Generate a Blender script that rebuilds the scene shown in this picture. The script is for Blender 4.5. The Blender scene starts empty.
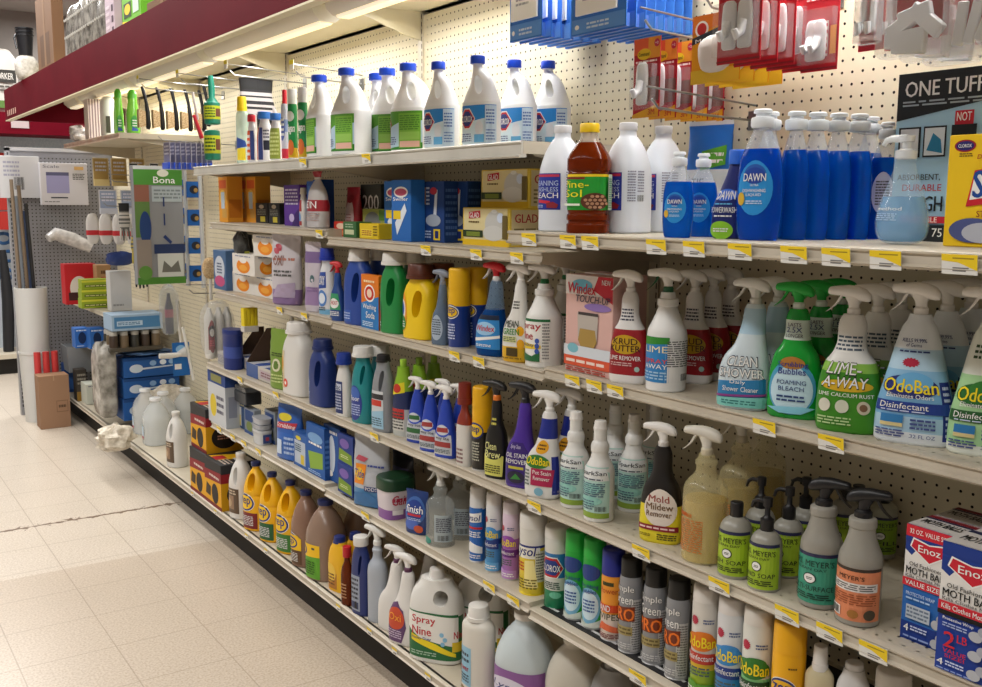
import bpy, bmesh, math, random
from mathutils import Vector, Matrix
random.seed(7)
SC = bpy.context.scene
COL = SC.collection
PI = math.pi
# ------------------------------------------------------------------ camera
cam = bpy.data.objects.new('camera', bpy.data.cameras.new('camera'))
COL.objects.link(cam)
cam.data.sensor_width = 36.0
cam.data.lens = 36.0 * 987.0 / 982.0
cam.data.clip_start = 0.02
YAW, PITCH, ROLL = math.radians(34.35), math.radians(8.19), math.radians(0.31)
fw = Vector((math.sin(YAW) * math.cos(PITCH), math.cos(YAW) * math.cos(PITCH), -math.sin(PITCH)))
rt = Vector((math.cos(YAW), -math.sin(YAW), 0))
up = rt.cross(fw)
r2 = rt * math.cos(ROLL) + up * math.sin(ROLL)
u2 = up * math.cos(ROLL) - rt * math.sin(ROLL)
cam.matrix_world = Matrix(((r2.x, u2.x, -fw.x, 0), (r2.y, u2.y, -fw.y, 0), (r2.z, u2.z, -fw.z, 1.53), (0, 0, 0, 1)))
SC.camera = cam
# ------------------------------------------------------------------ light and exposure
SC.view_settings.view_transform = 'Standard'
SC.view_settings.look = 'None'
SC.view_settings.gamma = 1.0
SC.view_settings.exposure = 0.0
world = bpy.data.worlds.new('world'); SC.world = world
world.use_nodes = True
world.node_tree.nodes['Background'].inputs[0].default_value = (1.0, 0.97, 0.92, 1)
world.node_tree.nodes['Background'].inputs[1].default_value = 0.03
def area(name, loc, rot, sx, sy, power, colr=(1.0, 0.985, 0.965)):
    l = bpy.data.lights.new(name, 'AREA'); l.shape = 'RECTANGLE'; l.size = sx; l.size_y = sy
    l.energy = power; l.color = colr
    o = bpy.data.objects.new(name, l); COL.objects.link(o); o.location = loc; o.rotation_euler = rot
    return o
# rows of ceiling fluorescents along the aisle, plus one added for the far wall
for i, (x, y, p) in enumerate([(0.85, 0.2, 35), (0.85, 2.9, 35), (0.85, 5.6, 48), (0.85, 8.3, 110), (-0.6, 0.2, 40), (-0.6, 2.9, 40), (-0.6, 5.6, 55), (2.6, 9.4, 90)]):  # last lamp: unseen, added beyond the shelving to brighten the far wall
    area('unseen_ceiling_lamp', (x, y, 3.32), (0, 0, 0), 0.35, 2.3, p)
# the strip lights under the canopy
for y, p in ((1.3, 8), (2.53, 7), (3.75, 6.5), (4.96, 4.5), (6.1, 7)):
    area('canopy_strip_light', (1.635, y, 2.165), (0, 0.12, 0), 0.06, 1.05, p)

# ------------------------------------------------------------------ materials
MATS = {}
def lin(h):
    h = h.lstrip('#')
    if len(h) == 3: h = ''.join(c * 2 for c in h)
    out = []
    for i in (0, 2, 4):
        c = int(h[i:i + 2], 16) / 255
        out.append(c / 12.92 if c <= 0.04045 else ((c + 0.055) / 1.055) ** 2.4)
    return (*out, 1)
def newmat(name):
    m = bpy.data.materials.new(name); m.use_nodes = True
    return m, m.node_tree, m.node_tree.nodes['Principled BSDF']
def P(h, rough=0.38, metal=0.0, spec=0.5):
    k = ('p', h, rough, metal, spec)
    if k in MATS: return MATS[k]
    m, nt, b = newmat('plain_' + h)
    b.inputs['Base Color'].default_value = lin(h)
    b.inputs['Roughness'].default_value = rough
    b.inputs['Metallic'].default_value = metal
    b.inputs['Specular IOR Level'].default_value = spec
    MATS[k] = m
    return m
def CARD(h): return P(h, 0.6, 0, 0.3)
def FILM(h, a=0.28, rough=0.12):            # thin clear plastic film or bottle wall
    k = ('f', h, a, rough)
    if k in MATS: return MATS[k]
    m, nt, b = newmat('clear_plastic_' + h)
    b.inputs['Base Color'].default_value = lin(h)
    b.inputs['Roughness'].default_value = rough
    b.inputs['Alpha'].default_value = a
    MATS[k] = m
    return m
def LIQ(h, t=0.45, rough=0.12):             # coloured liquid in a translucent bottle
    k = ('l', h, t, rough)
    if k in MATS: return MATS[k]
    m, nt, b = newmat('liquid_' + h)
    b.inputs['Base Color'].default_value = lin(h)
    b.inputs['Roughness'].default_value = rough
    b.inputs['Transmission Weight'].default_value = t
    b.inputs['IOR'].default_value = 1.25
    MATS[k] = m
    return m
def EMI(h, s):
    k = ('e', h, s)
    if k in MATS: return MATS[k]
    m, nt, b = newmat('lamp_' + h)
    b.inputs['Base Color'].default_value = lin(h)
    b.inputs['Emission Color'].default_value = lin(h)
    b.inputs['Emission Strength'].default_value = s
    MATS[k] = m
    return m
def NOISY(name, h1, h2, scale=30, rough=0.5, bump=0.0, metal=0.0, spec=0.5):
    k = ('n', name)
    if k in MATS: return MATS[k]
    m, nt, b = newmat(name)
    tc = nt.nodes.new('ShaderNodeTexCoord'); n = nt.nodes.new('ShaderNodeTexNoise')
    n.inputs['Scale'].default_value = scale; n.inputs['Detail'].default_value = 5
    r = nt.nodes.new('ShaderNodeValToRGB')
    r.color_ramp.elements[0].color = lin(h1); r.color_ramp.elements[1].color = lin(h2)
    r.color_ramp.elements[0].position = 0.35; r.color_ramp.elements[1].position = 0.65
    nt.links.new(tc.outputs['Object'], n.inputs['Vector']); nt.links.new(n.outputs['Fac'], r.inputs[0])
    nt.links.new(r.outputs[0], b.inputs['Base Color'])
    b.inputs['Roughness'].default_value = rough; b.inputs['Metallic'].default_value = metal; b.inputs['Specular IOR Level'].default_value = spec
    if bump:
        bp = nt.nodes.new('ShaderNodeBump'); bp.inputs['Strength'].default_value = bump
        nt.links.new(n.outputs['Fac'], bp.inputs['Height']); nt.links.new(bp.outputs[0], b.inputs['Normal'])
    MATS[k] = m
    return m

# ------------------------------------------------------------------ mesh tools
class MB:
    def __init__(s): s.v = []; s.f = []; s.m = []; s.mats = []
    def mi(s, mat):
        if mat not in s.mats: s.mats.append(mat)
        return s.mats.index(mat)
    def add(s, vs, fs, mat):
        o = len(s.v); k = s.mi(mat)
        s.v.extend(tuple(v) for v in vs)
        for f in fs: s.f.append(tuple(i + o for i in f)); s.m.append(k)
        return s
    def box(s, x0, y0, z0, x1, y1, z1, mat):
        vs = [(x, y, z) for z in (z0, z1) for x, y in ((x0, y0), (x1, y0), (x1, y1), (x0, y1))]
        return s.add(vs, [(3, 2, 1, 0), (4, 5, 6, 7), (0, 1, 5, 4), (1, 2, 6, 5), (2, 3, 7, 6), (3, 0, 4, 7)], mat)
    def cbox(s, W, D, H, mat, c=0.0015, z=0.0, cx=0.0, cy=0.0):   # box with chamfered edges standing on z
        a, b = W / 2, D / 2
        rings = []
        for zz, i in ((z, c), (z + c, 0), (z + H - c, 0), (z + H, c)):
            aa, bb = a - i, b - i
            rings.append([(cx - aa + c, cy - bb, zz), (cx + aa - c, cy - bb, zz), (cx + aa, cy - bb + c, zz), (cx + aa, cy + bb - c, zz),
                          (cx + aa - c, cy + bb, zz), (cx - aa + c, cy + bb, zz), (cx - aa, cy + bb - c, zz), (cx - aa, cy - bb + c, zz)])
        return s.rings(rings, mat)
    def rings(s, rings, mat, cap=True, matf=None):
        n = len(rings[0]); vs = [v for r in rings for v in r]; o = len(s.v)
        s.v.extend(tuple(v) for v in vs)
        for j in range(len(rings) - 1):
            k = s.mi(matf(j) if matf else mat)
            for i in range(n):
                s.f.append((o + j * n + i, o + j * n + (i + 1) % n, o + (j + 1) * n + (i + 1) % n, o + (j + 1) * n + i)); s.m.append(k)
        if cap:
            s.f.append(tuple(o + i for i in reversed(range(n)))); s.m.append(s.mi(matf(0) if matf else mat))
            q = o + (len(rings) - 1) * n
            s.f.append(tuple(q + i for i in range(n))); s.m.append(s.mi(matf(len(rings) - 2) if matf else mat))
        return s
    def tube(s, pts, r, mat, seg=8, flat=None):
        pts = [Vector(p) for p in pts]; rs = r if isinstance(r, (list, tuple)) else [r] * len(pts)
        rings = []; ref = None
        for i, p in enumerate(pts):
            t = (pts[min(i + 1, len(pts) - 1)] - pts[max(i - 1, 0)]).normalized()
            if ref is None: ref = Vector((0, 0, 1)) if abs(t.z) < 0.9 else Vector((0, 1, 0))
            a = t.cross(ref).normalized(); b = a.cross(t); ref = b
            fl = flat or 1.0
            rings.append([p + (a * math.cos(2 * PI * k / seg) * fl + b * math.sin(2 * PI * k / seg)) * rs[i] for k in range(seg)])
        return s.rings(rings, mat)
    def loft(s, L, mat, bands=None):
        def mf(j):
            z = (L.z[j] + L.z[j + 1]) / 2; c = mat
            for z0, z1, mm in bands or []:
                if z0 <= z <= z1: c = mm
            return c
        return s.rings([L.ring(j) for j in range(len(L.z))], mat, matf=mf if bands else None)
    def build(s, name, parent=None, ang=40):
        me = bpy.data.meshes.new(name); me.from_pydata(s.v, [], s.f)
        for m in s.mats: me.materials.append(m)
        me.polygons.foreach_set('material_index', s.m)
        me.polygons.foreach_set('use_smooth', [True] * len(s.f))
        me.set_sharp_from_angle(angle=math.radians(ang)); me.update()
        o = bpy.data.objects.new(name, me); COL.objects.link(o)
        if parent: o.parent = parent
        return o
def spow(v, e): return math.copysign(abs(v) ** e, v)
class Lf:      # a lofted body: keys (z, half width, half depth, squareness, x offset, y offset)
    def __init__(s, keys, seg=28, sub=3, cuts=()):
        keys = [tuple(k) + (2.0, 0.0, 0.0)[len(k) - 3:] for k in keys]
        keys.sort(key=lambda k: k[0])
        zs = [k[0] for k in keys]; n = len(keys); cols = []
        for c in range(1, 6):
            y = [k[c] for k in keys]
            d = [(y[i + 1] - y[i]) / max(zs[i + 1] - zs[i], 1e-9) for i in range(n - 1)]
            m = [d[0]] + [0 if d[i - 1] * d[i] <= 0 else 2 * d[i - 1] * d[i] / (d[i - 1] + d[i]) for i in range(1, n - 1)] + [d[-1]]
            cols.append((y, m))
        Z = set()
        for i in range(n - 1):
            for j in range(sub): Z.add(zs[i] + (zs[i + 1] - zs[i]) * j / sub)
        Z.add(zs[-1])
        for c in cuts:
            if zs[0] < c < zs[-1]: Z.add(c)
        s.z = sorted(Z); s.seg = seg; s.sec = []
        for z in s.z:
            i = max(j for j in range(n - 1) if zs[j] <= z + 1e-12); h = zs[i + 1] - zs[i]; t = (z - zs[i]) / h
            s.sec.append([(1 + 2 * t) * (1 - t) ** 2 * y[i] + t * (1 - t) ** 2 * h * m[i] + t * t * (3 - 2 * t) * y[i + 1] + t * t * (t - 1) * h * m[i + 1] for y, m in cols])
    def pt(s, sec, th):
        hx, hy, n, ox, oy = sec; e = 2.0 / n
        return ox + hx * spow(math.sin(th), e), oy - hy * spow(math.cos(th), e)
    def ring(s, j):
        return [(*s.pt(s.sec[j], 2 * PI * k / s.seg), s.z[j]) for k in range(s.seg)]
    def section(s, z):
        if z <= s.z[0]: return s.sec[0]
        for j in range(len(s.z) - 1):
            if s.z[j] <= z <= s.z[j + 1]:
                t = (z - s.z[j]) / max(s.z[j + 1] - s.z[j], 1e-9)
                return [a + (b - a) * t for a, b in zip(s.sec[j], s.sec[j + 1])]
        return s.sec[-1]
    def mapper(s, W, z0, z1, th0=0.0):
        zm = (z0 + z1) / 2; sec = s.section(zm); N = 240
        th = [th0 - PI + 2 * PI * i / N for i in range(N + 1)]; ps = [s.pt(sec, t) for t in th]
        arc = [0.0]
        for i in range(N): arc.append(arc[-1] + math.hypot(ps[i + 1][0] - ps[i][0], ps[i + 1][1] - ps[i][1]))
        mid = arc[N // 2]; arc = [a - mid for a in arc]
        def f(u, v, off):
            a = (u - 0.5) * W
            lo, hi = 0, N
            while hi - lo > 1:
                q = (lo + hi) // 2
                if arc[q] <= a: lo = q
                else: hi = q
            t = th[lo] + (th[lo + 1] - th[lo]) * (a - arc[lo]) / max(arc[lo + 1] - arc[lo], 1e-9)
            z = z0 + v * (z1 - z0); sc = s.section(z)
            x, y = s.pt(sc, t); xa, ya = s.pt(sc, t - 0.02); xb, yb = s.pt(sc, t + 0.02)
            tx, ty = xb - xa, yb - ya; l = math.hypot(tx, ty) or 1
            return (x + ty / l * off, y - tx / l * off, z)
        f.W = W; f.H = z1 - z0; f.curved = True
        return f
# ---- printing: elements in unit label coordinates
#  ('R',u0,v0,u1,v1,c) ('E',u,v,ru,rv,c) ('P',[(u,v)..],c) ('T',text,u0,v0,u1,v1,c[,bold[,shear]]) ('L',u0,v0,u1,v1,c,n)
GL = {}
def glyphs(text, bold, shear):
    k = (text, bold, shear)
    if k not in GL:
        cu = bpy.data.curves.new('t', 'FONT'); cu.body = text; cu.fill_mode = 'FRONT'; cu.resolution_u = 2
        cu.offset = bold; cu.shear = shear
        o = bpy.data.objects.new('t', cu); me = bpy.data.meshes.new_from_object(o)
        vs = [(v.co.x, v.co.y) for v in me.vertices]; fs = [tuple(p.vertices) for p in me.polygons]
        x0 = min(v[0] for v in vs); x1 = max(v[0] for v in vs); y0 = min(v[1] for v in vs); y1 = max(v[1] for v in vs)
        GL[k] = ([((x - x0) / (x1 - x0), (y - y0) / (y1 - y0)) for x, y in vs], fs)
        bpy.data.objects.remove(o); bpy.data.curves.remove(cu); bpy.data.meshes.remove(me)
    return GL[k]
def clip(poly, ax, c, keep_low):
    out = []
    for i in range(len(poly)):
        p, q = poly[i], poly[(i + 1) % len(poly)]
        ip = (p[ax] <= c) == keep_low or p[ax] == c; iq = (q[ax] <= c) == keep_low or q[ax] == c
        if ip: out.append(p)
        if ip != iq:
            t = (c - p[ax]) / (q[ax] - p[ax]); r = [0, 0]; r[ax] = c; r[1 - ax] = p[1 - ax] + t * (q[1 - ax] - p[1 - ax]); out.append(tuple(r))
    return out
def strips(poly, f, step=0.007):
    if not f.curved: return [poly]
    out = [poly]
    for ax, size in ((0, f.W), (1, f.H)):
        st = step if ax == 0 else step * 2.2
        n = max(1, int(size / st)); nxt = []
        for pl in out:
            lo = min(p[ax] for p in pl); hi = max(p[ax] for p in pl); rest = pl
            for k in range(1, n):
                c = k / n
                if c <= lo + 1e-9: continue
                if c >= hi - 1e-9: break
                a = clip(rest, ax, c, True); rest = clip(rest, ax, c, False)
                if len(a) > 2: nxt.append(a)
                if len(rest) < 3: break
            if len(rest) > 2: nxt.append(rest)
        out = nxt
    return out
def ink(mb, f, elems, off=0.0005, mk=None):
    mk = mk or (lambda h: P(h, 0.42))
    step = 0.00026
    for e in elems:
        off += step; t = e[0]
        if t == 'T':
            _, txt, u0, v0, u1, v1, c = e[:7]; bold = e[7] if len(e) > 7 else 0.02; sh = e[8] if len(e) > 8 else 0
            vs, fs = glyphs(txt, 0, sh); dx = max(0, bold - .004) * .55 * (v1 - v0) * f.H / f.W
            for q_, s_ in enumerate((-dx, dx, 0) if dx else (0,)):
                mb.add([f(u0 + s_ + x * (u1 - u0), v0 + y * (v1 - v0), off + 0.0003 + q_ * .00012) for x, y in vs], fs, mk(c))
            continue
        if t == 'R': _, u0, v0, u1, v1, c = e; polys = [[(u0, v0), (u1, v0), (u1, v1), (u0, v1)]]
        elif t == 'E':
            _, u, v, ru, rv, c = e; polys = [[(u + ru * math.cos(2 * PI * k / 24), v + rv * math.sin(2 * PI * k / 24)) for k in range(24)]]
        elif t == 'P': _, pts, c = e; polys = [list(pts)]
        elif t == 'S':      # starburst
            _, u, v, ru, rv, c = e; polys = [[(u, v), (u + ru * (1 if k % 2 else .78) * math.cos(2 * PI * k / 28), v + rv * (1 if k % 2 else .78) * math.sin(2 * PI * k / 28)), (u + ru * (.78 if k % 2 else 1) * math.cos(2 * PI * (k + 1) / 28), v + rv * (.78 if k % 2 else 1) * math.sin(2 * PI * (k + 1) / 28))] for k in range(28)]
        elif t == 'L':
            _, u0, v0, u1, v1, c, n = e; polys = []; rr = random.Random(n * 31 + int(u0 * 997) + int(v0 * 613))
            for k in range(n):
                b = v0 + (v1 - v0) * (k + 0.25) / n; h = (v1 - v0) / n * 0.5; u = u0
                while u < u1 - 0.02:
                    w = (u1 - u0) * rr.uniform(0.08, 0.3); ue = min(u + w, u1); polys.append([(u, b), (ue, b), (ue, b + h), (u, b + h)]); u = ue + (u1 - u0) * 0.04
        elif t == 'B':      # bar code
            _, u0, v0, u1, v1 = e; c = '222222'; rr = random.Random(5); polys = []; u = u0
            while u < u1:
                w = (u1 - u0) * rr.uniform(0.015, 0.05); polys.append([(u, v0), (min(u + w, u1), v0), (min(u + w, u1), v1), (u, v1)]); u += w + (u1 - u0) * rr.uniform(0.02, 0.05)
        m = mk(c)
        for p in polys:
            for q in strips(p, f): mb.add([f(u, v, off) for u, v in q], [tuple(range(len(q)))], m)
    return off
def flatmap(o, ux, uy, W, H):     # plane: origin lower-left, unit vectors
    o, ux, uy = Vector(o), Vector(ux), Vector(uy); n = ux.cross(uy)
    def f(u, v, off): return o + ux * (u * W) + uy * (v * H) + n * off
    f.W = W; f.H = H; f.curved = False
    return f
# ------------------------------------------------------------------ scene tree
def empty(name):
    o = bpy.data.objects.new(name, None); COL.objects.link(o); o.empty_display_size = 0.05
    return o
def tag(o, label=None, cat=None, group=None, kind=None):
    if label: o['label'] = label
    if cat: o['category'] = cat
    if group: o['group'] = group
    if kind: o['kind'] = kind
    return o
KIDS = {}
def kids(o): return list(o.children)
def dup(o, parent=None):
    c = o.copy(); COL.objects.link(c)
    if parent: c.parent = parent
    for ch in kids(o): dup(ch, c)
    return c
PROTO = {}
def put(key, make, loc, rz, label, cat, group=None, *a, **k):
    """build one thing (or copy an earlier one of the same key) and stand it at loc; rz 0 faces the aisle"""
    if key in PROTO: o = dup(PROTO[key])
    else: o = PROTO[key] = make(*a, **k)
    for q in ('label', 'category', 'group'):
        if q in o: del o[q]
    o.location = loc; o.rotation_euler = (0, 0, math.radians(rz - 90))
    return tag(o, label, cat, group)
def carve(o, L, mat=None):     # cut a hand hole through a body
    mb = MB(); mb.rings(L, o.data.materials[0]); c = mb.build('cutter')
    md = o.modifiers.new('b', 'BOOLEAN'); md.object = c; md.operation = 'DIFFERENCE'; md.solver = 'EXACT'
    bpy.context.view_layer.update()
    dg = bpy.context.evaluated_depsgraph_get(); me = bpy.data.meshes.new_from_object(o.evaluated_get(dg))
    o.modifiers.clear(); old = o.data; nm = old.name; o.data = me; bpy.data.meshes.remove(old); me.name = nm
    cm = c.data; bpy.data.objects.remove(c); bpy.data.meshes.remove(cm)
    me.set_sharp_from_angle(angle=math.radians(40))
def holerings(cx, cz, rx, rz, tilt, depth, n=2.4, seg=22):   # an oval tunnel along local y
    ct, st = math.cos(tilt), math.sin(tilt); R = []
    for y in (-depth, depth):
        ring = []
        for k in range(seg):
            a = -2 * PI * k / seg; x = rx * spow(math.cos(a), 2 / n); z = rz * spow(math.sin(a), 2 / n)
            ring.append((cx + x * ct - z * st, y, cz + x * st + z * ct))
        R.append(ring)
    return R
TAGS = {'DA': [1.823, 1.681, 1.607, 1.408, 1.308, 1.197, 1.08, 0.997, 0.908, 0.789], 'KC': [3.165], 'KB': [2.699], 'GB': [2.462, 2.199, 2.014], 'GC': [3.187], 'S4A': [1.799, 1.719, 1.646, 1.221, 1.071], 'S4B': [2.325, 2.201], 'S4C': [3.359, 3.591], 'S3A': [1.881, 1.498, 1.275, 1.11, 1.018, 0.931], 'S3B': [2.726], 'S3C': [3.921, 3.535], 'S2A': [1.508], 'S2B': [2.815, 2.091, 1.98], 'S2C': [4.235, 4.059, 3.925, 3.763], 'B3': [4.556], 'B2': [4.23, 3.845, 3.63], 'B1': [2.967, 2.736, 2.567, 2.364]}
# ------------------------------------------------------------------ the room
def struct(o): o['kind'] = 'structure'; return o
def floor_material():
    m, nt, b = newmat('vinyl_tile'); N = nt.nodes; Lk = nt.links
    tc = N.new('ShaderNodeTexCoord'); sx = N.new('ShaderNodeSeparateXYZ'); Lk.new(tc.outputs['Object'], sx.inputs[0])
    def mth(op, a, bb=None, c=None):
        n = N.new('ShaderNodeMath'); n.operation = op
        for i, v in enumerate((a, bb, c)):
            if v is None: continue
            if isinstance(v, (int, float)): n.inputs[i].default_value = v
            else: Lk.new(v, n.inputs[i])
        return n.outputs[0]
    def seam(src, ph):
        f = mth('FRACT', mth('DIVIDE', mth('ADD', src, ph), 0.3048))
        return mth('LESS_THAN', mth('ABSOLUTE', mth('SUBTRACT', f, 0.5)), 0.007)
    sxx = seam(sx.outputs[0], 0.3048 * 4.5 - 0.756); syy = seam(sx.outputs[1], 0.3048 * 20.5 - 4.92)
    sm = mth('MAXIMUM', sxx, syy)
    n1 = N.new('ShaderNodeTexNoise'); n1.inputs['Scale'].default_value = 130; n1.inputs['Detail'].default_value = 4
    n2 = N.new('ShaderNodeTexNoise'); n2.inputs['Scale'].default_value = 2.2; n2.inputs['Detail'].default_value = 3
    Lk.new(tc.outputs['Object'], n1.inputs['Vector']); Lk.new(tc.outputs['Object'], n2.inputs['Vector'])
    rp = N.new('ShaderNodeValToRGB'); e = rp.color_ramp.elements
    e[0].position = .36; e[0].color = lin('b4a695'); e[1].position = .60; e[1].color = lin('cdc3b5')
    Lk.new(n1.outputs['Fac'], rp.inputs[0])
    # older tiles near, newer paler tiles beyond the cross seam
    old = mth('LESS_THAN', sx.outputs[1], 4.26)
    mx = N.new('ShaderNodeMixRGB'); mx.blend_type = 'MULTIPLY'; Lk.new(mth('MULTIPLY', old, 1.0), mx.inputs[0]); Lk.new(rp.outputs[0], mx.inputs[1]); mx.inputs[2].default_value = (0.86, 0.82, 0.78, 1)
    mw = N.new('ShaderNodeMixRGB'); mw.blend_type = 'MULTIPLY'; wf = mth('MULTIPLY', mth('SUBTRACT', n2.outputs['Fac'], .4), 1.2); Lk.new(wf, mw.inputs[0]); Lk.new(mx.outputs[0], mw.inputs[1]); mw.inputs[2].default_value = (.86, .86, .84, 1)
    ms = N.new('ShaderNodeMixRGB'); Lk.new(mth('MULTIPLY', sm, .6), ms.inputs[0]); Lk.new(mw.outputs[0], ms.inputs[1]); ms.inputs[2].default_value = lin('8a7a68')
    n3 = N.new('ShaderNodeTexNoise'); n3.inputs['Scale'].default_value = 30; Lk.new(tc.outputs['Object'], n3.inputs['Vector'])
    wide = mth('ADD', .004, mth('MULTIPLY', mth('POWER', n3.outputs['Fac'], 6), .35))
    ck = mth('LESS_THAN', mth('ABSOLUTE', mth('SUBTRACT', sx.outputs[1], 4.92)), wide)
    mc = N.new('ShaderNodeMixRGB'); Lk.new(ck, mc.inputs[0]); Lk.new(ms.outputs[0], mc.inputs[1]); mc.inputs[2].default_value = lin('6e5a48')
    Lk.new(mc.outputs[0], b.inputs['Base Color']); b.inputs['Roughness'].default_value = .32
    bp = N.new('ShaderNodeBump'); bp.inputs['Strength'].default_value = .08; Lk.new(n1.outputs['Fac'], bp.inputs['Height']); Lk.new(bp.outputs[0], b.inputs['Normal'])
    return m
struct(MB().box(-2.6, -2.5, -.05, 3.4, 11.2, 0, floor_material()).build('floor'))
WALLM = NOISY('painted_wall', '98928c', 'a09a94', 3, .8)
struct(MB().box(-2.6, -2.5, 3.4, 3.4, 11.2, 3.45, P('c4c0b8', .9)).build('ceiling'))
struct(MB().box(-2.6, 11.2, 0, 3.4, 11.25, 3.4, WALLM).build('wall_back'))
struct(MB().box(-2.65, -2.5, 0, -2.6, 11.2, 3.4, WALLM).build('wall_left'))
struct(MB().box(3.4, -2.5, 0, 3.45, 11.2, 3.4, WALLM).build('wall_right'))
struct(MB().box(-2.6, -2.55, 0, 3.4, -2.5, 3.4, WALLM).build('wall_front'))
for i, (x, y) in enumerate([(0.85, 0.2), (0.85, 2.9), (0.85, 5.6), (0.85, 8.3), (-0.6, 0.2), (-0.6, 2.9), (-0.6, 5.6), (2.6, 9.4)]):  # last housing belongs to the added far-wall lamp, not over this aisle
    r = tag(empty('unseen_ceiling_light'), 'long fluorescent ceiling fixture, out of view', 'light', 'ceiling fixtures over the aisle'); r.location = (x, y, 3.33)
    MB().box(-.2, -1.2, .01, .2, 1.2, .07, P('e6e4de')).build('housing', r)
# ------------------------------------------------------------------ shelving
BEIGE = NOISY('beige_enamel', 'c0b6a2', 'c8bfac', 8, .42)
BEIGE2 = NOISY('beige_enamel_rail', 'bbb1a0', 'c6bdac', 8, .38)
PEGB = NOISY('pegboard_face', 'd8ceb2', 'ddd4ba', 6, .6)
DARKB = P('2a2118', .9); KICK = P('18140f', .7); SLOT = P('4a4438', .8)
def holed(nx, ny, sx_, sy_, x0, y0, W, H, r, mat, vert=True):
    """a sheet W x H with real round holes on a grid; in local (a, b) coordinates"""
    mb = MB(); k = mb.mi(mat)
    def vt(a, b): return (0, a, b) if vert else (b, a, 0)
    def quad(a0, b0, a1, b1):
        if a1 - a0 < 1e-6 or b1 - b0 < 1e-6: return
        mb.add([vt(a0, b0), vt(a0, b1), vt(a1, b1), vt(a1, b0)], [(0, 1, 2, 3)], mat)
    ca = [(x0 + (i - .5) * sx_, x0 + (i + .5) * sx_) for i in range(nx)]; cb = [(y0 + (j - .5) * sy_, y0 + (j + .5) * sy_) for j in range(ny)]
    quad(0, 0, ca[0][0], H); quad(ca[-1][1], 0, W, H); quad(ca[0][0], 0, ca[-1][1], cb[0][0]); quad(ca[0][0], cb[-1][1], ca[-1][1], H)
    ring = [(math.cos(PI * q / 4), math.sin(PI * q / 4)) for q in range(8)]
    for i in range(nx):
        for j in range(ny):
            ax, by = x0 + i * sx_, y0 + j * sy_; o = len(mb.v)
            for c, s in ring:
                mx = max(abs(c), abs(s)); mb.v.append(vt(ax + c / mx * sx_ / 2, by + s / mx * sy_ / 2))
            for c, s in ring: mb.v.append(vt(ax + c * r, by + s * r))
            for q in range(8):
                q2 = (q + 1) % 8; mb.f.append((o + q, o + 8 + q, o + 8 + q2, o + q2)); mb.m.append(k)
    return mb
U = [0.698, 1.917, 3.136, 4.355, 5.574, 6.793]
BP = 1.838
sheet = None
BAYN = ['nearest', 'second', 'third', 'fourth', 'fifth', 'farthest']
for i in range(6):
    y0 = U[i]; L_ = 1.219 if i < 5 else .80
    r = tag(empty('shelving_bay'), ['tan pegboard shelving bay behind the dish soap and hook packs', 'tan pegboard shelving bay behind the blue label bleach jugs', 'tan pegboard shelving bay behind the green label bleach jugs', 'tan pegboard shelving bay with hanging brushes and mops, no shelves', 'tan pegboard shelving bay with the clear water jugs on its deck', 'tan pegboard shelving bay at the far corner by the grey end panel'][i], 'shelving', 'tan pegboard shelving bays'); r.location = (BP, y0, 0)
    if sheet is None:
        so = holed(46, 80, .0254, .0254, .035, .154, 1.219, 2.18, .0032, PEGB).build('back_panel', r); sheet = so.data
    elif i < 5:
        so = bpy.data.objects.new('back_panel', sheet); COL.objects.link(so); so.parent = r
    else:
        so = holed(29, 80, .0254, .0254, .035, .154, .80, 2.18, .0032, PEGB).build('back_panel', r)
    MB().box(.020, .0, .0, .045, L_, 2.228, DARKB).build('backing', r)
    u = MB().box(-.006, -.016, 0, .02, .016, 2.215, BEIGE)
    for q in range(82): u.box(-.0065, -.0125, .16 + q * .0254, -.0055, -.0085, .176 + q * .0254, SLOT); 
    u.build('upright', r)
    MB().box(-.012, 0, 2.19, .045, L_, 2.232, BEIGE).build('top_rail', r)
    MB().box(1.395 + .012 - BP, .001, .145, 0, L_ - .001, .16, BEIGE).build('base_deck', r)
    MB().box(1.455 - BP, 0, 0, 1.475 - BP, L_, .145, KICK).build('kick_plate', r)
    rail = MB(); prof = [(.02, .16), (.004, .16), (0, .157), (.0, .153), (.004, .150), (.004, .137), (-.001, .133), (.003, .130), (.02, .132)]
    a = [(1.395 - BP + x, .0015, z) for x, z in prof]; b = [(1.395 - BP + x, L_ - .0015, z) for x, z in prof]
    rail.rings([a, b], BEIGE2).build('price_rail', r)
    for ty in TAGS.get('B%d' % i, []):
        t = MB().box(-.0012, -.016, -.0135, 0, .016, .0135, P('e4e4e0', .5)); t.box(-.0016, -.016, .001, -.0012, .016, .0135, P('e8c81c', .5)); t.box(-.0016, -.012, -.010, -.0012, .006, -.006, P('666'))
        o = t.build('price_tag', r); o.location = (1.395 - BP + .002, ty - y0, .144)
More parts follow.
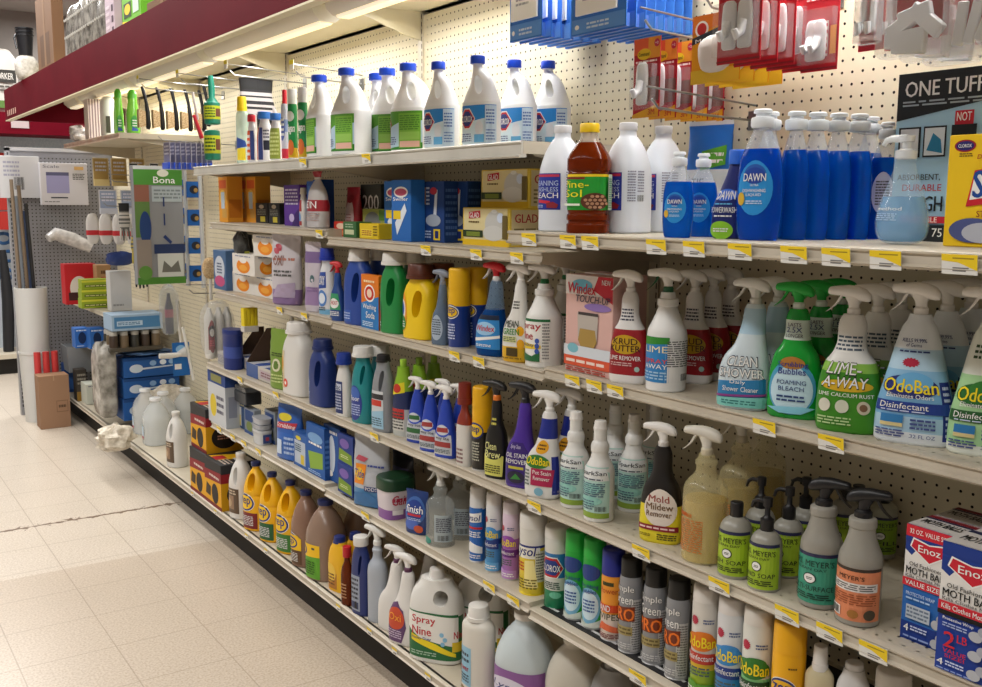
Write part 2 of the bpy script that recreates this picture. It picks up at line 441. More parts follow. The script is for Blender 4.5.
def shelf(i, xf, zt, label, key, L_=1.219, y0=None, railmat=None, rh=.029):
    y0 = U[i] if y0 is None else y0
    r = tag(empty('store_shelf'), label, 'shelf'); r.location = (0, y0, zt)
    D_ = BP - .004 - xf - .01; nb = int(D_ / .0254) - 1
    h = holed(int(L_ / .0254) - 2, nb, .0254, .0254, .045, xf + .028, L_, D_ + xf, .0028, BEIGE, vert=False) if i < 2 and rh < .035 else MB().add([(xf + .01, 0, 0), (BP - .004, 0, 0), (BP - .004, L_, 0), (xf + .01, L_, 0)], [(0, 1, 2, 3)], BEIGE)
    if i < 2 and rh < .035:
        # the sheet starts behind the rail: drop what lies in front of it
        h.v = [(max(x, xf + .01), y, z) for x, y, z in h.v]
    h.add([(xf + .012, .002, -.012), (BP - .006, .002, -.012), (BP - .006, L_ - .002, -.012), (xf + .012, L_ - .002, -.012)], [(3, 2, 1, 0)], BEIGE)
    for yy in (0.0005, L_ - .0015): h.box(xf + .01, yy, -.03, BP - .004, yy + .001, -.0004, BEIGE)
    h.build('deck', r)
    prof = [(.02, .0005), (.006, .0005), (.001, -.002), (.001, -.005), (.006, -.008), (.004, -rh + .008), (-.003, -rh + .004), (.001, -rh), (.02, -rh + .002)]
    MB().rings([[(xf + x, .0015, z) for x, z in prof], [(xf + x, L_ - .0015, z) for x, z in prof]], railmat or BEIGE2).build('price_rail', r)
    for yy in (.02, L_ - .02):
        MB().rings([[(x, yy + d, z) for x, z in ((BP - .006, -.013), (BP - .006, -.09), (BP - .10, -.075), (xf + .06, -.035), (xf + .03, -.013))] for d in (-.0015, .0015)], BEIGE).build('bracket', r)
    for ty in TAGS.get(key, []):
        t = MB().box(-.0012, -.027, -.0165, 0, .027, .0125, P('e4e4e0', .5)); t.rings([[(x, y, z) for y, z in ((-.027, -.010), (.002, .001), (.027, .003), (.027, .0125), (-.027, .0125))] for x in (-.0011, -.0017)], P('f0d018', .5)); t.box(-.0020, -.022, .006, -.0017, .010, .008, P('a89018', .5))
        for k_ in range(2): t.box(-.0016, -.014 + .004 * k_, -.008 - .004 * k_, -.0012, .010, -.0062 - .004 * k_, P('777'))
        o = t.build('price_tag', r); o.location = (xf - .002, ty - y0, -.0155); o.rotation_euler = (0, math.radians(-6), 0)
    return r
shelf(0, 1.352, 1.462, 'deep tan shelf carrying the dish soaps and bleach gallons', 'DA')
shelf(0, 1.467, 1.125, 'tan shelf carrying the shower and disinfectant trigger sprays', 'S4A')
shelf(0, 1.42, .801, 'tan shelf carrying the lime and teal label soaps and moth ball boxes', 'S3A')
shelf(0, 1.43, .5075, 'tan shelf carrying the grey cans with black caps', 'S2A')
WRAIL = NOISY('pale_enamel_rail', 'bdbab0', 'cbc8be', 8, .4)
shelf(1, 1.39, 1.6725, 'pale shelf carrying the blue label bleach jugs', 'KB', railmat=WRAIL, rh=.040)
shelf(1, 1.456, 1.407, 'tan shelf carrying the yellow trash bag boxes and duster cartons', 'GB')
shelf(1, 1.467, 1.115, 'tan shelf carrying the green and yellow detergent jugs', 'S4B')
shelf(1, 1.42, .806, 'tan shelf carrying the blue and purple spray bottles', 'S3B')
shelf(1, 1.43, .52, 'tan shelf carrying the pod bags and clear sprays', 'S2B')
shelf(2, 1.39, 1.6725, 'pale shelf carrying the green label bleach jugs', 'KC', railmat=WRAIL, rh=.040)
shelf(2, 1.455, 1.432, 'tan shelf carrying the orange and purple softener boxes', 'GC')
shelf(2, 1.467, 1.125, 'tan shelf carrying the white and orange air freshener boxes', 'S4C')
shelf(2, 1.42, .806, 'tan shelf carrying the open display trays and the white jug', 'S3C')
shelf(2, 1.43, .532, 'tan shelf carrying the blue sheet cartons', 'S2C')
shelf(4, 1.385, 1.885, 'high pale shelf carrying the bright green bottles', 'KE', L_=1.4, railmat=NOISY('tag_strip', 'd8b8a8', 'e4d4c8', 12, .4))
shelf(4, 1.43, .845, 'tan shelf carrying the lime green cartons at the far corner', 'E1', L_=1.0, y0=6.27)
shelf(4, 1.43, .59, 'low tan shelf under the lime green cartons', 'E2', L_=1.0, y0=6.27)
# black pusher mat under the cans on the second shelf
m = MB().box(1.455, .72, .508, 1.80, 1.90, .510, P('1c1c1e', .6))
for k in range(21): m.box(1.47, .75 + k * .055, .510, 1.478, .785 + k * .055, .5103, P('c8c8c8'))
tag(m.build('pusher_mat'), 'black pusher mat with white dashes under the grey cans', 'mat')
# ------------------------------------------------------------------ canopy
MAR = NOISY('maroon_paint', '560414', '5e0818', 4, .6, spec=.06)
CREAM = NOISY('cream_enamel', 'd2c8a8', 'd8cfb2', 5, .5)
r = tag(empty('canopy'), 'maroon canopy with cream underside along the top of the shelving', 'canopy'); r.location = (1.1, 0, 2.035)
MB().box(-.012, -.6, 0, 0, 7.2, .19, MAR).build('fascia', r)
MB().box(-.012, -.6, -.006, .022, 7.2, 0, CREAM).build('bottom_flange', r)
MB().box(0, -.6, .155, .80, 7.2, .190, CREAM).build('soffit', r)
MB().box(0, 7.188, 0, .74, 7.2, .19, MAR).build('end_panel', r)
for k in range(5): MB().box(-.0135, 6.80 + .07 * k, .02, -.012, 6.825 + .07 * k, .055, P('c8a898')).build('slot', r)
for yy in U[1:]:
    MB().rings([[(x, yy + d, z) for x, z in ((.73, .155), (.73, .06), (.68, .07), (.50, .125), (.30, .148), (.30, .155))] for d in (-.006, .006)], CREAM).build('bracket', r)
for i in range(0, 6):
    y0 = U[i] + .05
    f = tag(empty('strip_light'), ['canopy strip light over the dish soaps, out of view', 'canopy strip light over the blue label bleach jugs', 'canopy strip light over the green label bleach jugs', 'canopy strip light over the hanging brushes', 'canopy strip light over the bright green bottles', 'canopy strip light at the far corner'][i], 'light', 'canopy strip lights'); f.location = (1.5, y0, 2.125)
    le = 1.12 if i < 5 else .33
    MB().rings([[(x, yy, z) for x, z in ((-.06, .062), (-.055, .03), (-.03, .008), (.03, .008), (.055, .03), (.06, .062))] for yy in (0, le)], P('dcd6c4', .4)).build('housing', f)
    MB().rings([[(x, yy, z) for x, z in ((-.028, .008), (-.02, 0), (.02, 0), (.028, .008))] for yy in (.02, le - .02)], EMI('fff1d0', 0.5)).build('diffuser', f)
# ------------------------------------------------------------------ bottle profiles: (height, half width, half depth, squareness, x shift)
PR = dict(
 clorox=[(0, .93, .93, 2.6), (.015, 1, 1, 2.8), (.05, 1, 1, 2.8), (.53, 1, 1, 2.8), (.56, .97, .95, 2.6), (.64, .88, .85, 2.3, .0), (.76, .70, .62, 2.1, .005), (.86, .50, .48, 2.1, -.04), (.92, .33, .36, 2, -.11), (.95, .26, .33, 2, -.14), (1, .25, .33, 2, -.14)],
 gallon=[(0, .93, .93, 2.5), (.015, 1, 1, 2.6), (.04, 1, 1, 2.6), (.55, 1, 1, 2.5), (.64, .97, .97, 2.3), (.74, .87, .87, 2), (.83, .70, .70, 2), (.90, .50, .50, 2), (.94, .37, .37, 2), (1, .35, .35, 2)],
 zepjug=[(0, .92, .92, 2.4), (.015, 1, 1, 2.5), (.05, 1, 1, 2.5), (.5, 1, 1, 2.4), (.55, .93, .93, 2.3), (.58, .97, .97, 2.3), (.66, .95, .95, 2.1), (.8, .74, .74, 2), (.9, .45, .45, 2), (.95, .28, .28, 2), (1, .26, .26, 2)],
 laundry=[(0, .93, .93, 2.8), (.02, 1, 1, 3), (.06, 1, 1, 3), (.5, 1, 1, 3), (.72, .97, .95, 2.8), (.85, .86, .85, 2.5), (.93, .66, .8, 2.2), (.97, .6, .78, 2), (1, .58, .76, 2)],
 slim=[(0, .93, .93, 2.6), (.02, 1, 1, 2.8), (.5, 1, 1, 2.6), (.68, .93, .95, 2.4), (.82, .76, .82, 2.2), (.92, .6, .7, 2), (1, .56, .66, 2)],
 round=[(0, .93, .93), (.015, 1, 1), (.04, 1, 1), (.64, 1, 1), (.70, .95, .95), (.76, .78, .78), (.80, .58, .58), (.84, .46, .46), (.90, .43, .43), (.905, .50, .50), (.94, .50, .50), (.95, .42, .42), (1, .34, .34)],
 roundbell=[(0, .93, .93), (.015, 1, 1), (.04, 1, 1), (.55, 1, 1), (.62, .95, .95), (.70, .76, .76), (.80, .56, .56), (.86, .47, .47), (.87, .53, .53), (.93, .52, .52), (.94, .40, .40), (1, .34, .34)],
 sparsan=[(0, .93, .93), (.015, 1, 1), (.04, 1, 1), (.50, 1, 1), (.56, .96, .96), (.62, .80, .80), (.68, .60, .60), (.745, .54, .54), (.75, .60, .60), (.80, .605, .605), (.845, .52, .52), (.86, .44, .44), (.90, .43, .43), (1, .43, .43)],
 odoban=[(0, .92, .92, 3), (.02, .99, 1, 3), (.10, 1, 1, 3), (.28, .97, 1, 2.8), (.45, .84, .97, 2.6), (.62, .70, .88, 2.4), (.78, .57, .76, 2.2), (.90, .44, .62, 2), (.95, .33, .54, 2), (1, .27, .48, 2)],
 curvy=[(0, .88, .92, 2.8), (.02, .96, 1, 2.8), (.12, 1, 1, 2.8), (.40, .95, 1, 2.6), (.58, .80, .95, 2.4), (.68, .55, .8, 2.2), (.78, .44, .66, 2.1), (.90, .44, .60, 2), (.95, .40, .54, 2), (1, .30, .48, 2)],
 slant=[(0, .85, .9, 2.8), (.02, .95, 1, 2.8), (.10, 1, 1, 2.8), (.36, .97, 1, 2.6), (.50, .84, .97, 2.4, .03), (.62, .60, .85, 2.3, .10), (.80, .46, .7, 2.1, .14), (.95, .40, .6, 2, .16), (1, .30, .5, 2, .16)],
 dawn=[(0, .78, .86, 2.4), (.015, .84, .95, 2.5), (.10, .93, 1, 2.5), (.30, 1, 1, 2.4), (.55, .98, .98, 2.4), (.70, .90, .92, 2.3), (.80, .74, .80, 2.2), (.90, .52, .62, 2), (.96, .40, .50, 2), (1, .38, .48, 2)],
 power=[(0, .80, .86, 2.4), (.02, .90, .95, 2.5), (.12, 1, 1, 2.5), (.40, .95, 1, 2.4), (.62, .72, .85, 2.3, .08), (.85, .52, .65, 2.1, .18), (1, .42, .52, 2, .22)],
 pinesol=[(0, .95, .95, 2.5), (.02, 1, 1, 2.5), (.09, 1, 1, 2.5), (.105, .93, .93, 2.4), (.12, .93, .93, 2.4), (.135, 1, 1, 2.5), (.18, .99, .99, 2.5), (.195, .93, .93, 2.5), (.22, .96, .96, 2.5), (.58, .96, .96, 2.5), (.60, .93, .93, 2.4), (.62, 1, 1, 2.5), (.72, 1, 1, 2.5), (.74, .98, .98, 2.3), (.86, .64, .64, 2), (.93, .42, .42, 2), (1, .40, .40, 2)],
 drop=[(0, .45, .45), (.015, .62, .62), (.06, .84, .84), (.15, .98, .98), (.25, 1, 1), (.38, .95, .95), (.55, .78, .78), (.75, .55, .55), (.90, .40, .40), (1, .35, .35)],
 soap=[(0, .90, .90), (.015, 1, 1), (.04, 1, 1), (.70, 1, 1), (.78, .97, .97), (.87, .84, .84), (.94, .60, .60), (.97, .40, .40), (1, .38, .38)],
 meyer=[(0, .90, .90), (.015, 1, 1), (.04, 1, 1), (.58, 1, 1), (.64, .97, .97), (.72, .80, .80), (.82, .64, .64), (.90, .58, .58), (.91, .64, .64), (.98, .62, .62), (1, .5, .5)],
 straight=[(0, .94, .94), (.015, 1, 1), (.05, 1, 1), (.88, 1, 1), (.93, .93, .93), (.97, .75, .75), (1, .6, .6)],
 oil=[(0, .92, .92, 2.4), (.02, 1, 1, 2.4), (.6, 1, 1, 2.4), (.75, .85, .85, 2.2), (.88, .5, .5, 2), (1, .4, .4, 2)],
)
def sprayer(root, z, s, head, trig, collar, d=-1, x=0.0, cr=0.0155):
    """pump head: collar, shroud with nozzle, trigger; d = -1 sprays to the left of the front"""
    c = MB(); n = 20
    prof = [(0, cr), (.002, cr * 1.04), (.016, cr * 1.04), (.018, cr * .92), (.021, cr * .8)]
    c.rings([[(x + r * s * math.cos(2 * PI * k / n), r * s * math.sin(2 * PI * k / n), z + zz * s) for k in range(n)] for zz, r in prof], P(collar))
    co = c.build('collar', root)
    h = MB(); zb = z + .019 * s
    h.rings([[(x + d * (ox + rx * math.cos(2 * PI * k / 14)) * s * 1.15, ry * 1.1 * s * math.sin(2 * PI * k / 14) * (d), zb + zz * s) for k in range(14)] for zz, rx, ry, ox in
             [(0, .011, .011, 0), (.012, .012, .010, .001), (.024, .016, .011, .003), (.036, .018, .012, .004)]], P(head))
    R = []
    for xx, zc, rz, ry in [(-.031, .026, .004, .005), (-.029, .027, .009, .009), (-.022, .031, .014, .012), (-.008, .036, .016, .0135), (.010, .040, .0145, .0135), (.028, .041, .0115, .012), (.042, .040, .0095, .010), (.046, .0395, .0085, .009), (.048, .039, .006, .007), (.0485, .039, .003, .003)]:
        R.append([(x + d * xx * s * 1.35, -ry * 1.15 * s * math.sin(2 * PI * k / 14) * d, zb + (zc * 1.06 + rz * 1.15 * math.cos(2 * PI * k / 14)) * s) for k in range(14)])
    h.rings(R, P(head)); ho = h.build('sprayer_head', root)
    t = MB(); R = []
    for xx, zz, a in [(.022, .034, .0045), (.026, .024, .0045), (.031, .012, .0042), (.038, .001, .004), (.047, -.009, .003), (.050, -.012, .002)]:
        R.append([(x + d * (xx * 1.35 + q * a * .9) * s, p * .008 * s * d, zb + zz * s - q * a * .4 * s) for p, q in ((-1, -1), (1, -1), (1, 1), (-1, 1))])
    t.rings(R, P(trig)); to = t.build('trigger', ho)
    return ho
def bottle(name, w, h, r=.6, prof='round', mat=None, color='e9e9e6', hb=.8, cap=None, lab=(), bands=(), spr=None, hole=None, pump=None, liq=None, ss=None, cr=.0155):
    root = empty(name); d = w * r; H = h * hb; q = PR[prof]
    keys = [(k[0] * H, k[1] * w / 2, k[2] * d / 2, k[3] if len(k) > 3 else 2.0, (k[4] if len(k) > 4 else 0) * w, 0.0) for k in q]
    L = Lf(keys, cuts=[z * H for b in bands for z in b[:2]])
    mat = mat or P(color)
    mb = MB(); mb.loft(L, mat, [(a * H, b * H, (P(c) if isinstance(c, str) else c)) for a, b, c in bands])
    body = mb.build('body', root)
    if hole:
        hs = hole if isinstance(hole, list) else [hole]
        for cx, cz, rx, rz, tl in hs: carve(body, holerings(cx * w, cz * H, rx * w, rz * H, tl, d))
    tx = keys[-1][4]; tr = keys[-1][1]
    if liq:
        hx, lv = liq
        kk = [(max(.004, k[0]), k[1] * .95, k[2] * .95, k[3], k[4], 0) for k in keys]
        LL = Lf([k for k in kk if k[0] < lv * H] + [(lv * H, *L.section(lv * H)[:2], 2.2, 0, 0)])
        for s_ in LL.sec[-2:]: s_[0] *= .95; s_[1] *= .95
        m2 = MB(); m2.loft(LL, FILM(hx, .5, .1)); m2.build('liquid', root)
    if cap:
        kind, cw, cc = cap; R = cw * w / 2; z0 = H - .004; z1 = h; m = MB(); n = 24
        cm = P(cc) if isinstance(cc, str) else cc
        def lathe(pr):
            m.rings([[(tx + rr * math.cos(2 * PI * k / n), rr * min(1, 1) * math.sin(2 * PI * k / n), zz) for k in range(n)] for zz, rr in pr], cm)
        t = z1 - z0
        if kind == 'screw': lathe([(z0, R * .97), (z0 + .001, R), (z1 - .003, R), (z1 - .0012, R * .98), (z1, R * .9)])
        elif kind == 'tall': lathe([(z0, R), (z0 + t * .25, R), (z0 + t * .27, R * .93), (z1 - .004, R * .86), (z1 - .001, R * .82), (z1, R * .74)])
        elif kind == 'flip': lathe([(z0, R * .9), (z0 + t * .12, R), (z0 + t * .45, R), (z0 + t * .55, R * .93), (z0 + t * .60, R * .62), (z0 + t * .74, R * .58), (z0 + t * .78, R * .80), (z1 - .002, R * .78), (z1, R * .66)])
        elif kind == 'disc': lathe([(z0, R * .98), (z0 + .001, R), (z1 - .003, R), (z1, R * .9)])
        m.build('cap', root)
    if spr: sprayer(root, H - .002, ss or (h - H) / .0765, spr[0], spr[1], spr[2], spr[3] if len(spr) > 3 else -1, tx, cr)
    if pump:
        cc, dr = pump; m = MB(); n = 16; t = h - H; R = tr * 1.02
        m.rings([[(rr * math.cos(2 * PI * k / n), rr * math.sin(2 * PI * k / n), H + zz * t) for k in range(n)] for zz, rr in [(-.08, R), (-.05, R * 1.08), (.30, R * 1.08), (.34, R * .8), (.42, R * .45), (.70, R * .42), (.71, R * .75), (.98, R * .8), (1, R * .6)]], P(cc) if isinstance(cc, str) else cc)
        po = m.build('pump', root)
        m = MB(); m.tube([(0, 0, H + .86 * t), (dr * R * 1.6, 0, H + .88 * t), (dr * R * 2.3, 0, H + .80 * t), (dr * R * 2.6, 0, H + .60 * t)], [R * .42, R * .38, R * .3, R * .24], P(cc) if isinstance(cc, str) else cc, 10); m.build('spout', po)
    for lb in lab:
        W, z0, z1, th, el = lb
        m = MB(); ink(m, L.mapper(W * w, z0 * H, z1 * H, math.radians(th)), el); m.build('label', root)
    return root
def can(name, w, h, color='888888', bands=(), cap=None, dome='c8c8c8', lab=(), capw=.92, caph=.2, rim='d0d0d0'):
    """aerosol can: body, shoulder, cap or bare nozzle"""
    root = empty(name); R = w / 2; n = 28; H = h * (1 - caph)
    L = Lf([(0, R * .97, R * .97), (.002, R, R), (H - .010, R, R), (H, R * .93, R * .93)], sub=1, cuts=[z * H for b in bands for z in b[:2]])
    m = MB(); m.loft(L, P(color, .3), [(a * H, b * H, P(c, .3)) for a, b, c in bands])
    m.rings([[(R * q * math.cos(2 * PI * k / n), R * q * math.sin(2 * PI * k / n), z) for k in range(n)] for z, q in [(0, 1.02), (.004, 1.02), (.0045, 1.0)]], P(rim, .3, .6), cap=False)
    m.build('body', root)
    c = MB(); z0 = H - .003
    if cap:
        q = capw
        c.rings([[(R * f * math.cos(2 * PI * k / n), R * f * math.sin(2 * PI * k / n), z) for k in range(n)] for z, f in [(z0, q), (h - .006, q * .97), (h - .002, q * .93), (h, q * .84)]], P(cap))
        c.build('cap', root)
    for lb in lab:
        W, a, b, th, el = lb
        m = MB(); ink(m, L.mapper(W * w, a * H, b * H, math.radians(th)), el); m.build('label', root)
    return root
def carton(name, W, D, H, color='d8d8d8', front=(), right=(), top=(), rough=.55, left=()):
    m = MB(); m.cbox(W, D, H, P(color, rough, 0, .3))
    mk = lambda c: P(c, rough, 0, .3)
    if front: ink(m, flatmap((-W / 2, -D / 2, 0), (1, 0, 0), (0, 0, 1), W, H), front, .0003, mk)
    if right: ink(m, flatmap((W / 2, -D / 2, 0), (0, 1, 0), (0, 0, 1), D, H), right, .0003, mk)
    if left: ink(m, flatmap((-W / 2, D / 2, 0), (0, -1, 0), (0, 0, 1), D, H), left, .0003, mk)
    if top: ink(m, flatmap((-W / 2, -D / 2, H), (1, 0, 0), (0, 1, 0), W, D), top, .0003, mk)
    return m.build(name)
def pouch(name, W, D, H, color='d8d8d8', bands=(), front=(), mat=None, crumple=.004, neck=None):
    """a stand-up bag, full below and flat at the top seal"""
    L = Lf([(0, .42 * W, .40 * D, 2.6), (.03 * H, .47 * W, .5 * D, 2.6), (.3 * H, .5 * W, .5 * D, 2.3), (.6 * H, .5 * W, .40 * D, 2.3), (.85 * H, .49 * W, .15 * D, 2.2), (.93 * H, .5 * W, .03 * D, 2.4), (H, .5 * W, .012 * D, 2.6)] if not neck else
           [(0, .42 * W, .40 * D, 2.6), (.03 * H, .48 * W, .5 * D, 2.6), (.4 * H, .5 * W, .5 * D, 2.3), (.65 * H, .42 * W, .40 * D, 2.1), (.82 * H, .2 * W, .2 * D, 2), (.87 * H, .12 * W, .12 * D, 2), (.93 * H, .2 * W, .12 * D, 2), (H, .26 * W, .10 * D, 2)], seg=36, cuts=[z * H for b in bands for z in b[:2]])
    m = MB(); m.loft(L, mat or P(color, .3), [(a * H, b * H, P(c, .3)) for a, b, c in bands])
    rr = random.Random(len(m.v) + int(W * 1e4))
    for i, v in enumerate(m.v):
        if v[2] > .02 * H:
            k = crumple * math.sin(v[0] * 90 + v[2] * 70) * math.sin(v[2] * 110 + v[0] * 40); m.v[i] = (v[0], v[1] + k * .5, v[2])
    if front:
        f0 = L.mapper(W * .96, .02 * H, .9 * H)
        def f(u, v, off):
            x, y, z = f0(u, v, off); k = crumple * math.sin(x * 90 + z * 70) * math.sin(z * 110 + x * 40); return (x, y + k * .5 - .0008, z)
        f.W = f0.W; f.H = f0.H; f.curved = True
        ink(m, f, front)
    return m.build(name)
# ------------------------------------------------------------------ products: name, builder, look
NAVY, BLUE, YEL, RED, GRN, WH, BK = '1b2a78', '1f5fd0', 'f5c816', 'c8202a', '1f8a3c', 'f2f2f0', '141414'
def tx(s, u0, v0, u1, v1, c=WH, b=.02, sh=0): return ('T', s, u0, v0, u1, v1, c, b, sh)
def bleachlab(base, top):
    return [('R', 0, 0, 1, 1, base), ('P', [(0, .55), (0, 1), (1, 1), (1, .72), (.45, .60)], top),
            ('P', [(.02, .66), (.20, .93), (.36, .93), (.52, .66), (.36, .40), (.20, .40)], WH), ('P', [(.04, .66), (.21, .90), (.35, .90), (.50, .66), (.35, .43), (.21, .43)], RED),
            ('P', [(.07, .66), (.22, .85), (.34, .85), (.47, .66), (.34, .48), (.22, .48)], NAVY), tx('CLOROX', .09, .58, .45, .74, WH, .03),
            ('E', .62, .42, .10, .18, 'dfe4ee'), ('L', .05, .08, .42, .30, '5a6a9a', 4), ('R', .5, .06, .74, .26, '62aee0'),
            ('R', .76, .02, .99, .98, 'c9def2'), ('L', .78, .5, .96, .9, '5a78b8', 5), ('L', .78, .1, .96, .4, '6a88c0', 4)]
def greenlab():
    return [('R', 0, 0, 1, 1, 'bcd8ee'), ('P', [(0, .45), (0, 1), (1, 1), (1, .75), (.5, .70)], '58a02c'), ('P', [(.0, 0), (1, 0), (1, .18), (.5, .08)], '2f8a2c'),
            ('P', [(.0, .66), (.10, .93), (.20, .93), (.32, .66), (.20, .40), (.10, .40)], RED), ('P', [(.02, .66), (.11, .87), (.19, .87), (.29, .66), (.19, .47), (.11, .47)], NAVY), tx('CLOROX', .03, .59, .28, .73, WH, .03),
            ('L', .05, .12, .45, .35, '5a6a9a', 4), ('R', .52, .04, .97, .94, '7cba3c'), ('L', .54, .5, .95, .9, '4a8a28', 7), ('R', .54, .25, .95, .46, '98cc5c'), ('R', .54, .06, .95, .22, 'e8b8a8')]
def odoban(c1, c2, foot):
    return [('E', .45, .62, .44, .13, NAVY if foot != 'green' else '1f6a2a'), ('E', .52, .68, .30, .10, c1), tx('OdoBan', .05, .55, .88, .70, 'f8e020', .035), tx('Eliminates Odors', .14, .49, .80, .54, WH, .01),
            ('R', 0, .33, 1, .45, c2), tx('Disinfectant', .08, .37, .72, .435, WH, .02), ('L', .1, .335, .7, .36, 'c8d4f0', 1),
            ('L', .05, .05, .45, .14, '3a4a8a', 3), ('R', .12, .17, .42, .30, '2a7ab8'), ('R', .12, .17, .42, .21, 'd8c890'), tx('32 FL OZ', .5, .06, .8, .10, '3a4a8a', .01), ('L', .5, .15, .8, .28, '3a4a8a', 3)]
def zep(lo):
    return [('R', 0, 0, 1, .46, lo), ('E', .5, .72, .42, .25, WH), ('E', .5, .72, .40, .235, '20307a'), ('E', .5, .72, .34, .19, YEL), tx('zep', .24, .60, .76, .84, '20307a', .05), ('L', .15, .08, .85, .36, 'd8d8d8', 6)]
def meyer(base, ink_, a, b):
    return [('R', 0, 0, 1, 1, base), ('R', 0, .93, 1, 1, '2a2a50'), tx("MRS. MEYER'S", .12, .74, .88, .86, ink_, .02), tx('CLEAN DAY', .24, .66, .76, .71, ink_, .01), ('E', .5, .5, .11, .11, ink_), ('E', .5, .5, .09, .09, WH), ('L', .45, .47, .55, .53, ink_, 2), tx(a, .12, .26, .88, .36, ink_, .02), ('L', .15, .08, .85, .21, ink_, 3)]
def sgreen():
    return [tx('Simple', .08, .80, .92, .92, '2c2c2c', .06), tx('Green', .1, .66, .9, .79, '2c2c2c', .06), tx('Simple', .09, .805, .91, .918, WH, .03), tx('Green', .11, .665, .89, .788, WH, .03), ('P', [(.05, .42), (.05, .60), (.95, .64), (.95, .44)], '7a3010'), tx('PRO', .07, .44, .93, .61, 'f07820', .05), ('R', .12, .24, .88, .36, 'a89860'), ('L', .15, .25, .85, .35, '6a5a30', 2), ('L', .1, .05, .9, .14, 'd8d8d8', 3)]
def kk():
    return [('E', .5, .66, .46, .22, 'c8a018'), tx('KRUD', .12, .66, .88, .80, '3a1010', .03), tx('KUTTER', .06, .50, .94, .64, '3a1010', .03), tx('LIME REMOVER', .06, .30, .94, .40, WH, .02), ('L', .1, .16, .7, .26, 'd8b0b0', 2), ('E', .84, .11, .07, .06, 'a8c8c0')]
def dawn():
    return [('E', .5, .5, .47, .5, '1d8fd8'), ('E', .5, .76, .30, .17, '1a56b0'), ('E', .5, .72, .28, .15, '0f3fa0'), tx('DAWN', .20, .62, .80, .76, WH, .03), tx('ULTRA', .4, .53, .62, .57, WH, .01), tx('DISHWASHING', .2, .42, .8, .48, WH, .01), tx('LIQUID', .3, .34, .7, .40, WH, .01), ('E', .16, .30, .10, .12, 'd8b030'), ('L', .3, .2, .75, .28, 'c8e0f8', 2)]
def lysolcan(sky, nm, lo):
    return [('R', .0, 0, 1, 1, sky), ('P', [(.05, .70), (.1, .86), (.95, .92), (.95, .74)], WH), tx('Lysol', .1, .72, .9, .87, NAVY, .03, .2), ('R', 0, .60, 1, .64, RED), ('P', [(0, .2), (.4, .36), (1, .26), (1, .14), (.4, .16)], WH), ('L', .1, .04, .9, .12, WH, 2), ('L', .1, .44, .9, .56, WH, 3)]
def ococan(m1, m2, lo, name='OdoBan'):
    return [('S', .33, .83, .14, .055, 'b02040'), ('L', .6, .80, .9, .86, '4a5a8a', 2), ('E', .5, .60, .5, .10, m1), ('E', .6, .65, .3, .07, m1), tx(name, .04, .54, .96, .66, 'f8e020', .035), ('R', 0, .36, 1, .48, m2), tx('Disinfectant', .1, .40, .9, .46, WH, .01), ('L', .1, .22, .8, .33, '566', 3), ('R', 0, 0, 1, .14, lo), ('E', .3, .10, .2, .07, lo), ('L', .1, .03, .9, .10, WH, 2)]
def seal409(c2):
    return [('R', 0, .0, 1, .62, 'c8ccd4'), ('E', .5, .74, .46, .2, '3858c8'), ('E', .5, .76, .42, .16, 'd0d4dc'), ('P', [(.12, .68), (.12, .82), (.88, .84), (.88, .70)], c2), tx('way lite', .12, .44, .9, .56, '223', .02), ('R', .06, .24, .94, .40, c2), ('L', .1, .05, .9, .18, '566', 3)]
PD = {}
def D(key, fn, name, **kw): PD[key] = (fn, name, kw)
D('cloroxg', bottle, 'bleach_jug', prof='clorox', r=.62, hb=.93, cap=('disc', .36, '1748c8'), color='f0f1f2', lab=[(1.15, .05, .50, -14, greenlab())], hole=(.075, .735, .10, .12, .45))
D('cloroxb', bottle, 'bleach_jug', prof='clorox', r=.62, hb=.93, cap=('disc', .36, '1748c8'), color='f0f1f2', lab=[(1.15, .05, .50, 4, bleachlab('d8ecf8', '1d86d8'))], hole=(.075, .735, .10, .12, .45))
def bleachl():
    return [('R', 0, 0, 1, 1, '1a2f9a'), ('R', .03, .90, .97, .97, 'c03050'), tx('CLEANING', .06, .66, .94, .80, 'b8c8e8', .02), tx('SPLASHLESS', .06, .50, .94, .62, 'b8c8e8', .01), tx('BLEACH', .06, .32, .94, .47, WH, .03), ('P', [(.3, .2), (.32, .28), (.72, .24), (.7, .16)], 'd02840'), ('P', [(.62, .05), (.6, .18), (.8, .22), (.95, .14), (.9, .04)], '8a2030'), ('L', .05, .05, .5, .14, 'b8c8e8', 2)]
D('bleach', bottle, 'bleach_jug', prof='gallon', r=1, hb=.945, cap=('screw', .40, 'e4e6ea'), color='dfe5ee', lab=[(.86, .22, .58, -20, bleachl()), (.4, .30, .6, 62, [('L', 0, 0, .45, 1, '889', 12), ('L', .55, .3, 1, 1, '889', 8), ('B', .55, .02, 1, .22)])])
D('pinesol', bottle, 'cleaner_bottle', prof='pinesol', r=.9, hb=.935, mat=LIQ('7a2a06', .35), bands=[(.885, 1, FILM('e8d8c8', .35))], cap=('disc', .46, 'f0c818'),
  lab=[(1.5, .23, .575, 0, [('R', 0, 0, 1, 1, '1f9a30'), ('R', 0, .93, 1, 1, 'f0d020'), ('R', .1, .86, .5, .92, '802018'), tx('Pine-', .12, .62, .56, .82, 'f4e820', .03), tx('Sol', .14, .36, .46, .57, 'f4e820', .03), ('E', .66, .24, .22, .24, '5a2c18')] +
        [('E', .52 + .07 * i + .03 * (j % 2), .08 + .1 * j, .028, .04, 'b88a68') for i in range(5) for j in range(4) if (i - 2) ** 2 + (j - 1.5) ** 2 < 5.5] + [('R', .12, .12, .44, .18, 'e8f0e0'), ('R', .86, 0, 1, 1, 'b8c8b0'), ('L', .87, .05, .99, .9, '486', 14)])])
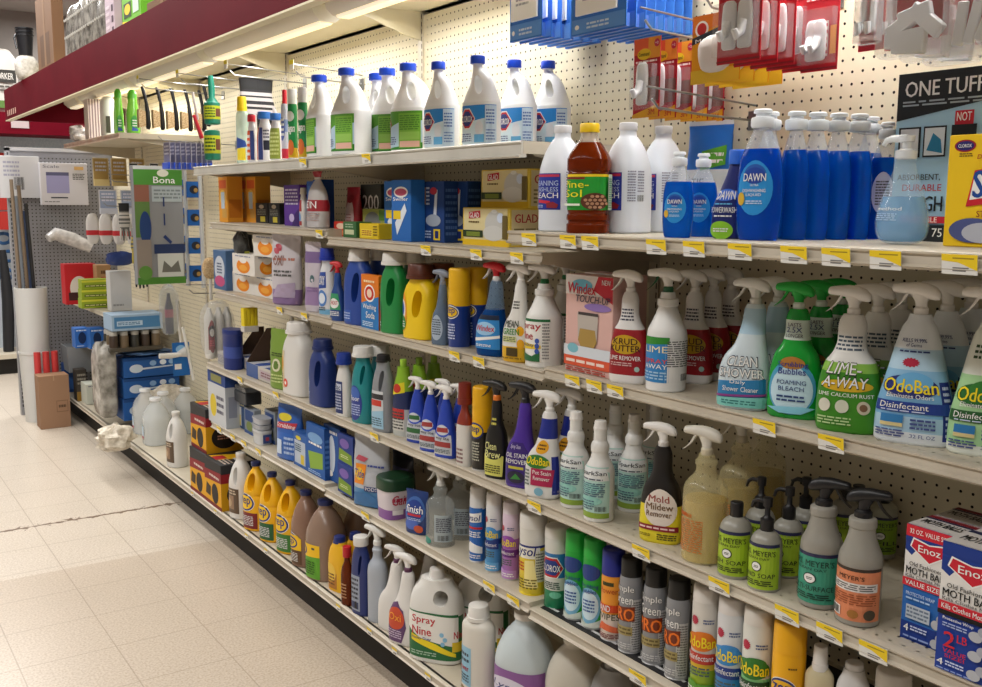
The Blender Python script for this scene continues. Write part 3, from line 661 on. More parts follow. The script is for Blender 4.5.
D('dawnsmall', bottle, 'dish_soap_bottle', prof='dawn', r=.55, hb=.86, mat=LIQ('0a6adc', .6, .08), bands=[(.76, 1, FILM('d8e4f0', .3))], cap=('flip', .50, 'e6ecf2'), lab=[(.78, .2, .62, 0, dawn())])
D('dawnbig', bottle, 'dish_soap_bottle', prof='dawn', r=.52, hb=.875, mat=LIQ('0a62dc', .62, .08), bands=[(.80, 1, FILM('d8e4f0', .3))], cap=('flip', .48, 'e6ecf2'), lab=[(.84, .22, .70, 0, dawn())])
D('dawnback', bottle, 'dish_soap_bottle', prof='dawn', r=.52, hb=.875, mat=LIQ('0a62dc', .62, .08), bands=[(.80, 1, FILM('d8e4f0', .3))], cap=('flip', .48, 'e6ecf2'), lab=[(.60, .25, .66, -40, [('E', .5, .5, .48, .5, 'c8cce8'), ('L', .2, .2, .8, .8, '445', 9)])])
D('dawnlabel', bottle, 'dish_soap_bottle', prof='dawn', r=.52, hb=.875, mat=LIQ('0a62dc', .62, .08), bands=[(.80, 1, FILM('d8e4f0', .3))], cap=('flip', .48, 'e6ecf2'), lab=[(.62, .25, .66, 0, [('E', .5, .5, .48, .5, 'c8cce8'), ('L', .2, .2, .8, .8, '445', 9)])])
D('whitedisp', bottle, 'cleaner_bottle', prof='laundry', r=.7, hb=.94, color='d4d4d4', cap=('screw', .5, 'd8d8d8'), hole=(.2, .72, .09, .14, -.2))
D('whiteroll', can, 'wipes_canister', color='d0ccc6', cap='d8d4ce', capw=1.0, caph=.12)
D('power', bottle, 'dish_spray_bottle', prof='power', r=.6, hb=.86, color='0c1f6c', cap=('screw', .5, '2f6fe0'), lab=[(.9, .05, .66, -6, [tx('DAWN', .12, .76, .9, .95, WH, .03), ('E', .5, .86, .46, .13, '2a68d8'), tx('DAWN', .14, .80, .88, .93, WH, .03), ('L', .15, .64, .8, .70, '68b8e8', 1), tx('POWERWASH', .04, .48, .96, .60, WH, .03), ('L', .2, .38, .8, .44, WH, 1), ('E', .45, .10, .40, .20, '8ac828'), ('L', .2, .06, .7, .16, WH, 2)])])
D('method', bottle, 'hand_soap_bottle', prof='drop', r=.75, hb=.80, mat=FILM('cfe4f4', .20, .06), liq=('6ab4e8', .55), pump=(FILM('eef2f6', .75, .2), -1), lab=[(1.0, .22, .48, 0, [tx('method', .16, .66, .7, .82, WH, .01), ('L', .16, .2, .62, .55, 'b8d0e8', 4)])])
# --- trigger sprays
def SP(h='eceae6', t=None, c=None, d=-1): return (h, t or h, c or h, d)
D('krud', bottle, 'spray_bottle', prof='curvy', r=.58, color='e4e2e0', bands=[(.10, .60, '9a1420')], spr=SP(), lab=[(.90, .12, .60, 0, kk()), (.36, .68, .84, 0, [('L', .05, .05, .95, .95, '445', 4)])])
D('limescale', bottle, 'spray_bottle', prof='roundbell', r=1, color='e6e6e4', spr=SP('e6e4e0', '1f5a3a', '1f5a3a'), lab=[(1.0, .10, .56, -44, [('R', 0, 0, 1, 1, '2a84c8'), ('P', [(0, .80), (0, 1), (1, 1), (1, .86)], '2f8a2c'), tx('LIME', .3, .66, .96, .80, 'f2e8c0', .02), tx('SPRAY', .3, .42, .96, .52, 'e05048', .03), tx('AWAY', .3, .30, .96, .40, WH, .03)] + [('L', .1, .05, .95, .25, 'a8d0ec', 3)]), (.75, .10, .55, 46, [('R', 0, 0, 1, 1, 'e2e2e0'), ('L', .05, .35, .95, .95, '555', 12), ('B', .55, .04, .95, .2)])])
D('spraynine', bottle, 'spray_bottle', prof='roundbell', r=1, color='e6e6e2', spr=SP('dedcd8', None, '1f7a44', -1), lab=[(1.25, .08, .60, -30, [('R', 0, 0, 1, 1, 'f0efea'), ('R', 0, .92, 1, .98, '1f6a3a'), tx('Spray', .16, .70, .80, .90, 'b02030', .04), tx('Nine', .16, .50, .62, .68, 'b02030', .04), ('P', [(.1, .26), (.1, .44), (.8, .38), (.8, .30)], 'e8c828'), tx('Heavy-Duty', .14, .32, .64, .41, '203080', .02), ('P', [(0, 0), (0, .26), (.6, .12), (.78, .24), (.78, 0)], '1f6a3a'), ('E', .72, .48, .05, .06, '3858b0'), ('E', .72, .36, .05, .06, '3858b0'), ('E', .72, .24, .05, .06, '3858b0'), ('L', .83, .05, .98, .9, '888', 12)])])
D('mean', bottle, 'spray_bottle', prof='slant', r=.6, color='e4e3de', bands=[(0, .2, 'e0b020')], spr=SP(), lab=[(.92, .03, .55, 0, [tx('MEAN', .1, .80, .8, .97, '2a3a2a', .03), tx('GREEN', .08, .62, .82, .77, '2f8a2c', .04), ('E', .86, .72, .14, .12, 'e8a818'), ('E', .86, .40, .14, .12, 'e8a818'), ('R', .1, .44, .7, .58, 'd8e098'), ('L', .12, .45, .68, .57, '444', 3), ('R', .3, .10, .75, .3, '4a3a10'), ('L', .05, .02, .9, .08, '806010', 1)]), (.4, .66, .80, 0, [('L', .2, .1, .8, .9, '333', 3)])])
D('windex', bottle, 'spray_bottle', prof='slant', r=.6, mat=LIQ('0c4c96', .3), bands=[(.62, 1, FILM('7898b8', .45))], spr=SP('d0202c', 'e4e2e0', 'e4e2e0'), lab=[(.9, .10, .55, 0, [('R', 0, 0, 1, 1, '2a88d0'), ('R', 0, .86, 1, 1, '10203c'), ('E', .45, .60, .42, .2, '9ccbee'), tx('Windex', .08, .52, .84, .70, 'd02030', .03, .1), ('P', [(0, .2), (0, .3), (1, .42), (1, .34)], WH), ('L', .1, .06, .7, .14, WH, 2)])])
D('zepspray', bottle, 'spray_bottle', prof='slant', r=.6, mat=LIQ('7488a0', .3), spr=SP('7e8694', '6a7080', '7e8694'), lab=[(.8, .08, .5, 0, [('E', .5, .5, .48, .5, 'a8b8c8'), ('L', .15, .2, .85, .85, '3a4a5a', 7)])])
D('shower', bottle, 'spray_bottle', prof='slant', r=.55, mat=P('cfdee6', .25), spr=SP('dcdcd8'), bands=[(.72, .96, 'a8c8dc')], lab=[(.98, .03, .56, 0, [('P', [(0, .12), (0, .44), (1, .52), (1, .20)], '2a80b8'), tx('CLEAN', .16, .72, .84, .92, '23304a', .07), tx('SHOWER', .04, .52, .96, .70, '23304a', .07), tx('CLEAN', .17, .735, .83, .905, WH, .02), tx('SHOWER', .05, .535, .95, .685, WH, .02), tx('Daily', .3, .40, .6, .48, WH, .01), tx('Shower Cleaner', .16, .28, .84, .37, WH, .01), ('P', [(0, .16), (0, .20), (1, .26), (1, .22)], '8a3a88'), ('P', [(0, 0), (0, .15), (1, .20), (1, 0)], '7ac8c0'), ('L', .15, .04, .8, .13, '2a7a78', 2)])])
D('bubbles', bottle, 'spray_bottle', prof='curvy', r=.55, mat=P('169a34', .2), spr=('16a83a', '16a83a', 'd8e0da', -1), bands=[(.72, .90, 'd4e4dc')], lab=[(.94, .04, .62, 0, [('E', .5, .44, .47, .44, '4aa0c8'), ('E', .5, .40, .41, .38, 'c4e2f0'), ('E', .5, .82, .28, .10, 'b07830'), tx('Scrubbing', .18, .74, .84, .84, '20308a', .03), tx('Bubbles', .22, .64, .78, .74, '20308a', .03), tx('FOAMING', .22, .48, .78, .55, '20407a', .02), tx('BLEACH', .26, .38, .74, .45, '20407a', .02), ('L', .24, .20, .76, .32, '20407a', 2), ('P', [(.05, .1), (.3, .02), (.7, .02), (.95, .12), (.7, .14), (.3, .12)], '8ad0e8')]), (.40, .73, .89, 0, [tx('LASTS', .15, .7, .75, .9, '223', .02), tx('2.5X', .1, .36, .8, .66, '20407a', .03), tx('LONGER', .1, .08, .85, .28, '223', .02)])])
D('limeaway', bottle, 'spray_bottle', prof='curvy', r=.55, color='e2e2de', spr=SP(), bands=[(0, .52, '3c8a1c'), (.52, .60, '8cc04c')], lab=[(.96, .03, .66, 0, [('E', .5, .60, .44, .08, 'd8b020'), tx('LIME-', .12, .74, .78, .92, '162a10', .06, .2), tx('A-WAY', .08, .56, .88, .73, '162a10', .06, .2), tx('LIME-', .13, .755, .77, .91, WH, .02, .2), tx('A-WAY', .09, .575, .87, .715, WH, .02, .2), tx('LIME CALCIUM RUST', .06, .45, .94, .50, WH, .02), ('E', .18, .32, .10, .09, 'd8d8c8'), ('E', .46, .32, .10, .09, 'd0d4c0'), ('E', .78, .32, .10, .09, 'c8c0a8'), ('E', .78, .32, .06, .05, '7a5a40'), ('L', .08, .06, .6, .18, 'b8d898', 3)]), (.5, .68, .84, 0, [('L', .1, .1, .9, .95, '456', 4)])])
D('odoblue', bottle, 'spray_bottle', prof='odoban', r=.5, color='dfe6ec', spr=SP(), bands=[(.10, .22, 'a8cce4'), (.22, .40, '7ab2dc'), (.40, .58, '8abce0'), (.58, .74, 'b4d4ea')], lab=[(.9, .02, .72, 0, odoban('6ab0e0', '1c3c90', 'blue')), (.5, .60, .84, 0, [('S', .42, .16, .2, .16, 'b02040'), tx("KILLS 99.99%", .1, .80, .8, .92, '223a7a', .02), tx('of Germs', .24, .66, .66, .77, '223a7a', .02), ('L', .1, .46, .85, .56, '223a7a', 1)]), (.16, .05, .5, 62, [('R', 0, 0, 1, 1, '1c2c80'), ('L', .2, .05, .8, .95, 'c8d0f0', 9)])])
D('odogreen', bottle, 'spray_bottle', prof='odoban', r=.5, color='e2e8de', spr=SP(), bands=[(.08, .60, 'a6d49c')], lab=[(.9, .02, .72, 0, odoban('2f7a2c', '1c5a28', 'green')), (.5, .60, .84, 0, [('L', .1, .46, .85, .96, '2a4a2a', 3)])])
D('ododog', bottle, 'spray_bottle', prof='slant', r=.6, color='e4e3e0', bands=[(.70, .93, '1c2c8c')], spr=SP(), lab=[(.94, .03, .70, 0, [('E', .5, .86, .30, .12, 'e8a820'), ('L', .3, .8, .7, .92, '5a3a10', 2), ('E', .42, .60, .42, .12, '2f7a2c'), tx('OdoBan', .06, .54, .84, .68, 'f8e020', .04), ('P', [(.28, .18), (.28, .48), (.96, .48), (.88, .18)], 'b01c50'), tx('Pet Stain', .34, .38, .86, .45, WH, .01), tx('Remover', .36, .28, .82, .35, WH, .01), ('E', .52, .08, .12, .07, '7ab0c8'), ('L', .04, .16, .24, .46, '566', 5)]), (.22, .06, .5, 62, [('R', 0, 0, 1, 1, '1c2c8c')])])
D('purple', bottle, 'spray_bottle', prof='slant', r=.6, color='4a2a9a', spr=('1a1a1e', '1a1a1e', '1a1a1e', -1), lab=[(.88, .04, .56, 0, [('P', [(0, 0), (0, .75), (.2, .97), (.8, .97), (1, .75), (1, 0)], '38207a'), tx('Spray Clean', .2, .80, .7, .92, 'd8d0f0', .02), tx('OIL STAIN', .06, .62, .94, .72, WH, .02), tx('REMOVER', .06, .48, .94, .58, WH, .02), ('R', .2, .36, .8, .42, 'c8c040'), ('E', .5, .18, .34, .14, '24203c'), ('P', [(.3, .12), (.5, .26), (.7, .14)], '3a8a3a')])])
D('awesome', bottle, 'spray_bottle', prof='curvy', r=.6, color='161616', spr=('1a1a1a', '1a1a1a', 'e07820', -1), lab=[(.9, .04, .56, 0, [('P', [(.05, 0), (0, .5), (.3, .62), (1, .5), (.95, 0)], 'd8d868'), ('E', .5, .60, .48, .20, '161616'), tx('Clean', .08, .64, .7, .82, 'f0f0a0', .02), tx('Brew', .12, .44, .86, .62, 'f0f0a0', .02), ('L', .12, .06, .85, .28, '444418', 4)]), (.5, .66, .80, 0, [('L', .3, .1, .7, .9, 'd8d060', 2)])])
D('formula', bottle, 'spray_bottle', prof='odoban', r=.55, color='2444b4', spr=SP(), lab=[(.84, .06, .62, 0, seal409('a03a3a'))])
D('formulag', bottle, 'spray_bottle', prof='odoban', r=.55, color='2444b4', spr=SP(), lab=[(.84, .06, .62, 0, seal409('2f6a3a'))])
D('sparsan', bottle, 'disinfectant_bottle', prof='sparsan', r=1, hb=.93, color='e6e6e2', cap=('tall', .47, 'eceae6'), lab=[(1.3, .05, .60, -8, [('R', 0, 0, 1, 1, 'b8dcd4'), ('P', [(0, 0), (0, .12), (1, .10), (1, 0)], '8aa83c'), ('P', [(.02, .74), (.06, .98), (.9, .98), (.98, .74)], 'e8ecec'), tx('SparkSan', .12, .82, .9, .93, '1f2a34', .02), ('L', .15, .74, .8, .79, '456', 1), ('E', .46, .58, .30, .10, '8fc8be'), ('L', .14, .42, .86, .70, '4a6a80', 7), ('E', .46, .34, .34, .09, '8fc8be'), ('L', .14, .16, .6, .36, '4a6a80', 4), ('B', .62, .14, .9, .24)])])
D('goof', bottle, 'spray_bottle', prof='curvy', r=.55, color='1a1614', bands=[(0, .40, 'e4d428')], spr=SP('eceae6', None, 'd8d4d0'), lab=[(.94, .02, .60, 0, [('E', .56, .62, .42, .34, 'e6ddd4'), tx('Mold', .24, .72, .8, .84, '9a3a30', .03), tx('Mildew', .2, .58, .88, .70, '6a4a20', .03), tx('Remover', .22, .46, .84, .56, '6a4a20', .03), ('R', 0, .20, 1, .30, '8a1828'), ('L', .05, .22, .9, .28, 'e8c8c8', 1), ('L', .5, .04, .95, .16, '444010', 3), ('L', .05, .08, .35, .14, '807010', 2)])])
D('amber', bottle, 'spray_bottle', prof='round', r=1, hb=.79, mat=FILM('e8dca8', .34, .12), liq=('d8b848', .58), spr=('d8d4c8', 'd8d4c8', 'c8c0a8', -1), lab=[(.86, .10, .52, -30, [('R', .0, .80, .55, .88, 'c86018'), tx('Concentrate', 0, .80, .7, .92, 'd06818', .03), ('L', 0, .02, 1, .76, 'c87028', 15)])])
D('meyerlime', bottle, 'dish_soap_bottle', prof='soap', r=1, hb=.83, mat=P('9c9a90', .3), cap=('screw', .40, '16161a'), lab=[(1.5, .06, .78, -10, meyer('a4c42c', '2a3410', 'DISH SOAP', ''))])
D('meyerpump', bottle, 'hand_soap_bottle', prof='soap', r=1, hb=.66, mat=P('9c9a90', .3), pump=('16161a', -1), lab=[(1.5, .05, .80, -14, meyer('a4c42c', '2a3410', 'HAND SOAP', ''))])
D('meyerteal', bottle, 'spray_bottle', prof='meyer', r=1, hb=.80, mat=P('9a978e', .3), spr=('141418', '141418', '141418', 1), ss=.70, cr=.021, lab=[(1.5, .06, .56, -14, meyer('3a9a80', '0f3a30', 'MULTI-SURFACE', ''))])
D('meyerorange', bottle, 'spray_bottle', prof='meyer', r=1, hb=.80, mat=P('9a978e', .3), spr=('141418', '141418', '141418', 1), ss=.70, cr=.021, lab=[(1.5, .06, .56, -14, [('R', 0, 0, 1, 1, 'e08a60'), ('R', 0, .94, 1, 1, '3a3028'), tx("MEYER'S", .3, .78, .7, .86, '4a2a18', .02), ('R', .08, .56, .92, .72, 'e4e0dc'), ('L', .12, .58, .88, .70, '555', 3), ('L', .1, .30, .9, .52, 'a85830', 5), ('R', .08, .06, .36, .24, 'e4e0dc'), ('B', .1, .08, .34, .22), ('E', .56, .14, .08, .08, 'a87030'), ('E', .80, .14, .09, .1, '4a4030')])])
D('meyerrefill', bottle, 'soap_refill_bottle', prof='straight', r=1, hb=.84, mat=P('a8a898', .35), cap=('screw', .44, '141418'), lab=[(1.6, .1, .78, 0, meyer('8ab02c', '20300c', 'REFILL', ''))])
D('clearspray', bottle, 'spray_bottle', prof='round', r=.8, hb=.76, mat=FILM('c8d0d0', .24, .06), spr=SP('d8dad8'), lab=[(.6, .10, .55, 50, [('R', 0, 0, 1, 1, 'a8b4b8'), ('B', .2, .05, .8, .25), ('L', .1, .35, .9, .9, '445', 8)]), (.5, .03, .15, -30, [('E', .5, .5, .5, .5, '2a8a7a')])])
D('greyspray', bottle, 'spray_bottle', prof='round', r=.9, mat=P('a9b0ba', .3), spr=SP('dcdcd8'))
D('purplecollar', bottle, 'spray_bottle', prof='slant', r=.55, color='dedcd8', spr=('e4e2de', 'e4e2de', '58284c', -1), hb=.80)
D('purplelabel', bottle, 'spray_bottle', prof='slant', r=.55, color='dedcd8', spr=('e4e2de', 'e4e2de', '58284c', -1), hb=.80, lab=[(.84, .04, .60, -12, [('P', [(0, 0), (0, .9), (.4, 1), (.9, .8), (1, .4), (.8, 0)], '5a3a68'), ('E', .5, .58, .44, .28, 'c84828'), tx('Oxi', .2, .52, .8, .70, 'f0a030', .03), ('L', .1, .08, .8, .3, 'c8b8d0', 4)])])
# --- cans
D('zepcan', can, 'aerosol_can', color='12388c', bands=[(.70, 1, 'e8b410')], cap='e8b410', capw=1.0, caph=.24, lab=[(1.3, .06, .96, -10, [('E', .5, .60, .36, .14, '12388c'), ('E', .5, .60, .34, .125, 'e8e4d8'), ('E', .5, .60, .31, .105, '20307a'), ('E', .5, .60, .28, .085, YEL), tx('zep', .30, .545, .70, .665, '20307a', .05), ('L', .2, .1, .7, .4, 'c8d4f0', 6)])])
D('zepblack', can, 'aerosol_can', color='1c1a16', bands=[(.60, 1, 'eab010')], cap='eab010', capw=1.0, caph=.22, lab=[(1.3, .06, .96, -10, [('E', .5, .62, .36, .14, '20307a'), ('E', .5, .62, .31, .11, 'f0c818'), tx('zep', .30, .56, .70, .68, '20307a', .05), ('L', .2, .1, .7, .44, 'b8b8a8', 7)])])
D('zepyellow', can, 'aerosol_can', color='f0b010', cap='f0b010', capw=1.0, caph=.22, lab=[(1.25, .02, .9, -6, [('E', .46, .66, .38, .16, WH), ('E', .46, .66, .37, .15, '20307a'), ('E', .46, .66, .33, .125, 'f0b818'), tx('zep', .22, .58, .70, .74, '20307a', .05), ('L', .6, .92, .8, .96, '6a4a10', 1), ('R', 0, 0, 1, .2, 'a8a8a8')])])
D('lysolblue', can, 'aerosol_can', color='1f62b4', bands=[(.82, 1, 'dcdcdc')], cap='dcdad8', capw=.98, caph=.13, lab=[(1.3, .03, .84, -8, lysolcan('2368bc', '', ''))])
D('odocanblue', can, 'aerosol_can', color='4a98d0', bands=[(.62, 1, 'dcdee0'), (.42, .50, '24408c')], cap='dcdad8', capw=.98, caph=.13, lab=[(1.3, .03, .92, -8, ococan('4a98d8', '24408c', '68b0e0'))])
D('odocanlav', can, 'aerosol_can', color='b478c4', bands=[(.62, 1, 'dcc8dc'), (.38, .46, '6a2a88')], cap='dcd4dc', capw=.98, caph=.13, lab=[(1.3, .03, .92, -8, ococan('9a50b8', '6a2a88', 'c898d8'))])
D('bubcan', can, 'aerosol_can', color='24a83c', bands=[(0, .12, 'c8d8cc')], cap='26b040', capw=1.0, caph=.2, lab=[(1.4, .02, .95, -4, [('E', .5, .34, .4, .27, '78b8dc'), ('E', .5, .34, .32, .21, 'd0e8f4'), ('E', .5, .84, .36, .12, '1f3f8a'), tx('Scrubbing', .2, .60, .8, .67, '20308a', .03), tx('Bubbles', .26, .53, .74, .59, '20308a', .03), ('L', .3, .24, .7, .44, '3a60a0', 4), ('P', [(0, .02), (0, .14), (.4, .06), (1, .16), (1, .02)], 'dfe8e0')])])
D('orangecan', can, 'aerosol_can', color='f09c30', bands=[(0, .42, 'e8d8cc')], cap='1f2a8c', capw=1.0, caph=.26, lab=[(1.3, .02, .95, -6, [('R', .3, .88, .7, .94, '3a3a10'), tx('Power', .2, .76, .84, .85, 'c05818', .02), ('R', 0, .46, 1, .58, 'd84818'), tx('HAND', .1, .47, .6, .57, WH, .03), tx('WIPES', .1, .34, .9, .44, '442', .02), ('P', [(0, .1), (.3, .3), (1, .2), (1, .12), (.3, .18)], 'e06a40'), ('L', .1, .04, .9, .12, '844', 3)])])
D('simple', can, 'aerosol_can', color='8c8e92', bands=[(0, .3, '9ea0a4')], cap='161616', capw=.92, caph=.19, lab=[(1.25, .02, .98, -14, sgreen()), (.5, .04, .72, 62, [('R', 0, 0, 1, 1, 'c8c8c8'), ('L', .08, .03, .92, .97, '777', 20)])])
D('odocanred', can, 'aerosol_can', color='d8d4cc', bands=[(0, .30, '9ab82c'), (.30, .46, 'e8c030')], cap='dcd8d2', capw=.98, caph=.12, lab=[(1.3, .03, .96, -10, ococan('e07818', 'c03a28', '5a9a2c'))])
D('odocanblue2', can, 'aerosol_can', color='d8dadc', bands=[(0, .40, '3a8cd0')], cap='dcd8d4', capw=.98, caph=.12, lab=[(1.3, .03, .96, -10, ococan('3a8cd0', '203c8c', '58a8e0'))])
D('odocangreen', can, 'aerosol_can', color='dcdcd4', bands=[(0, .50, '8ad08a')], cap='dcd8d0', capw=.98, caph=.12, lab=[(1.3, .03, .96, -10, ococan('2f7a2c', '1c4a24', '6ac070'))])
D('starch', can, 'aerosol_can', color='1f8a4a', bands=[(0, .2, 'd8b020')], cap='e2e2e0', capw=.98, caph=.2, lab=[(1.2, .02, .95, 0, [tx('Niagara', .1, .45, .9, .65, WH, .03, .2), ('E', .5, .2, .3, .15, 'e07030'), ('E', .5, .8, .36, .1, WH)])])
D('redcapcan', can, 'aerosol_can', color='c8c8d8', bands=[(0, .2, 'c83048'), (.5, .72, '8898c8')], cap='d01c30', capw=.6, caph=.2, lab=[(1.1, .2, .9, -20, [('E', .5, .5, .4, .3, '5868b0'), ('L', .2, .3, .8, .8, WH, 4)])])
D('lysolwipe', can, 'wipes_canister', color='e8d030', bands=[(.74, 1, 'dedcd4'), (.70, .74, '24347c')], cap='e2e0da', capw=1.02, caph=.16, rim='e8d030', lab=[(1.2, .04, .86, -8, [('R', 0, .62, 1, .82, 'f0eede'), tx('Lysol', .12, .62, .88, .84, '20307a', .03, .2), ('P', [(.5, .1), (.52, .58), (.8, .6), (.95, .1)], 'f6e89a'), ('L', .08, .38, .5, .56, 'c03020', 3), ('L', .08, .06, .9, .26, '7a6a10', 4)]), (.4, .2, .66, 62, [('R', 0, 0, 1, 1, 'd8d8b8'), ('L', .1, .05, .9, .95, '665', 10)])])
D('cloroxwipe', can, 'wipes_canister', color='dcdcd6', bands=[(0, .26, '24845a'), (.80, .96, 'd8d8d2'), (.44, .78, '2a78b8')], cap='e0ded8', capw=1.02, caph=.12, rim='24845a', lab=[(1.2, .06, .84, -6, [('P', [(.02, .66), (.25, .86), (.75, .86), (.98, .66), (.75, .48), (.25, .48)], WH), ('P', [(.05, .66), (.26, .84), (.74, .84), (.95, .66), (.74, .50), (.26, .50)], RED), ('P', [(.12, .66), (.3, .80), (.7, .80), (.88, .66), (.7, .54), (.3, .54)], '1f3a8c'), tx('CLOROX', .16, .60, .86, .72, WH, .03), ('L', .15, .28, .85, .42, '3a5a50', 4), ('E', .7, .18, .2, .06, '6ac0a0')])])
# --- laundry and floor jugs
H1 = (.17, .58, .14, .23, -.12)
D('bluejug', bottle, 'detergent_jug', prof='laundry', r=.6, hb=.86, color='24479c', cap=('tall', .62, 'e2e0dc'), hole=H1, lab=[(.5, .05, .35, -20, [('R', 0, 0, 1, .6, '2a58b0'), ('L', .1, .1, .9, .5, 'b0c0e0', 3)])])
D('greenjug', bottle, 'detergent_jug', prof='laundry', r=.6, hb=.86, color='1d8a44', cap=('tall', .80, 'e6e4e0'), hole=(.14, .60, .18, .20, -.12), lab=[(.4, .05, .45, -62, [('R', 0, 0, 1, 1, '20703c'), ('E', .5, .5, .4, .3, 'a03028'), ('L', .1, .1, .9, .3, WH, 2)])])
D('yellowjug', bottle, 'detergent_jug', prof='laundry', r=.55, hb=.82, color='f2cc10', cap=('tall', .70, '5a2a18'), hole=(.15, .58, .15, .22, -.18), lab=[(.46, .10, .74, -48, [('E', .5, .5, .48, .5, 'f0a020'), ('E', .5, .58, .36, .26, WH), ('E', .5, .60, .26, .18, '2858b0'), ('E', .5, .24, .4, .2, '2a8a3a'), ('L', .2, .12, .8, .3, WH, 3)])])
D('oxybottle', bottle, 'stain_remover_bottle', prof='slim', r=.6, hb=.84, color='dcdee2', bands=[(0, .14, '78b4d8')], cap=('tall', .78, '1f38a8'), lab=[(.8, .08, .8, -6, [('P', [(.1, .56), (.1, .96), (.9, .98), (.9, .60)], '24489c'), tx('OXY', .2, .66, .8, .88, WH, .03), ('E', .5, .34, .42, .2, '4a80c8'), ('E', .5, .34, .3, .13, 'e0e8f4'), ('L', .2, .04, .8, .14, '245', 2)])])
D('redcapblue', bottle, 'stain_spray_bottle', prof='curvy', r=.6, hb=.8, color='24488c', spr=('c0202c', 'c0202c', 'c0202c', -1), lab=[(.86, .08, .6, 0, [('P', [(0, .3), (.1, .95), (.9, .95), (1, .3)], '3a9a6a'), ('E', .5, .56, .40, .2, WH), tx('SHOUT', .16, .5, .84, .66, 'c02030', .03), ('L', .1, .05, .9, .25, WH, 3)])])
D('whitejug', bottle, 'detergent_jug', prof='laundry', r=.6, hb=.86, color='dddcd8', cap=('tall', .62, 'e4e2de'), hole=None, lab=[(.6, .1, .7, -62, [('R', 0, 0, 1, 1, 'd8c89c'), ('E', .5, .66, .45, .26, 'e0a020'), ('E', .5, .66, .3, .18, 'c03020'), ('L', .1, .1, .9, .4, '664', 5)]), (.22, .12, .26, -8, [('E', .5, .5, .5, .5, 'e05038'), ('E', .5, .5, .2, .2, WH)])])
D('navyjug', bottle, 'detergent_jug', prof='laundry', r=.6, hb=.86, color='1c3478', cap=('tall', .60, '1a2c68'), hole=H1, lab=[(.5, .08, .6, -62, [('R', 0, 0, 1, 1, '3a5a98'), ('E', .5, .6, .4, .3, 'c8d0e0'), ('L', .1, .1, .9, .3, WH, 3)])])
D('bluecapwhite', bottle, 'cleaner_bottle', prof='slim', r=.6, hb=.84, color='dddcd8', cap=('tall', .84, '1c3a98'), lab=[(.74, .06, .66, -14, [('R', 0, 0, 1, 1, '22346c'), ('R', .1, .72, .9, .92, 'c8d0e0'), tx('Bac', .2, .74, .8, .9, '22346c', .03), ('L', .12, .1, .88, .64, 'b8c0d8', 6)])])
D('tealbottle', bottle, 'floor_cleaner_bottle', prof='slim', r=.6, hb=.88, color='17868c', cap=('tall', .82, 'e2e2de'), hole=(.2, .72, .08, .14, -.1), lab=[(.84, .04, .56, -14, [('E', .5, .5, .48, .5, '243a90'), ('E', .5, .76, .36, .2, '3a64b8'), tx('Floor', .16, .56, .84, .70, WH, .03), ('L', .14, .14, .86, .48, 'a8b8e0', 5)])])
D('greybottle', bottle, 'carpet_cleaner_bottle', prof='slim', r=.6, hb=.92, color='8a8e94', cap=('tall', .56, '1c1c20'), hole=(.14, .72, .10, .15, -.1), lab=[(.84, .05, .58, -10, [('R', 0, 0, 1, 1, 'd0d4d8'), ('R', 0, .78, 1, .92, '2a2a30'), ('R', .1, .60, .9, .76, 'c83828'), ('P', [(0, 0), (0, .4), (1, .5), (1, 0)], '9ac4dc'), ('L', .1, .06, .9, .3, '356', 4)])])
D('limecap', bottle, 'drain_bottle', prof='slim', r=.7, hb=.90, color='1c2c5c', bands=[(.66, 1, '8ab828'), (0, .40, 'c8ccc8')], cap=('screw', .3, '9cc83c'), lab=[(.95, .04, .86, -8, [('P', [(.0, .66), (.1, .84), (1, .92), (1, .74)], 'e0d020'), ('E', .5, .80, .3, .08, 'c03020'), ('R', .05, .26, .95, .44, 'c03030'), ('R', .05, .05, .95, .24, 'd8d8d0'), ('L', .1, .07, .9, .4, '444', 6)])])
D('redcapwhite', bottle, 'cleaner_bottle', prof='oil', r=.7, hb=.76, color='d6d4ce', bands=[(.66, .98, '8a3020')], cap=('tall', .8, '7a2418'), lab=[(.6, .04, .3, -8, [('L', 0, 0, 1, 1, '866', 4)])])
D('zepyj', bottle, 'floor_cleaner_jug', prof='zepjug', r=.9, hb=.95, color='eeb40c', cap=('screw', .36, '182458'), hole=(.08, .755, .15, .13, .15), lab=[(1.1, .04, .60, -14, [('R', 0, 0, 1, .44, '7a1c1c')] + zep('7a1c1c')[1:])])
D('zepyj2', bottle, 'floor_cleaner_jug', prof='zepjug', r=.9, hb=.95, color='eeb40c', cap=('screw', .36, '182458'), hole=(.08, .755, .15, .13, .15), lab=[(1.1, .04, .60, -14, zep('1c5a30'))])
D('zepyj3', bottle, 'floor_cleaner_jug', prof='zepjug', r=.9, hb=.95, color='eeb40c', cap=('screw', .36, '182458'), hole=(.08, .755, .15, .13, .15), lab=[(1.1, .04, .60, -14, zep('3a7a2c'))])
D('zepbrown', bottle, 'floor_cleaner_jug', prof='gallon', r=1, hb=.95, mat=P('8a6a58', .25), cap=('screw', .42, '182458'), lab=[(1.1, .04, .50, -36, [('R', 0, 0, 1, .46, '5a3a20')] + zep('6a4426')[1:] + [('P', [(.0, .44), (0, .8), (.16, .9), (.84, .9), (1, .8), (1, .44)], 'f0c010'), ('E', .5, .66, .36, .19, '20307a'), ('E', .5, .66, .31, .14, 'f0c818'), tx('zep', .28, .57, .72, .75, '20307a', .05)])])
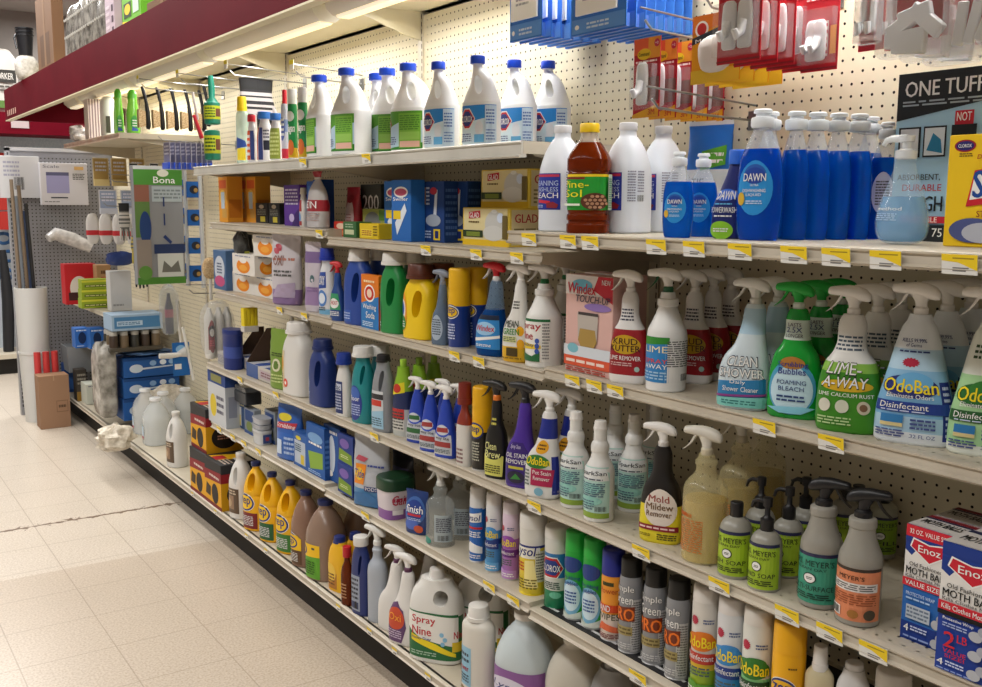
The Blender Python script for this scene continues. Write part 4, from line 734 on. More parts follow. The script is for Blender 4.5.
D('zepgreen', bottle, 'floor_cleaner_jug', prof='gallon', r=1, hb=.95, mat=P('8c7464', .25), cap=('screw', .42, '182458'), lab=[(1.1, .03, .50, -30, [('R', 0, 0, 1, .64, '5aa024'), ('P', [(0, .56), (0, .98), (1, .98), (1, .64)], 'f0c010'), ('E', .28, .78, .30, .18, '20307a'), ('E', .28, .78, .25, .14, 'f0c818'), tx('zep', .12, .70, .46, .86, '20307a', .05), ('R', .76, .84, .86, .90, '444'), ('L', .15, .1, .85, .5, '2a5a10', 6)])])
D('whitebrown', bottle, 'cleaner_jug', prof='gallon', r=.9, hb=.95, color='dcdad6', cap=('screw', .39, 'e0deda'), hole=(.14, .70, .10, .14, .15), lab=[(1.3, .10, .50, -30, [('R', 0, 0, 1, 1, '5a4634'), ('R', .2, .15, .8, .7, '94755a'), ('L', .1, .74, .9, .95, 'c8b8a0', 2), ('E', .5, .4, .2, .2, 'b89a78')])])
D('clearjug', bottle, 'distilled_water_jug', prof='gallon', r=.9, hb=.95, mat=FILM('e8ecec', .34, .15), cap=('screw', .39, 'e8eaec'), liq=('eef2f2', .62), lab=[(.56, .14, .42, -20, [('R', 0, 0, 1, 1, 'c4d8e8'), ('R', 0, 0, .35, 1, '3a78b8'), ('R', .0, 0, 1, .2, 'b05060')])])
D('spraynjug', bottle, 'cleaner_jug', prof='laundry', r=.55, hb=.90, color='e2e1dc', cap=('tall', .3, 'e6e4e0'), lab=[(1.0, .06, .62, 0, [('R', 0, 0, 1, 1, '1f6a3a'), ('P', [(0, .62), (.3, .42), (1, .3), (1, .94), (0, .98)], 'eceae4'), tx('Spray', .12, .72, .58, .92, 'c02030', .04), tx('Nine', .12, .50, .50, .68, 'c02030', .04), ('P', [(.1, .36), (.1, .50), (.6, .34), (.95, .16), (.95, .08), (.5, .22)], 'f0d818'), tx('Heavy-Duty', .12, .38, .5, .46, '203080', .02), ('E', .7, .56, .04, .05, '8ac0e0'), ('E', .76, .46, .04, .05, '8ac0e0'), ('E', .72, .36, .04, .05, '8ac0e0'), ('L', .1, .06, .6, .16, 'a8c8b0', 2)]), (.3, .06, .6, 66, [('R', 0, 0, 1, 1, '1f6a3a'), tx('Nine', .2, .5, .9, .66, 'c02030', .03), ('R', .1, .2, .9, .42, 'e8c828')])], hole=[(.16, .80, .13, .09, -.25)])
D('yellowbluecap', bottle, 'floor_polish_bottle', prof='laundry', r=.6, hb=.9, color='eab418', cap=('tall', .5, '1c2c70'), lab=[(.8, .06, .7, -20, [('R', 0, 0, 1, .5, 'b87828'), ('E', .5, .5, .44, .3, 'e8c048'), ('L', .15, .1, .85, .5, '6a4010', 4)])])
D('oil', bottle, 'furniture_oil_bottle', prof='oil', r=.7, hb=.84, mat=LIQ('6a2c10', .25), cap=('screw', .62, 'c01c28'), lab=[(.8, .1, .5, -10, [('L', .1, .1, .9, .9, 'b08058', 5)])])
D('bluewhitecap', bottle, 'cleaner_bottle', prof='laundry', r=.55, hb=.9, color='20306c', cap=('screw', .66, 'e2e0dc'), hole=(.18, .72, .08, .14, -.1), lab=[(.8, .06, .56, -16, [('R', 0, 0, 1, 1, '9aa4b4'), ('L', .1, .3, .9, .95, '223', 5), ('R', .1, .05, .9, .25, '2a3a60'), ('P', [(.6, .06), (.6, .24), (.75, .28), (.8, .06)], '15151a')])])
D('squeeze', bottle, 'cleaner_bottle', prof='straight', r=.7, hb=.86, color='d6d2c8', cap=('tall', .62, 'e0ded8'), lab=[(.7, .06, .66, -36, [('R', 0, 0, 1, 1, '8cbcd4'), ('L', .1, .66, .9, .9, '345', 2), tx('Shower', .1, .5, .9, .62, 'b02838', .03), ('L', .1, .26, .9, .44, '345', 3), ('R', .0, 0, 1, .2, 'd6d2c8'), ('E', .5, .10, .2, .06, '8a6a30')])])
D('lysoljug', bottle, 'cleaner_jug', prof='gallon', r=.9, hb=.95, mat=P('c2cdd0', .3), cap=('screw', .39, 'd8d4cc'), lab=[(1.4, .10, .54, -6, [('R', 0, 0, 1, 1, '8a5a9a'), ('E', .5, .6, .3, .22, 'd8d4e4'), tx('Lysol', .26, .52, .74, .70, '20307a', .03, .2), ('L', .2, .1, .8, .32, 'd8c8e0', 3)])])
D('creamjug', bottle, 'cleaner_jug', prof='gallon', r=.9, hb=.95, color='cfcabd', cap=('screw', .39, 'd4d0c6'))
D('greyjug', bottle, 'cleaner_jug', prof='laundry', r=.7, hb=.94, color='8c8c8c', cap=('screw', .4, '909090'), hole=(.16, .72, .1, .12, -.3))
D('lotion', bottle, 'lotion_bottle', prof='straight', r=.7, hb=.80, color='cfc4a0', cap=('tall', .56, 'e2e0dc'), lab=[(.7, .2, .7, -10, [('L', .1, .1, .9, .9, '8a8468', 6)])])
D('yellowcap', bottle, 'laundry_additive_bottle', prof='straight', r=.7, hb=.80, mat=FILM('cfe8dc', .6, .2), cap=('tall', .74, 'f0d018'), lab=[(1.0, .04, .80, 0, [('R', .2, .02, .9, .32, 'f0d830'), ('P', [(.1, .3), (.2, .6), (.9, .5), (1, .36)], '2a4a98')])])
D('redcapstripe', bottle, 'dye_bottle', prof='slim', r=.7, hb=.88, color='dcdce0', cap=('screw', .8, 'd02838'), lab=[(1.1, .06, .76, 0, [('R', .1, 0, .5, 1, 'd85828'), ('R', .52, 0, .9, 1, '2a4080'), ('L', .12, .1, .48, .9, WH, 4)])])
D('bluecapnavy', bottle, 'stain_bottle', prof='slim', r=.7, hb=.88, color='dcdce0', cap=('screw', .84, '2a70c8'), lab=[(1.1, .05, .78, 0, [('R', 0, 0, .22, 1, 'c05030'), ('R', .26, 0, .55, 1, '2a3a78'), ('R', .6, .3, .95, .6, '1c2030'), ('L', .6, .65, .95, .95, '556', 3)])])
D('bluecapolive', bottle, 'stain_bottle', prof='slim', r=.7, hb=.88, color='dcdce0', cap=('screw', .84, '2a70c8'), lab=[(1.0, .05, .78, 0, [('R', 0, 0, 1, 1, '8a9a38'), ('L', .1, .1, .9, .9, 'c8d088', 6)])])
D('blacktall', bottle, 'cleaner_bottle', prof='slim', r=.6, hb=.9, color='1c1c20', cap=('screw', .5, '1c1c20'), lab=[(.8, .1, .6, 0, [('R', 0, 0, 1, 1, '9ac040'), ('L', .1, .1, .9, .9, '222', 4)])])
D('greenwrap', bottle, 'cleaner_bottle', prof='slant', r=.55, hb=.88, mat=FILM('7ad048', .75, .2), cap=('tall', .4, '5ac028'), lab=[(.7, .05, .5, -10, [('E', .5, .5, .4, .45, '2a8a3a'), ('L', .2, .2, .8, .8, WH, 4)])])
D('whitesmall', bottle, 'fabric_bottle', prof='slim', r=.6, hb=.86, color='d8d4d0', cap=('tall', .6, 'd8d0c0'), lab=[(.9, .05, .8, -20, [('R', 0, .55, 1, 1, 'a82c30'), ('E', .5, .3, .36, .2, '6a9ad0'), ('R', 0, 0, 1, .16, 'a82c30')])])
# --- cartons, pouches
def swif(c1, c2): return [('E', .5, .80, .36, .09, WH), ('E', .5, .80, .30, .06, 'c05070'), ('P', [(.3, .1), (.2, .3), (.7, .62), (.8, .5)], 'dfe8f4'), tx('Swiffer', .12, .66, .88, .72, WH, .02), ('R', .12, .36, .5, .5, 'e8c820')]
def duster(): return [('R', .12, .62, .26, .9, 'e8a020'), ('L', .30, .60, .44, .92, 'c8d0e0', 5), ('P', [(.58, .40), (.66, .86), (.76, .86), (.70, .40)], 'c8d0dc'), ('E', .58, .36, .30, .10, '9aa4b4'), ('E', .60, .84, .14, .06, 'b03040'), ('R', .60, .04, .86, .22, 'e0c028'), ('R', .66, .07, .80, .19, '1a2a6a'), ('L', .1, .06, .5, .2, 'a8b8d8', 3)]
D('swiffer', carton, 'duster_carton', color='2468b8', front=swif(0, 0))
D('duster', carton, 'duster_carton', color='163a78', front=duster(), right=[('L', .1, .1, .9, .9, '4a6aa8', 8)])
def gladf(): return [('R', .0, 0, 1, .16, 'e4bc20'), ('E', .70, .56, .20, .36, 'c8c8c4'), ('E', .68, .34, .22, .2, 'd4d4d0'), ('E', .70, .90, .06, .05, 'e2e2de'), ('P', [(.15, .70), (.15, .88), (.40, .92), (.40, .74)], 'c02030'), tx('GLAD', .17, .73, .38, .87, WH, .03), ('L', .15, .58, .38, .66, '665020', 1), ('R', .02, .22, .46, .40, '2a3a1c'), ('R', .1, .24, .4, .36, '7a8a30'), ('E', .84, .74, .07, .13, 'd0dcf0'), ('R', .88, .2, .98, .8, '6a5a28')]
D('glad', carton, 'trash_bag_carton', color='e6c84c', front=[('R', .03, .16, .97, .97, 'e2d4a0')] + gladf(), right=[('R', .05, .05, .95, .95, 'd8c89c'), tx('GLAD', .12, .62, .6, .84, 'b02030', .04), ('B', .7, .6, .9, .86), ('L', .1, .1, .9, .5, '8a7a50', 4)])
D('orangebox', carton, 'dryer_sheet_carton', color='e09a30', front=[('R', .1, .74, .9, .92, 'd8602c'), ('E', .5, .55, .36, .16, 'e8c060'), ('R', .3, .3, .7, .66, 'b8c8d8'), ('R', .4, .1, .9, .3, 'd0a050')], right=[('R', .1, .1, .9, .5, 'c87820')])
D('darkpack', carton, 'sachet_carton', color='26282c', front=[('E', .5, .82, .2, .1, 'c8b8a0'), ('L', .15, .4, .85, .7, '9a9a90', 4), ('R', .4, .08, .8, .34, 'c8b840')])
D('tealbox', carton, 'cleaner_carton', color='12343c')
D('purplebox', carton, 'fabric_softener_carton', color='5a3390', front=[('L', .1, .5, .9, .92, 'd0c8e4', 5), ('P', [(.5, 0), (.7, .3), (1, .45), (1, 0)], '3a2068'), ('E', .5, .2, .16, .1, 'c8b8e0')])
D('bluebox', carton, 'laundry_carton', color='24509a', front=[('R', .2, .1, .8, .9, '3a6ab8')])
D('box2000', carton, 'cotton_swab_carton', color='3a3e3a', front=[tx('200', .12, .50, .9, .80, 'e0e0dc', .02), ('L', .2, .12, .85, .4, 'c8c8c4', 4)])
D('greenpad', carton, 'scrub_pad_pack', color='a0a850', front=[('E', .4, .5, .32, .4, '7a7e78'), ('R', .66, .6, .98, .96, '5a8a30'), ('P', [(0, 0), (0, .2), (1, .1), (1, 0)], 'd8d4a0')])
D('smallyellow', carton, 'scrub_pad_carton', color='e0c020', front=[('R', .1, .12, .7, .62, 'f0d840'), ('L', .14, .2, .66, .58, 'a02020', 3), ('L', .74, .2, .96, .9, '705c10', 4)])
D('smallred', carton, 'scrub_pad_carton', color='d03828', front=[('R', .15, .1, .85, .4, 'e89060'), ('E', .5, .7, .3, .2, 'e8c8b0')])
D('smallgreen', carton, 'scrub_pad_carton', color='3a6a3c', front=[('R', .15, .2, .85, .5, 'c8d0a8'), ('L', .2, .6, .8, .9, 'a8c0a0', 2)])
def airf(): return [('E', .5, .42, .30, .34, 'e88a1c'), ('E', .5, .70, .16, .14, 'f0ece4'), ('E', .5, .34, .18, .14, 'f0a840'), ('L', .15, .84, .85, .94, '8890a8', 1)]
D('airf', carton, 'air_freshener_carton', color='e2ded8', front=airf(), right=airf())
D('pinkblue', carton, 'wipes_carton', color='4a6a94', front=[('E', .5, .52, .40, .34, 'c8d0dc'), ('E', .5, .22, .4, .14, 'c05080'), ('L', .3, .4, .7, .7, '3a4a70', 4)])
D('armbox', carton, 'baking_soda_carton', color='e07a1c', front=[('P', [(0, 0), (0, .46), (1, .62), (1, 0)], '2a7ac0'), ('E', .5, .66, .30, .16, WH), ('E', .5, .66, .25, .13, 'c83020'), ('E', .5, .66, .14, .08, 'f0d8c0'), tx('Washing', .12, .34, .88, .46, WH, .03), tx('Soda', .3, .2, .8, .32, WH, .03), ('L', .1, .04, .7, .14, 'c8e0f4', 3), ('L', .2, .84, .8, .92, 'f8e0b0', 1)], right=[('P', [(0, 0), (0, .62), (1, .62), (1, 0)], 'b05a18'), ('L', .1, .1, .9, .9, 'a86020', 8)])
D('touchup', carton, 'cleaner_refill_pack', color='d8b0a8', front=[('R', 0, .80, 1, 1, 'dcd4d0'), ('P', [(.6, .86), (.7, 1), (1, 1), (1, .74)], 'c02838'), tx('NEW', .78, .92, .96, .97, WH, .02), ('E', .36, .90, .22, .06, '6ab0c8'), tx('Windex', .06, .81, .66, .92, 'c02030', .04, .1), tx('TOUCH-UP', .24, .73, .96, .80, '28304a', .03, .2), ('E', .70, .69, .28, .04, '8a70b0'), ('P', [(.30, .34), (.28, .62), (.72, .62), (.70, .34)], 'b8b0a8'), ('P', [(.30, .34), (.36, .28), (.64, .28), (.70, .34), (.66, .46), (.34, .46)], 'a88a48'), ('R', .3, .60, .72, .63, '443c3c'), ('R', 0, .07, 1, .17, 'd85838'), ('L', .05, .09, .9, .15, 'f4dcd0', 1), ('R', 0, .17, 1, .28, 'd4dce4'), ('E', .2, .25, .12, .05, '7ab8c8'), ('L', .05, .01, .9, .06, 'b03828', 2)])
def enoz(c1, c2, big): return [('R', 0, .66, 1, .88, '1c3a8c'), ('P', [(0, .58), (0, .78), (.14, .74), (.28, .82), (.5, .84), (.8, .80), (1, .72), (1, .52), (0, .52)], 'e8e6e2')] + ([('R', 0, .90, 1, 1, 'd02838'), tx('32 OZ. VALUE SIZE', .08, .93, .9, .97, WH, .02), ('R', 0, .86, 1, .90, '1c3a8c')] if not big else [('P', [(0, .9), (0, 1), (1, 1), (1, .9)], '1c3a8c')]) + [
    ('P', [(.10, .82), (.16, .90), (.5, .87), (.86, .90), (.92, .82), (.52, .70)], WH), ('P', [(.13, .82), (.18, .885), (.5, .86), (.84, .885), (.88, .82), (.52, .715)], 'cc2436'), tx('Enoz', .28, .79, .74, .85, WH, .04), tx('Old Fashioned', .12, .655, .8, .69, '222', .02), tx('MOTH BALLS', .06, .585, .98, .645, '151515', .05), tx('Kills Clothes Moths', .06, .555, .94, .58, '333', .01), ('R', 0, .475, 1, .545, 'd02838'), tx('VALUE SIZE!' if not big else 'Kills Clothes Moths', .06, .49, .8, .53, WH, .03)]
D('enoz', carton, 'moth_ball_carton', color=WH, front=[('R', 0, 0, 1, 1, '2a6ab8'), ('R', 0, 0, 1, .16, '1c3a8c')] + enoz(0, 0, 0) + [tx('PROTECTIVE WRAP', .1, .40, .7, .43, 'c8dcf4', .02), ('L', .1, .36, .6, .39, 'a8c8ec', 1), ('R', .12, .20, .62, .32, 'b8c4d0'), ('L', .14, .21, .6, .31, '6a7a90', 3), tx('4', .1, .09, .2, .15, WH, .04), ('L', .24, .1, .6, .15, 'c8d4f0', 2), ('L', .1, .03, .8, .06, '8aa0d8', 1)] + [('E', .76 + .1 * (i % 3), .06 + .055 * i, .09, .04, ('b4b8c0', 'a4a8b4', 'c0c4cc')[i % 3]) for i in range(6)],
  right=[('R', 0, 0, 1, 1, '1c3a8c'), ('R', 0, .5, 1, .9, 'd8d8d8')], top=[('R', 0, 0, 1, 1, 'd4d0cc'), tx('MOTH BALLS', .1, .3, .9, .6, '181818', .04), ('R', 0, .78, 1, .96, '7a1c28'), ('R', 0, .68, 1, .76, '24284a')])
D('enozbig', carton, 'moth_ball_carton', color=WH, front=[('R', 0, 0, 1, 1, '1f3f98')] + enoz(0, 0, 1) + [('R', 0, .44, 1, .475, '151515'), tx('Protective Wrap', .1, .40, .6, .43, WH, .02), ('L', .1, .35, .5, .39, 'a8b8e0', 2), tx('2', .14, .20, .32, .32, 'd02838', .05), tx('LB', .36, .26, .52, .32, 'd02838', .04), tx('VALUE', .14, .155, .52, .19, 'd02838', .04), tx('SIZE!', .18, .12, .5, .148, 'd02838', .04), tx('4', .06, .05, .16, .10, WH, .04), ('L', .2, .055, .5, .1, 'c8d4f0', 2), ('L', .06, .015, .7, .035, '8aa0d8', 1)] + [('E', .66 + .14 * (i % 3), .06 + .05 * i, .11, .04, ('b4b8c0', 'a4a8b4', 'c0c4cc')[i % 3]) for i in range(8)],
  right=[('R', 0, 0, 1, 1, '1c3a8c')], top=[('R', 0, 0, 1, 1, 'd4d0cc'), tx('MOTH BALLS', .1, .3, .9, .6, '181818', .04), ('R', 0, .80, 1, .96, '24284a')])
D('sos', carton, 'steel_wool_carton', color='ecc416', front=[('E', .20, .90, .13, .055, '9a1c24'), ('E', .20, .90, .11, .042, '26206a'), tx('CLOROX', .12, .885, .28, .915, WH, .03), ('L', .14, .80, .30, .84, '7a6010', 2), tx('DEDICATED TO', .36, .78, .98, .82, 'b02020', .02, .1), ('P', [(.26, .36), (.34, .68), (1, .76), (1, .44)], 'c8202c'), ('P', [(.30, .42), (.345, .64), (1, .70), (1, .50)], WH), tx('S.O.S', .34, .44, .99, .68, '1c4a98', .06), tx('STEEL WOOL', .40, .27, .99, .325, '8a2018', .03), tx('SOAP PADS', .5, .2, .98, .25, '8a2018', .03), ('E', .36, .15, .28, .11, '4a5488'), ('E', .48, .13, .24, .09, 'b4b8c4')], right=[('R', 0, 0, 1, 1, 'd0aa10')])
def tuff(): return [('R', 0, 0, 1, 1, 'a4ccE4'.lower()), ('P', [(0, .72), (0, 1), (1, 1), (1, .82)], '22262a'), tx('ONE TUFF', .08, .86, .86, .95, 'e4e4e2', .04), ('L', .06, .80, .9, .84, '98a4ac', 2), ('R', .60, .66, .78, .76, 'c82838'), tx('NOT', .62, .70, .76, .75, WH, .03), ('R', .04, .50, .27, .68, '1c2024'), ('R', .06, .51, .25, .67, 'd8dce0'), ('R', .30, .50, .53, .68, '1c2024'), ('R', .315, .51, .515, .67, 'dfe8ee'), ('P', [(.34, .54), (.40, .64), (.48, .60), (.50, .52)], '2a80a8'), ('R', .58, .50, .82, .68, '1c2024'), tx('ABSORBENT,', .06, .36, .5, .40, '1c2024', .03), tx('DURABLE', .12, .30, .52, .34, 'b02838', .03), tx('TOUGH', .06, .18, .54, .27, '1c2024', .05), ('R', .1, .11, .9, .15, 'c82838'), tx('DURABLE', .2, .115, .5, .145, WH, .03), ('R', 0, 0, 1, .10, '22262a'), tx('75', .46, .03, .56, .08, WH, .03)]
D('tuff', carton, 'shop_towel_carton', color='22262a', front=tuff(), left=[('R', 0, 0, 1, 1, '22262a')])
D('bagbrown', carton, 'container_carton', color='28468a', front=[('R', 0, 0, 1, .78, 'c8ccd0'), ('E', .3, .35, .18, .22, 'd8c030'), ('R', .2, .82, .8, .96, '8a8a50'), ('L', .5, .2, .9, .6, '667', 3)], right=[('R', 0, 0, 1, .78, 'b0b6be'), ('R', .2, .2, .8, .6, '8a90a0')])
D('navysmall', carton, 'sponge_carton', color='33507e', front=[('R', .1, .1, .6, .8, 'c8ccd0'), ('R', .3, .1, .5, .5, 'e0c838'), ('L', .1, .84, .9, .94, 'd8d8b0', 1)], right=[('R', .1, .1, .9, .8, '8a94a8')])
D('greypack', carton, 'sponge_carton', color='8a929c', front=[('R', .1, .5, .9, .92, '2f4a80'), ('E', .5, .3, .3, .2, '7a8a50'), ('R', .0, 0, 1, .12, '3a5a98')], right=[('R', .1, .1, .9, .8, 'a8aeb4')])
D('bluepouch', pouch, 'scrub_wipe_pouch', color='2a5cae', crumple=.003, bands=[(0, .5, '2862b8')], front=[('E', .4, .86, .3, .08, 'd8c830'), ('P', [(.05, .62), (.1, .74), (.95, .78), (.9, .66)], 'c03040'), tx('Scrubbing', .1, .63, .9, .74, WH, .02, .1), ('R', .15, .1, .4, .4, 'c8d8ec'), ('L', .5, .1, .9, .5, 'a8c0e4', 4)])
D('smallpatch', carton, 'wipe_carton', color='2d5fa8', front=[('R', .1, .1, .9, .78, 'b8c4d4'), ('E', .4, .86, .2, .06, 'd8c830'), ('R', .56, .12, .8, .4, 'd8c040'), ('L', .15, .45, .6, .7, '356', 4)])
D('bluegreen', carton, 'sheet_carton', color='1f5aa8', front=[('E', .5, .74, .4, .1, '7aa8dc'), ('P', [(.2, .1), (.1, .44), (.9, .5), (.9, .2)], '8ab040'), ('L', .15, .58, .85, .66, WH, 1), ('L', .1, .03, .8, .1, 'a8c8ec', 2)], right=[('R', 0, 0, 1, 1, '1a468a'), ('L', .1, .2, .9, .8, '4a78b8', 6)])
D('sheetblue', carton, 'sheet_carton', color='24549c', front=[('E', .5, .5, .2, .34, 'c8d4e4'), ('L', .15, .84, .85, .94, 'd8d8e0', 1), ('E', .35, .14, .2, .06, WH)], right=[('R', 0, 0, 1, 1, '1c3a7a')])
D('podpack', carton, 'dishwasher_tablet_carton', color='203a86', front=[('P', [(.05, .1), (.1, .5), (.9, .4), (.95, .06)], '7a9a30'), ('E', .45, .7, .3, .16, '7a60b0'), ('L', .2, .2, .7, .32, 'd8e0a8', 2)], right=[('R', 0, 0, 1, 1, '1a2c68')])
D('pods', pouch, 'laundry_pod_pouch', color='b6bac0', crumple=.004, bands=[(0, .26, '4a84b4')], front=[('P', [(.06, .34), (.12, .66), (.46, .66), (.4, .34)], 'e88a20'), ('E', .24, .50, .15, .10, 'f0c030'), tx('Tide', .10, .44, .40, .57, '2a3a9a', .03, .2), ('E', .66, .44, .22, .13, 'b8bcc4'), ('R', .42, .24, .96, .32, '26407c'), tx('PODS 81', .46, .255, .92, .31, WH, .02), ('L', .5, .62, .95, .68, '3a4a98', 1), ('P', [(.1, .72), (.2, .8), (.5, .76), (.4, .70)], 'c05060'), ('P', [(.0, .0), (.1, .2), (.5, .22), (.9, .12), (1, 0)], '3a70a4')])
D('finish', pouch, 'dishwasher_pod_pouch', color='1c3a78', crumple=.003, front=[('E', .5, .60, .48, .36, '3a64a8'), ('E', .5, .62, .40, .26, '1c3a8c'), tx('finish', .12, .54, .88, .74, WH, .04, .1), ('R', .2, .46, .8, .52, 'c02838'), ('E', .4, .24, .3, .14, '4a6ac0'), ('E', .7, .14, .2, .1, 'c05030'), ('L', .2, .34, .8, .42, 'b8c8e8', 2)])
D('oxibag', pouch, 'stain_powder_pouch', color='cbc6cc', crumple=.006, bands=[(0, .22, '8a6fa0')], front=[('E', .26, .86, .16, .08, 'b04050'), ('L', .1, .66, .9, .74, 'b07060', 1), tx('OXI', .14, .60, .5, .76, '8a5a50', .02), ('L', .14, .42, .8, .54, '555', 2), ('P', [(.1, .1), (.3, .3), (.9, .34), (.9, .1)], 'b0a0bc')])
D('lavbag', pouch, 'stain_powder_pouch', color='c4bcc6', crumple=.006, bands=[(.1, .36, '9a80ac'), (.70, .86, '7a6494')], front=[('E', .6, .52, .16, .06, '4a6a70'), ('L', .3, .3, .9, .4, '8a70a0', 2)])
D('redbag', pouch, 'ice_melt_bag', mat=FILM('d8d4d0', .65, .25), neck=1, crumple=.005, bands=[(.30, .50, '98202c'), (.90, 1, 'a01c28')], front=[tx('EIN', .2, .38, .8, .52, WH, .03), ('L', .1, .12, .9, .3, 'a08880', 4)])
D('redpouch', pouch, 'moisture_absorber_pouch', color='a82430', crumple=.003, front=[('E', .5, .42, .34, .38, 'd4c4c0'), ('E', .5, .84, .26, .10, '8a1c24'), ('L', .3, .3, .7, .5, 'b08078', 3), ('P', [(.1, .02), (.2, .16), (.9, .12), (.9, .02)], 'd8a898')])
D('armpouch', pouch, 'drain_powder_pouch', color='7a9a3c', crumple=.005, front=[('E', .5, .44, .24, .12, 'd8d8b8'), ('E', .5, .44, .15, .08, '5a7a2c'), ('L', .2, .6, .8, .68, '3a4a18', 2), ('L', .2, .1, .8, .28, 'c8d890', 3)])
D('blackpouch', pouch, 'laundry_pod_pouch', color='23232a', crumple=.003, front=[('R', .1, .70, .9, .8, '4a4a78'), ('L', .15, .3, .9, .6, '60606a', 4)])
D('tietowel', pouch, 'tie_bag_pouch', color='dce4ec', crumple=.004, bands=[(.56, .96, '2a78d8')], front=[tx('TWIST', .12, .34, .7, .42, '303840', .02), tx('TIE', .2, .44, .5, .52, '303840', .03), ('P', [(.4, .60), (.4, .80), (.95, .86), (.95, .66)], '5ab030'), ('L', .45, .66, .9, .80, WH, 2), ('L', .1, .06, .8, .3, 'a8b0b8', 4)])
D('bulbs', carton, 'kitchen_bag_carton', color='28282a', front=[('P', [(0, .0), (0, .52), (1, .60), (1, .06)], 'e0a410'), ('P', [(0, .52), (0, .74), (1, .82), (1, .60)], '8a1c24'), ('E', .62, .30, .2, .22, '241c18'), ('P', [(.05, .20), (.12, .46), (.38, .40), (.34, .18)], '3a2a18'), ('R', .0, 0, 1, .08, '7a1a20'), ('L', .3, .62, .9, .72, 'd8c8c0', 1)], right=[('P', [(0, .0), (0, .6), (1, .6), (1, 0)], 'c89410'), ('R', 0, .6, 1, .8, '8a1c24'), ('E', .5, .34, .36, .26, '201a18'), ('L', .3, .28, .7, .4, 'b88878', 2)], top=[('P', [(.05, .1), (.3, .9), (.7, .9), (.5, .1)], 'd8a818'), ('R', .2, .1, .5, .4, 'b02830'), ('R', .55, .5, .95, .9, 'c8c8c8'), ('L', .55, .1, .95, .4, 'c8b8a8', 3)])
D('towels', carton, 'mop_refill_carton', color='24599e', front=[('R', 0, .86, 1, 1, '1a427c'), ('E', .22, .45, .12, .22, 'c8d4e0'), ('P', [(.24, .36), (.24, .46), (.95, .52), (.95, .46)], 'c8d4e0'), ('E', .52, .68, .06, .14, '90b4dc'), ('E', .70, .70, .06, .14, 'e0e8f0'), ('E', .86, .70, .06, .14, '90b4dc')], right=[('R', 0, 0, 1, 1, '1d4a86')])
D('whitepack', carton, 'bulk_pack', color='9cb4cc', front=[('R', .05, .15, .95, .85, '4a80b0'), ('R', .1, .3, .6, .6, 'b8d0e4'), ('L', .12, .35, .55, .55, '3a6a9a', 2)], right=[('R', .05, .1, .95, .9, '7a98b4')])
D('cardbox', carton, 'cardboard_box', color='96745a', rough=.8, front=[('R', .55, .30, .93, .52, '7e5e46'), ('R', .57, .315, .91, .505, '96745a'), ('L', .62, .36, .86, .46, '55402e', 1), ('R', .48, .9, .52, 1, 'a8886a')])
D('greybox', carton, 'goods_carton', color='b4b2b0', front=[('L', .1, .2, .9, .8, '889', 5)])
D('whitecarton', carton, 'scale_carton', color='cdcbd0', front=[('R', .12, .28, .6, .78, '9a98c0'), ('R', .12, .70, .6, .78, '5a5a78'), ('R', .2, .16, .56, .19, '444450'), ('L', .68, .6, .94, .76, '555', 4), ('L', .06, .06, .4, .1, '777', 1), tx('Scale', .06, .88, .4, .95, '667', .01), ('R', .72, .84, .92, .92, 'd8b070')])
D('whitecard', carton, 'goods_carton', color='c2c2c4', front=[('L', .1, .5, .5, .9, '99a', 4), ('B', .35, .2, .6, .5)])
D('redbox', carton, 'gift_carton', color='b82028', front=[('E', .45, .4, .3, .3, 'd8d0c8'), ('R', .7, .2, .95, .6, '3a7a3c'), ('R', .1, .1, .4, .3, '402020')], top=[('R', 0, 0, 1, 1, 'a81c24')], right=[('R', 0, 0, 1, 1, '901820')])
D('greencarton', carton, 'bag_carton', color='8ea228', front=[('R', .1, .2, .9, .44, '4a5a18'), ('L', .14, .24, .86, .40, 'd8d890', 1), ('R', .0, .7, 1, .9, 'c8c83c')], right=[('L', .1, .2, .9, .8, '6a7a20', 3)])
D('kraft', carton, 'goods_carton', color='a8825c', rough=.75, front=[('R', .3, .3, .9, .7, 'b04038'), ('L', .3, .74, .9, .9, '6a4a30', 1)])
D('whiteplain', carton, 'goods_carton', color='c8c8c8', front=[('L', .1, .1, .6, .2, '999', 1)])
D('greenscale', carton, 'appliance_carton', color='c8ccc0', front=[('R', .3, .12, .62, .8, '4a4e54'), ('L', .1, .84, .9, .94, '778', 1)], right=[('R', 0, 0, 1, 1, '6a8a34'), ('E', .5, .5, .3, .2, '2a3020')])
D('bluepack', carton, 'filter_carton', color='2c62ac', front=[('E', .5, .5, .28, .3, '12264a'), ('L', .1, .82, .9, .94, 'c8d4e4', 1), ('L', .1, .06, .6, .14, 'c8d4e4', 1)])
D('overbrown', carton, 'cardboard_box', color='6e5038', rough=.8, front=[('R', .2, .1, .8, .5, '5a402c'), ('R', .45, 0, .55, 1, '7c5e44')])
D('overpink', carton, 'toy_carton', color='b8a4b0', front=[('R', .7, .1, .9, .25, '402838'), ('R', .7, .35, .9, .5, '402838'), ('R', .7, .6, .9, .75, '402838'), ('L', .1, .2, .5, .8, 'd8c8d0', 4)])
D('overgreen', carton, 'toy_carton', color='6ab02c', front=[('P', [(0, 0), (0, .3), (.5, .2), (1, .25), (1, 0)], 'e0c818'), ('R', .1, .35, .5, .8, '243a18'), ('E', .3, .6, .16, .16, 'e0c020'), ('R', .6, .4, .9, .9, 'c8e0d0')])
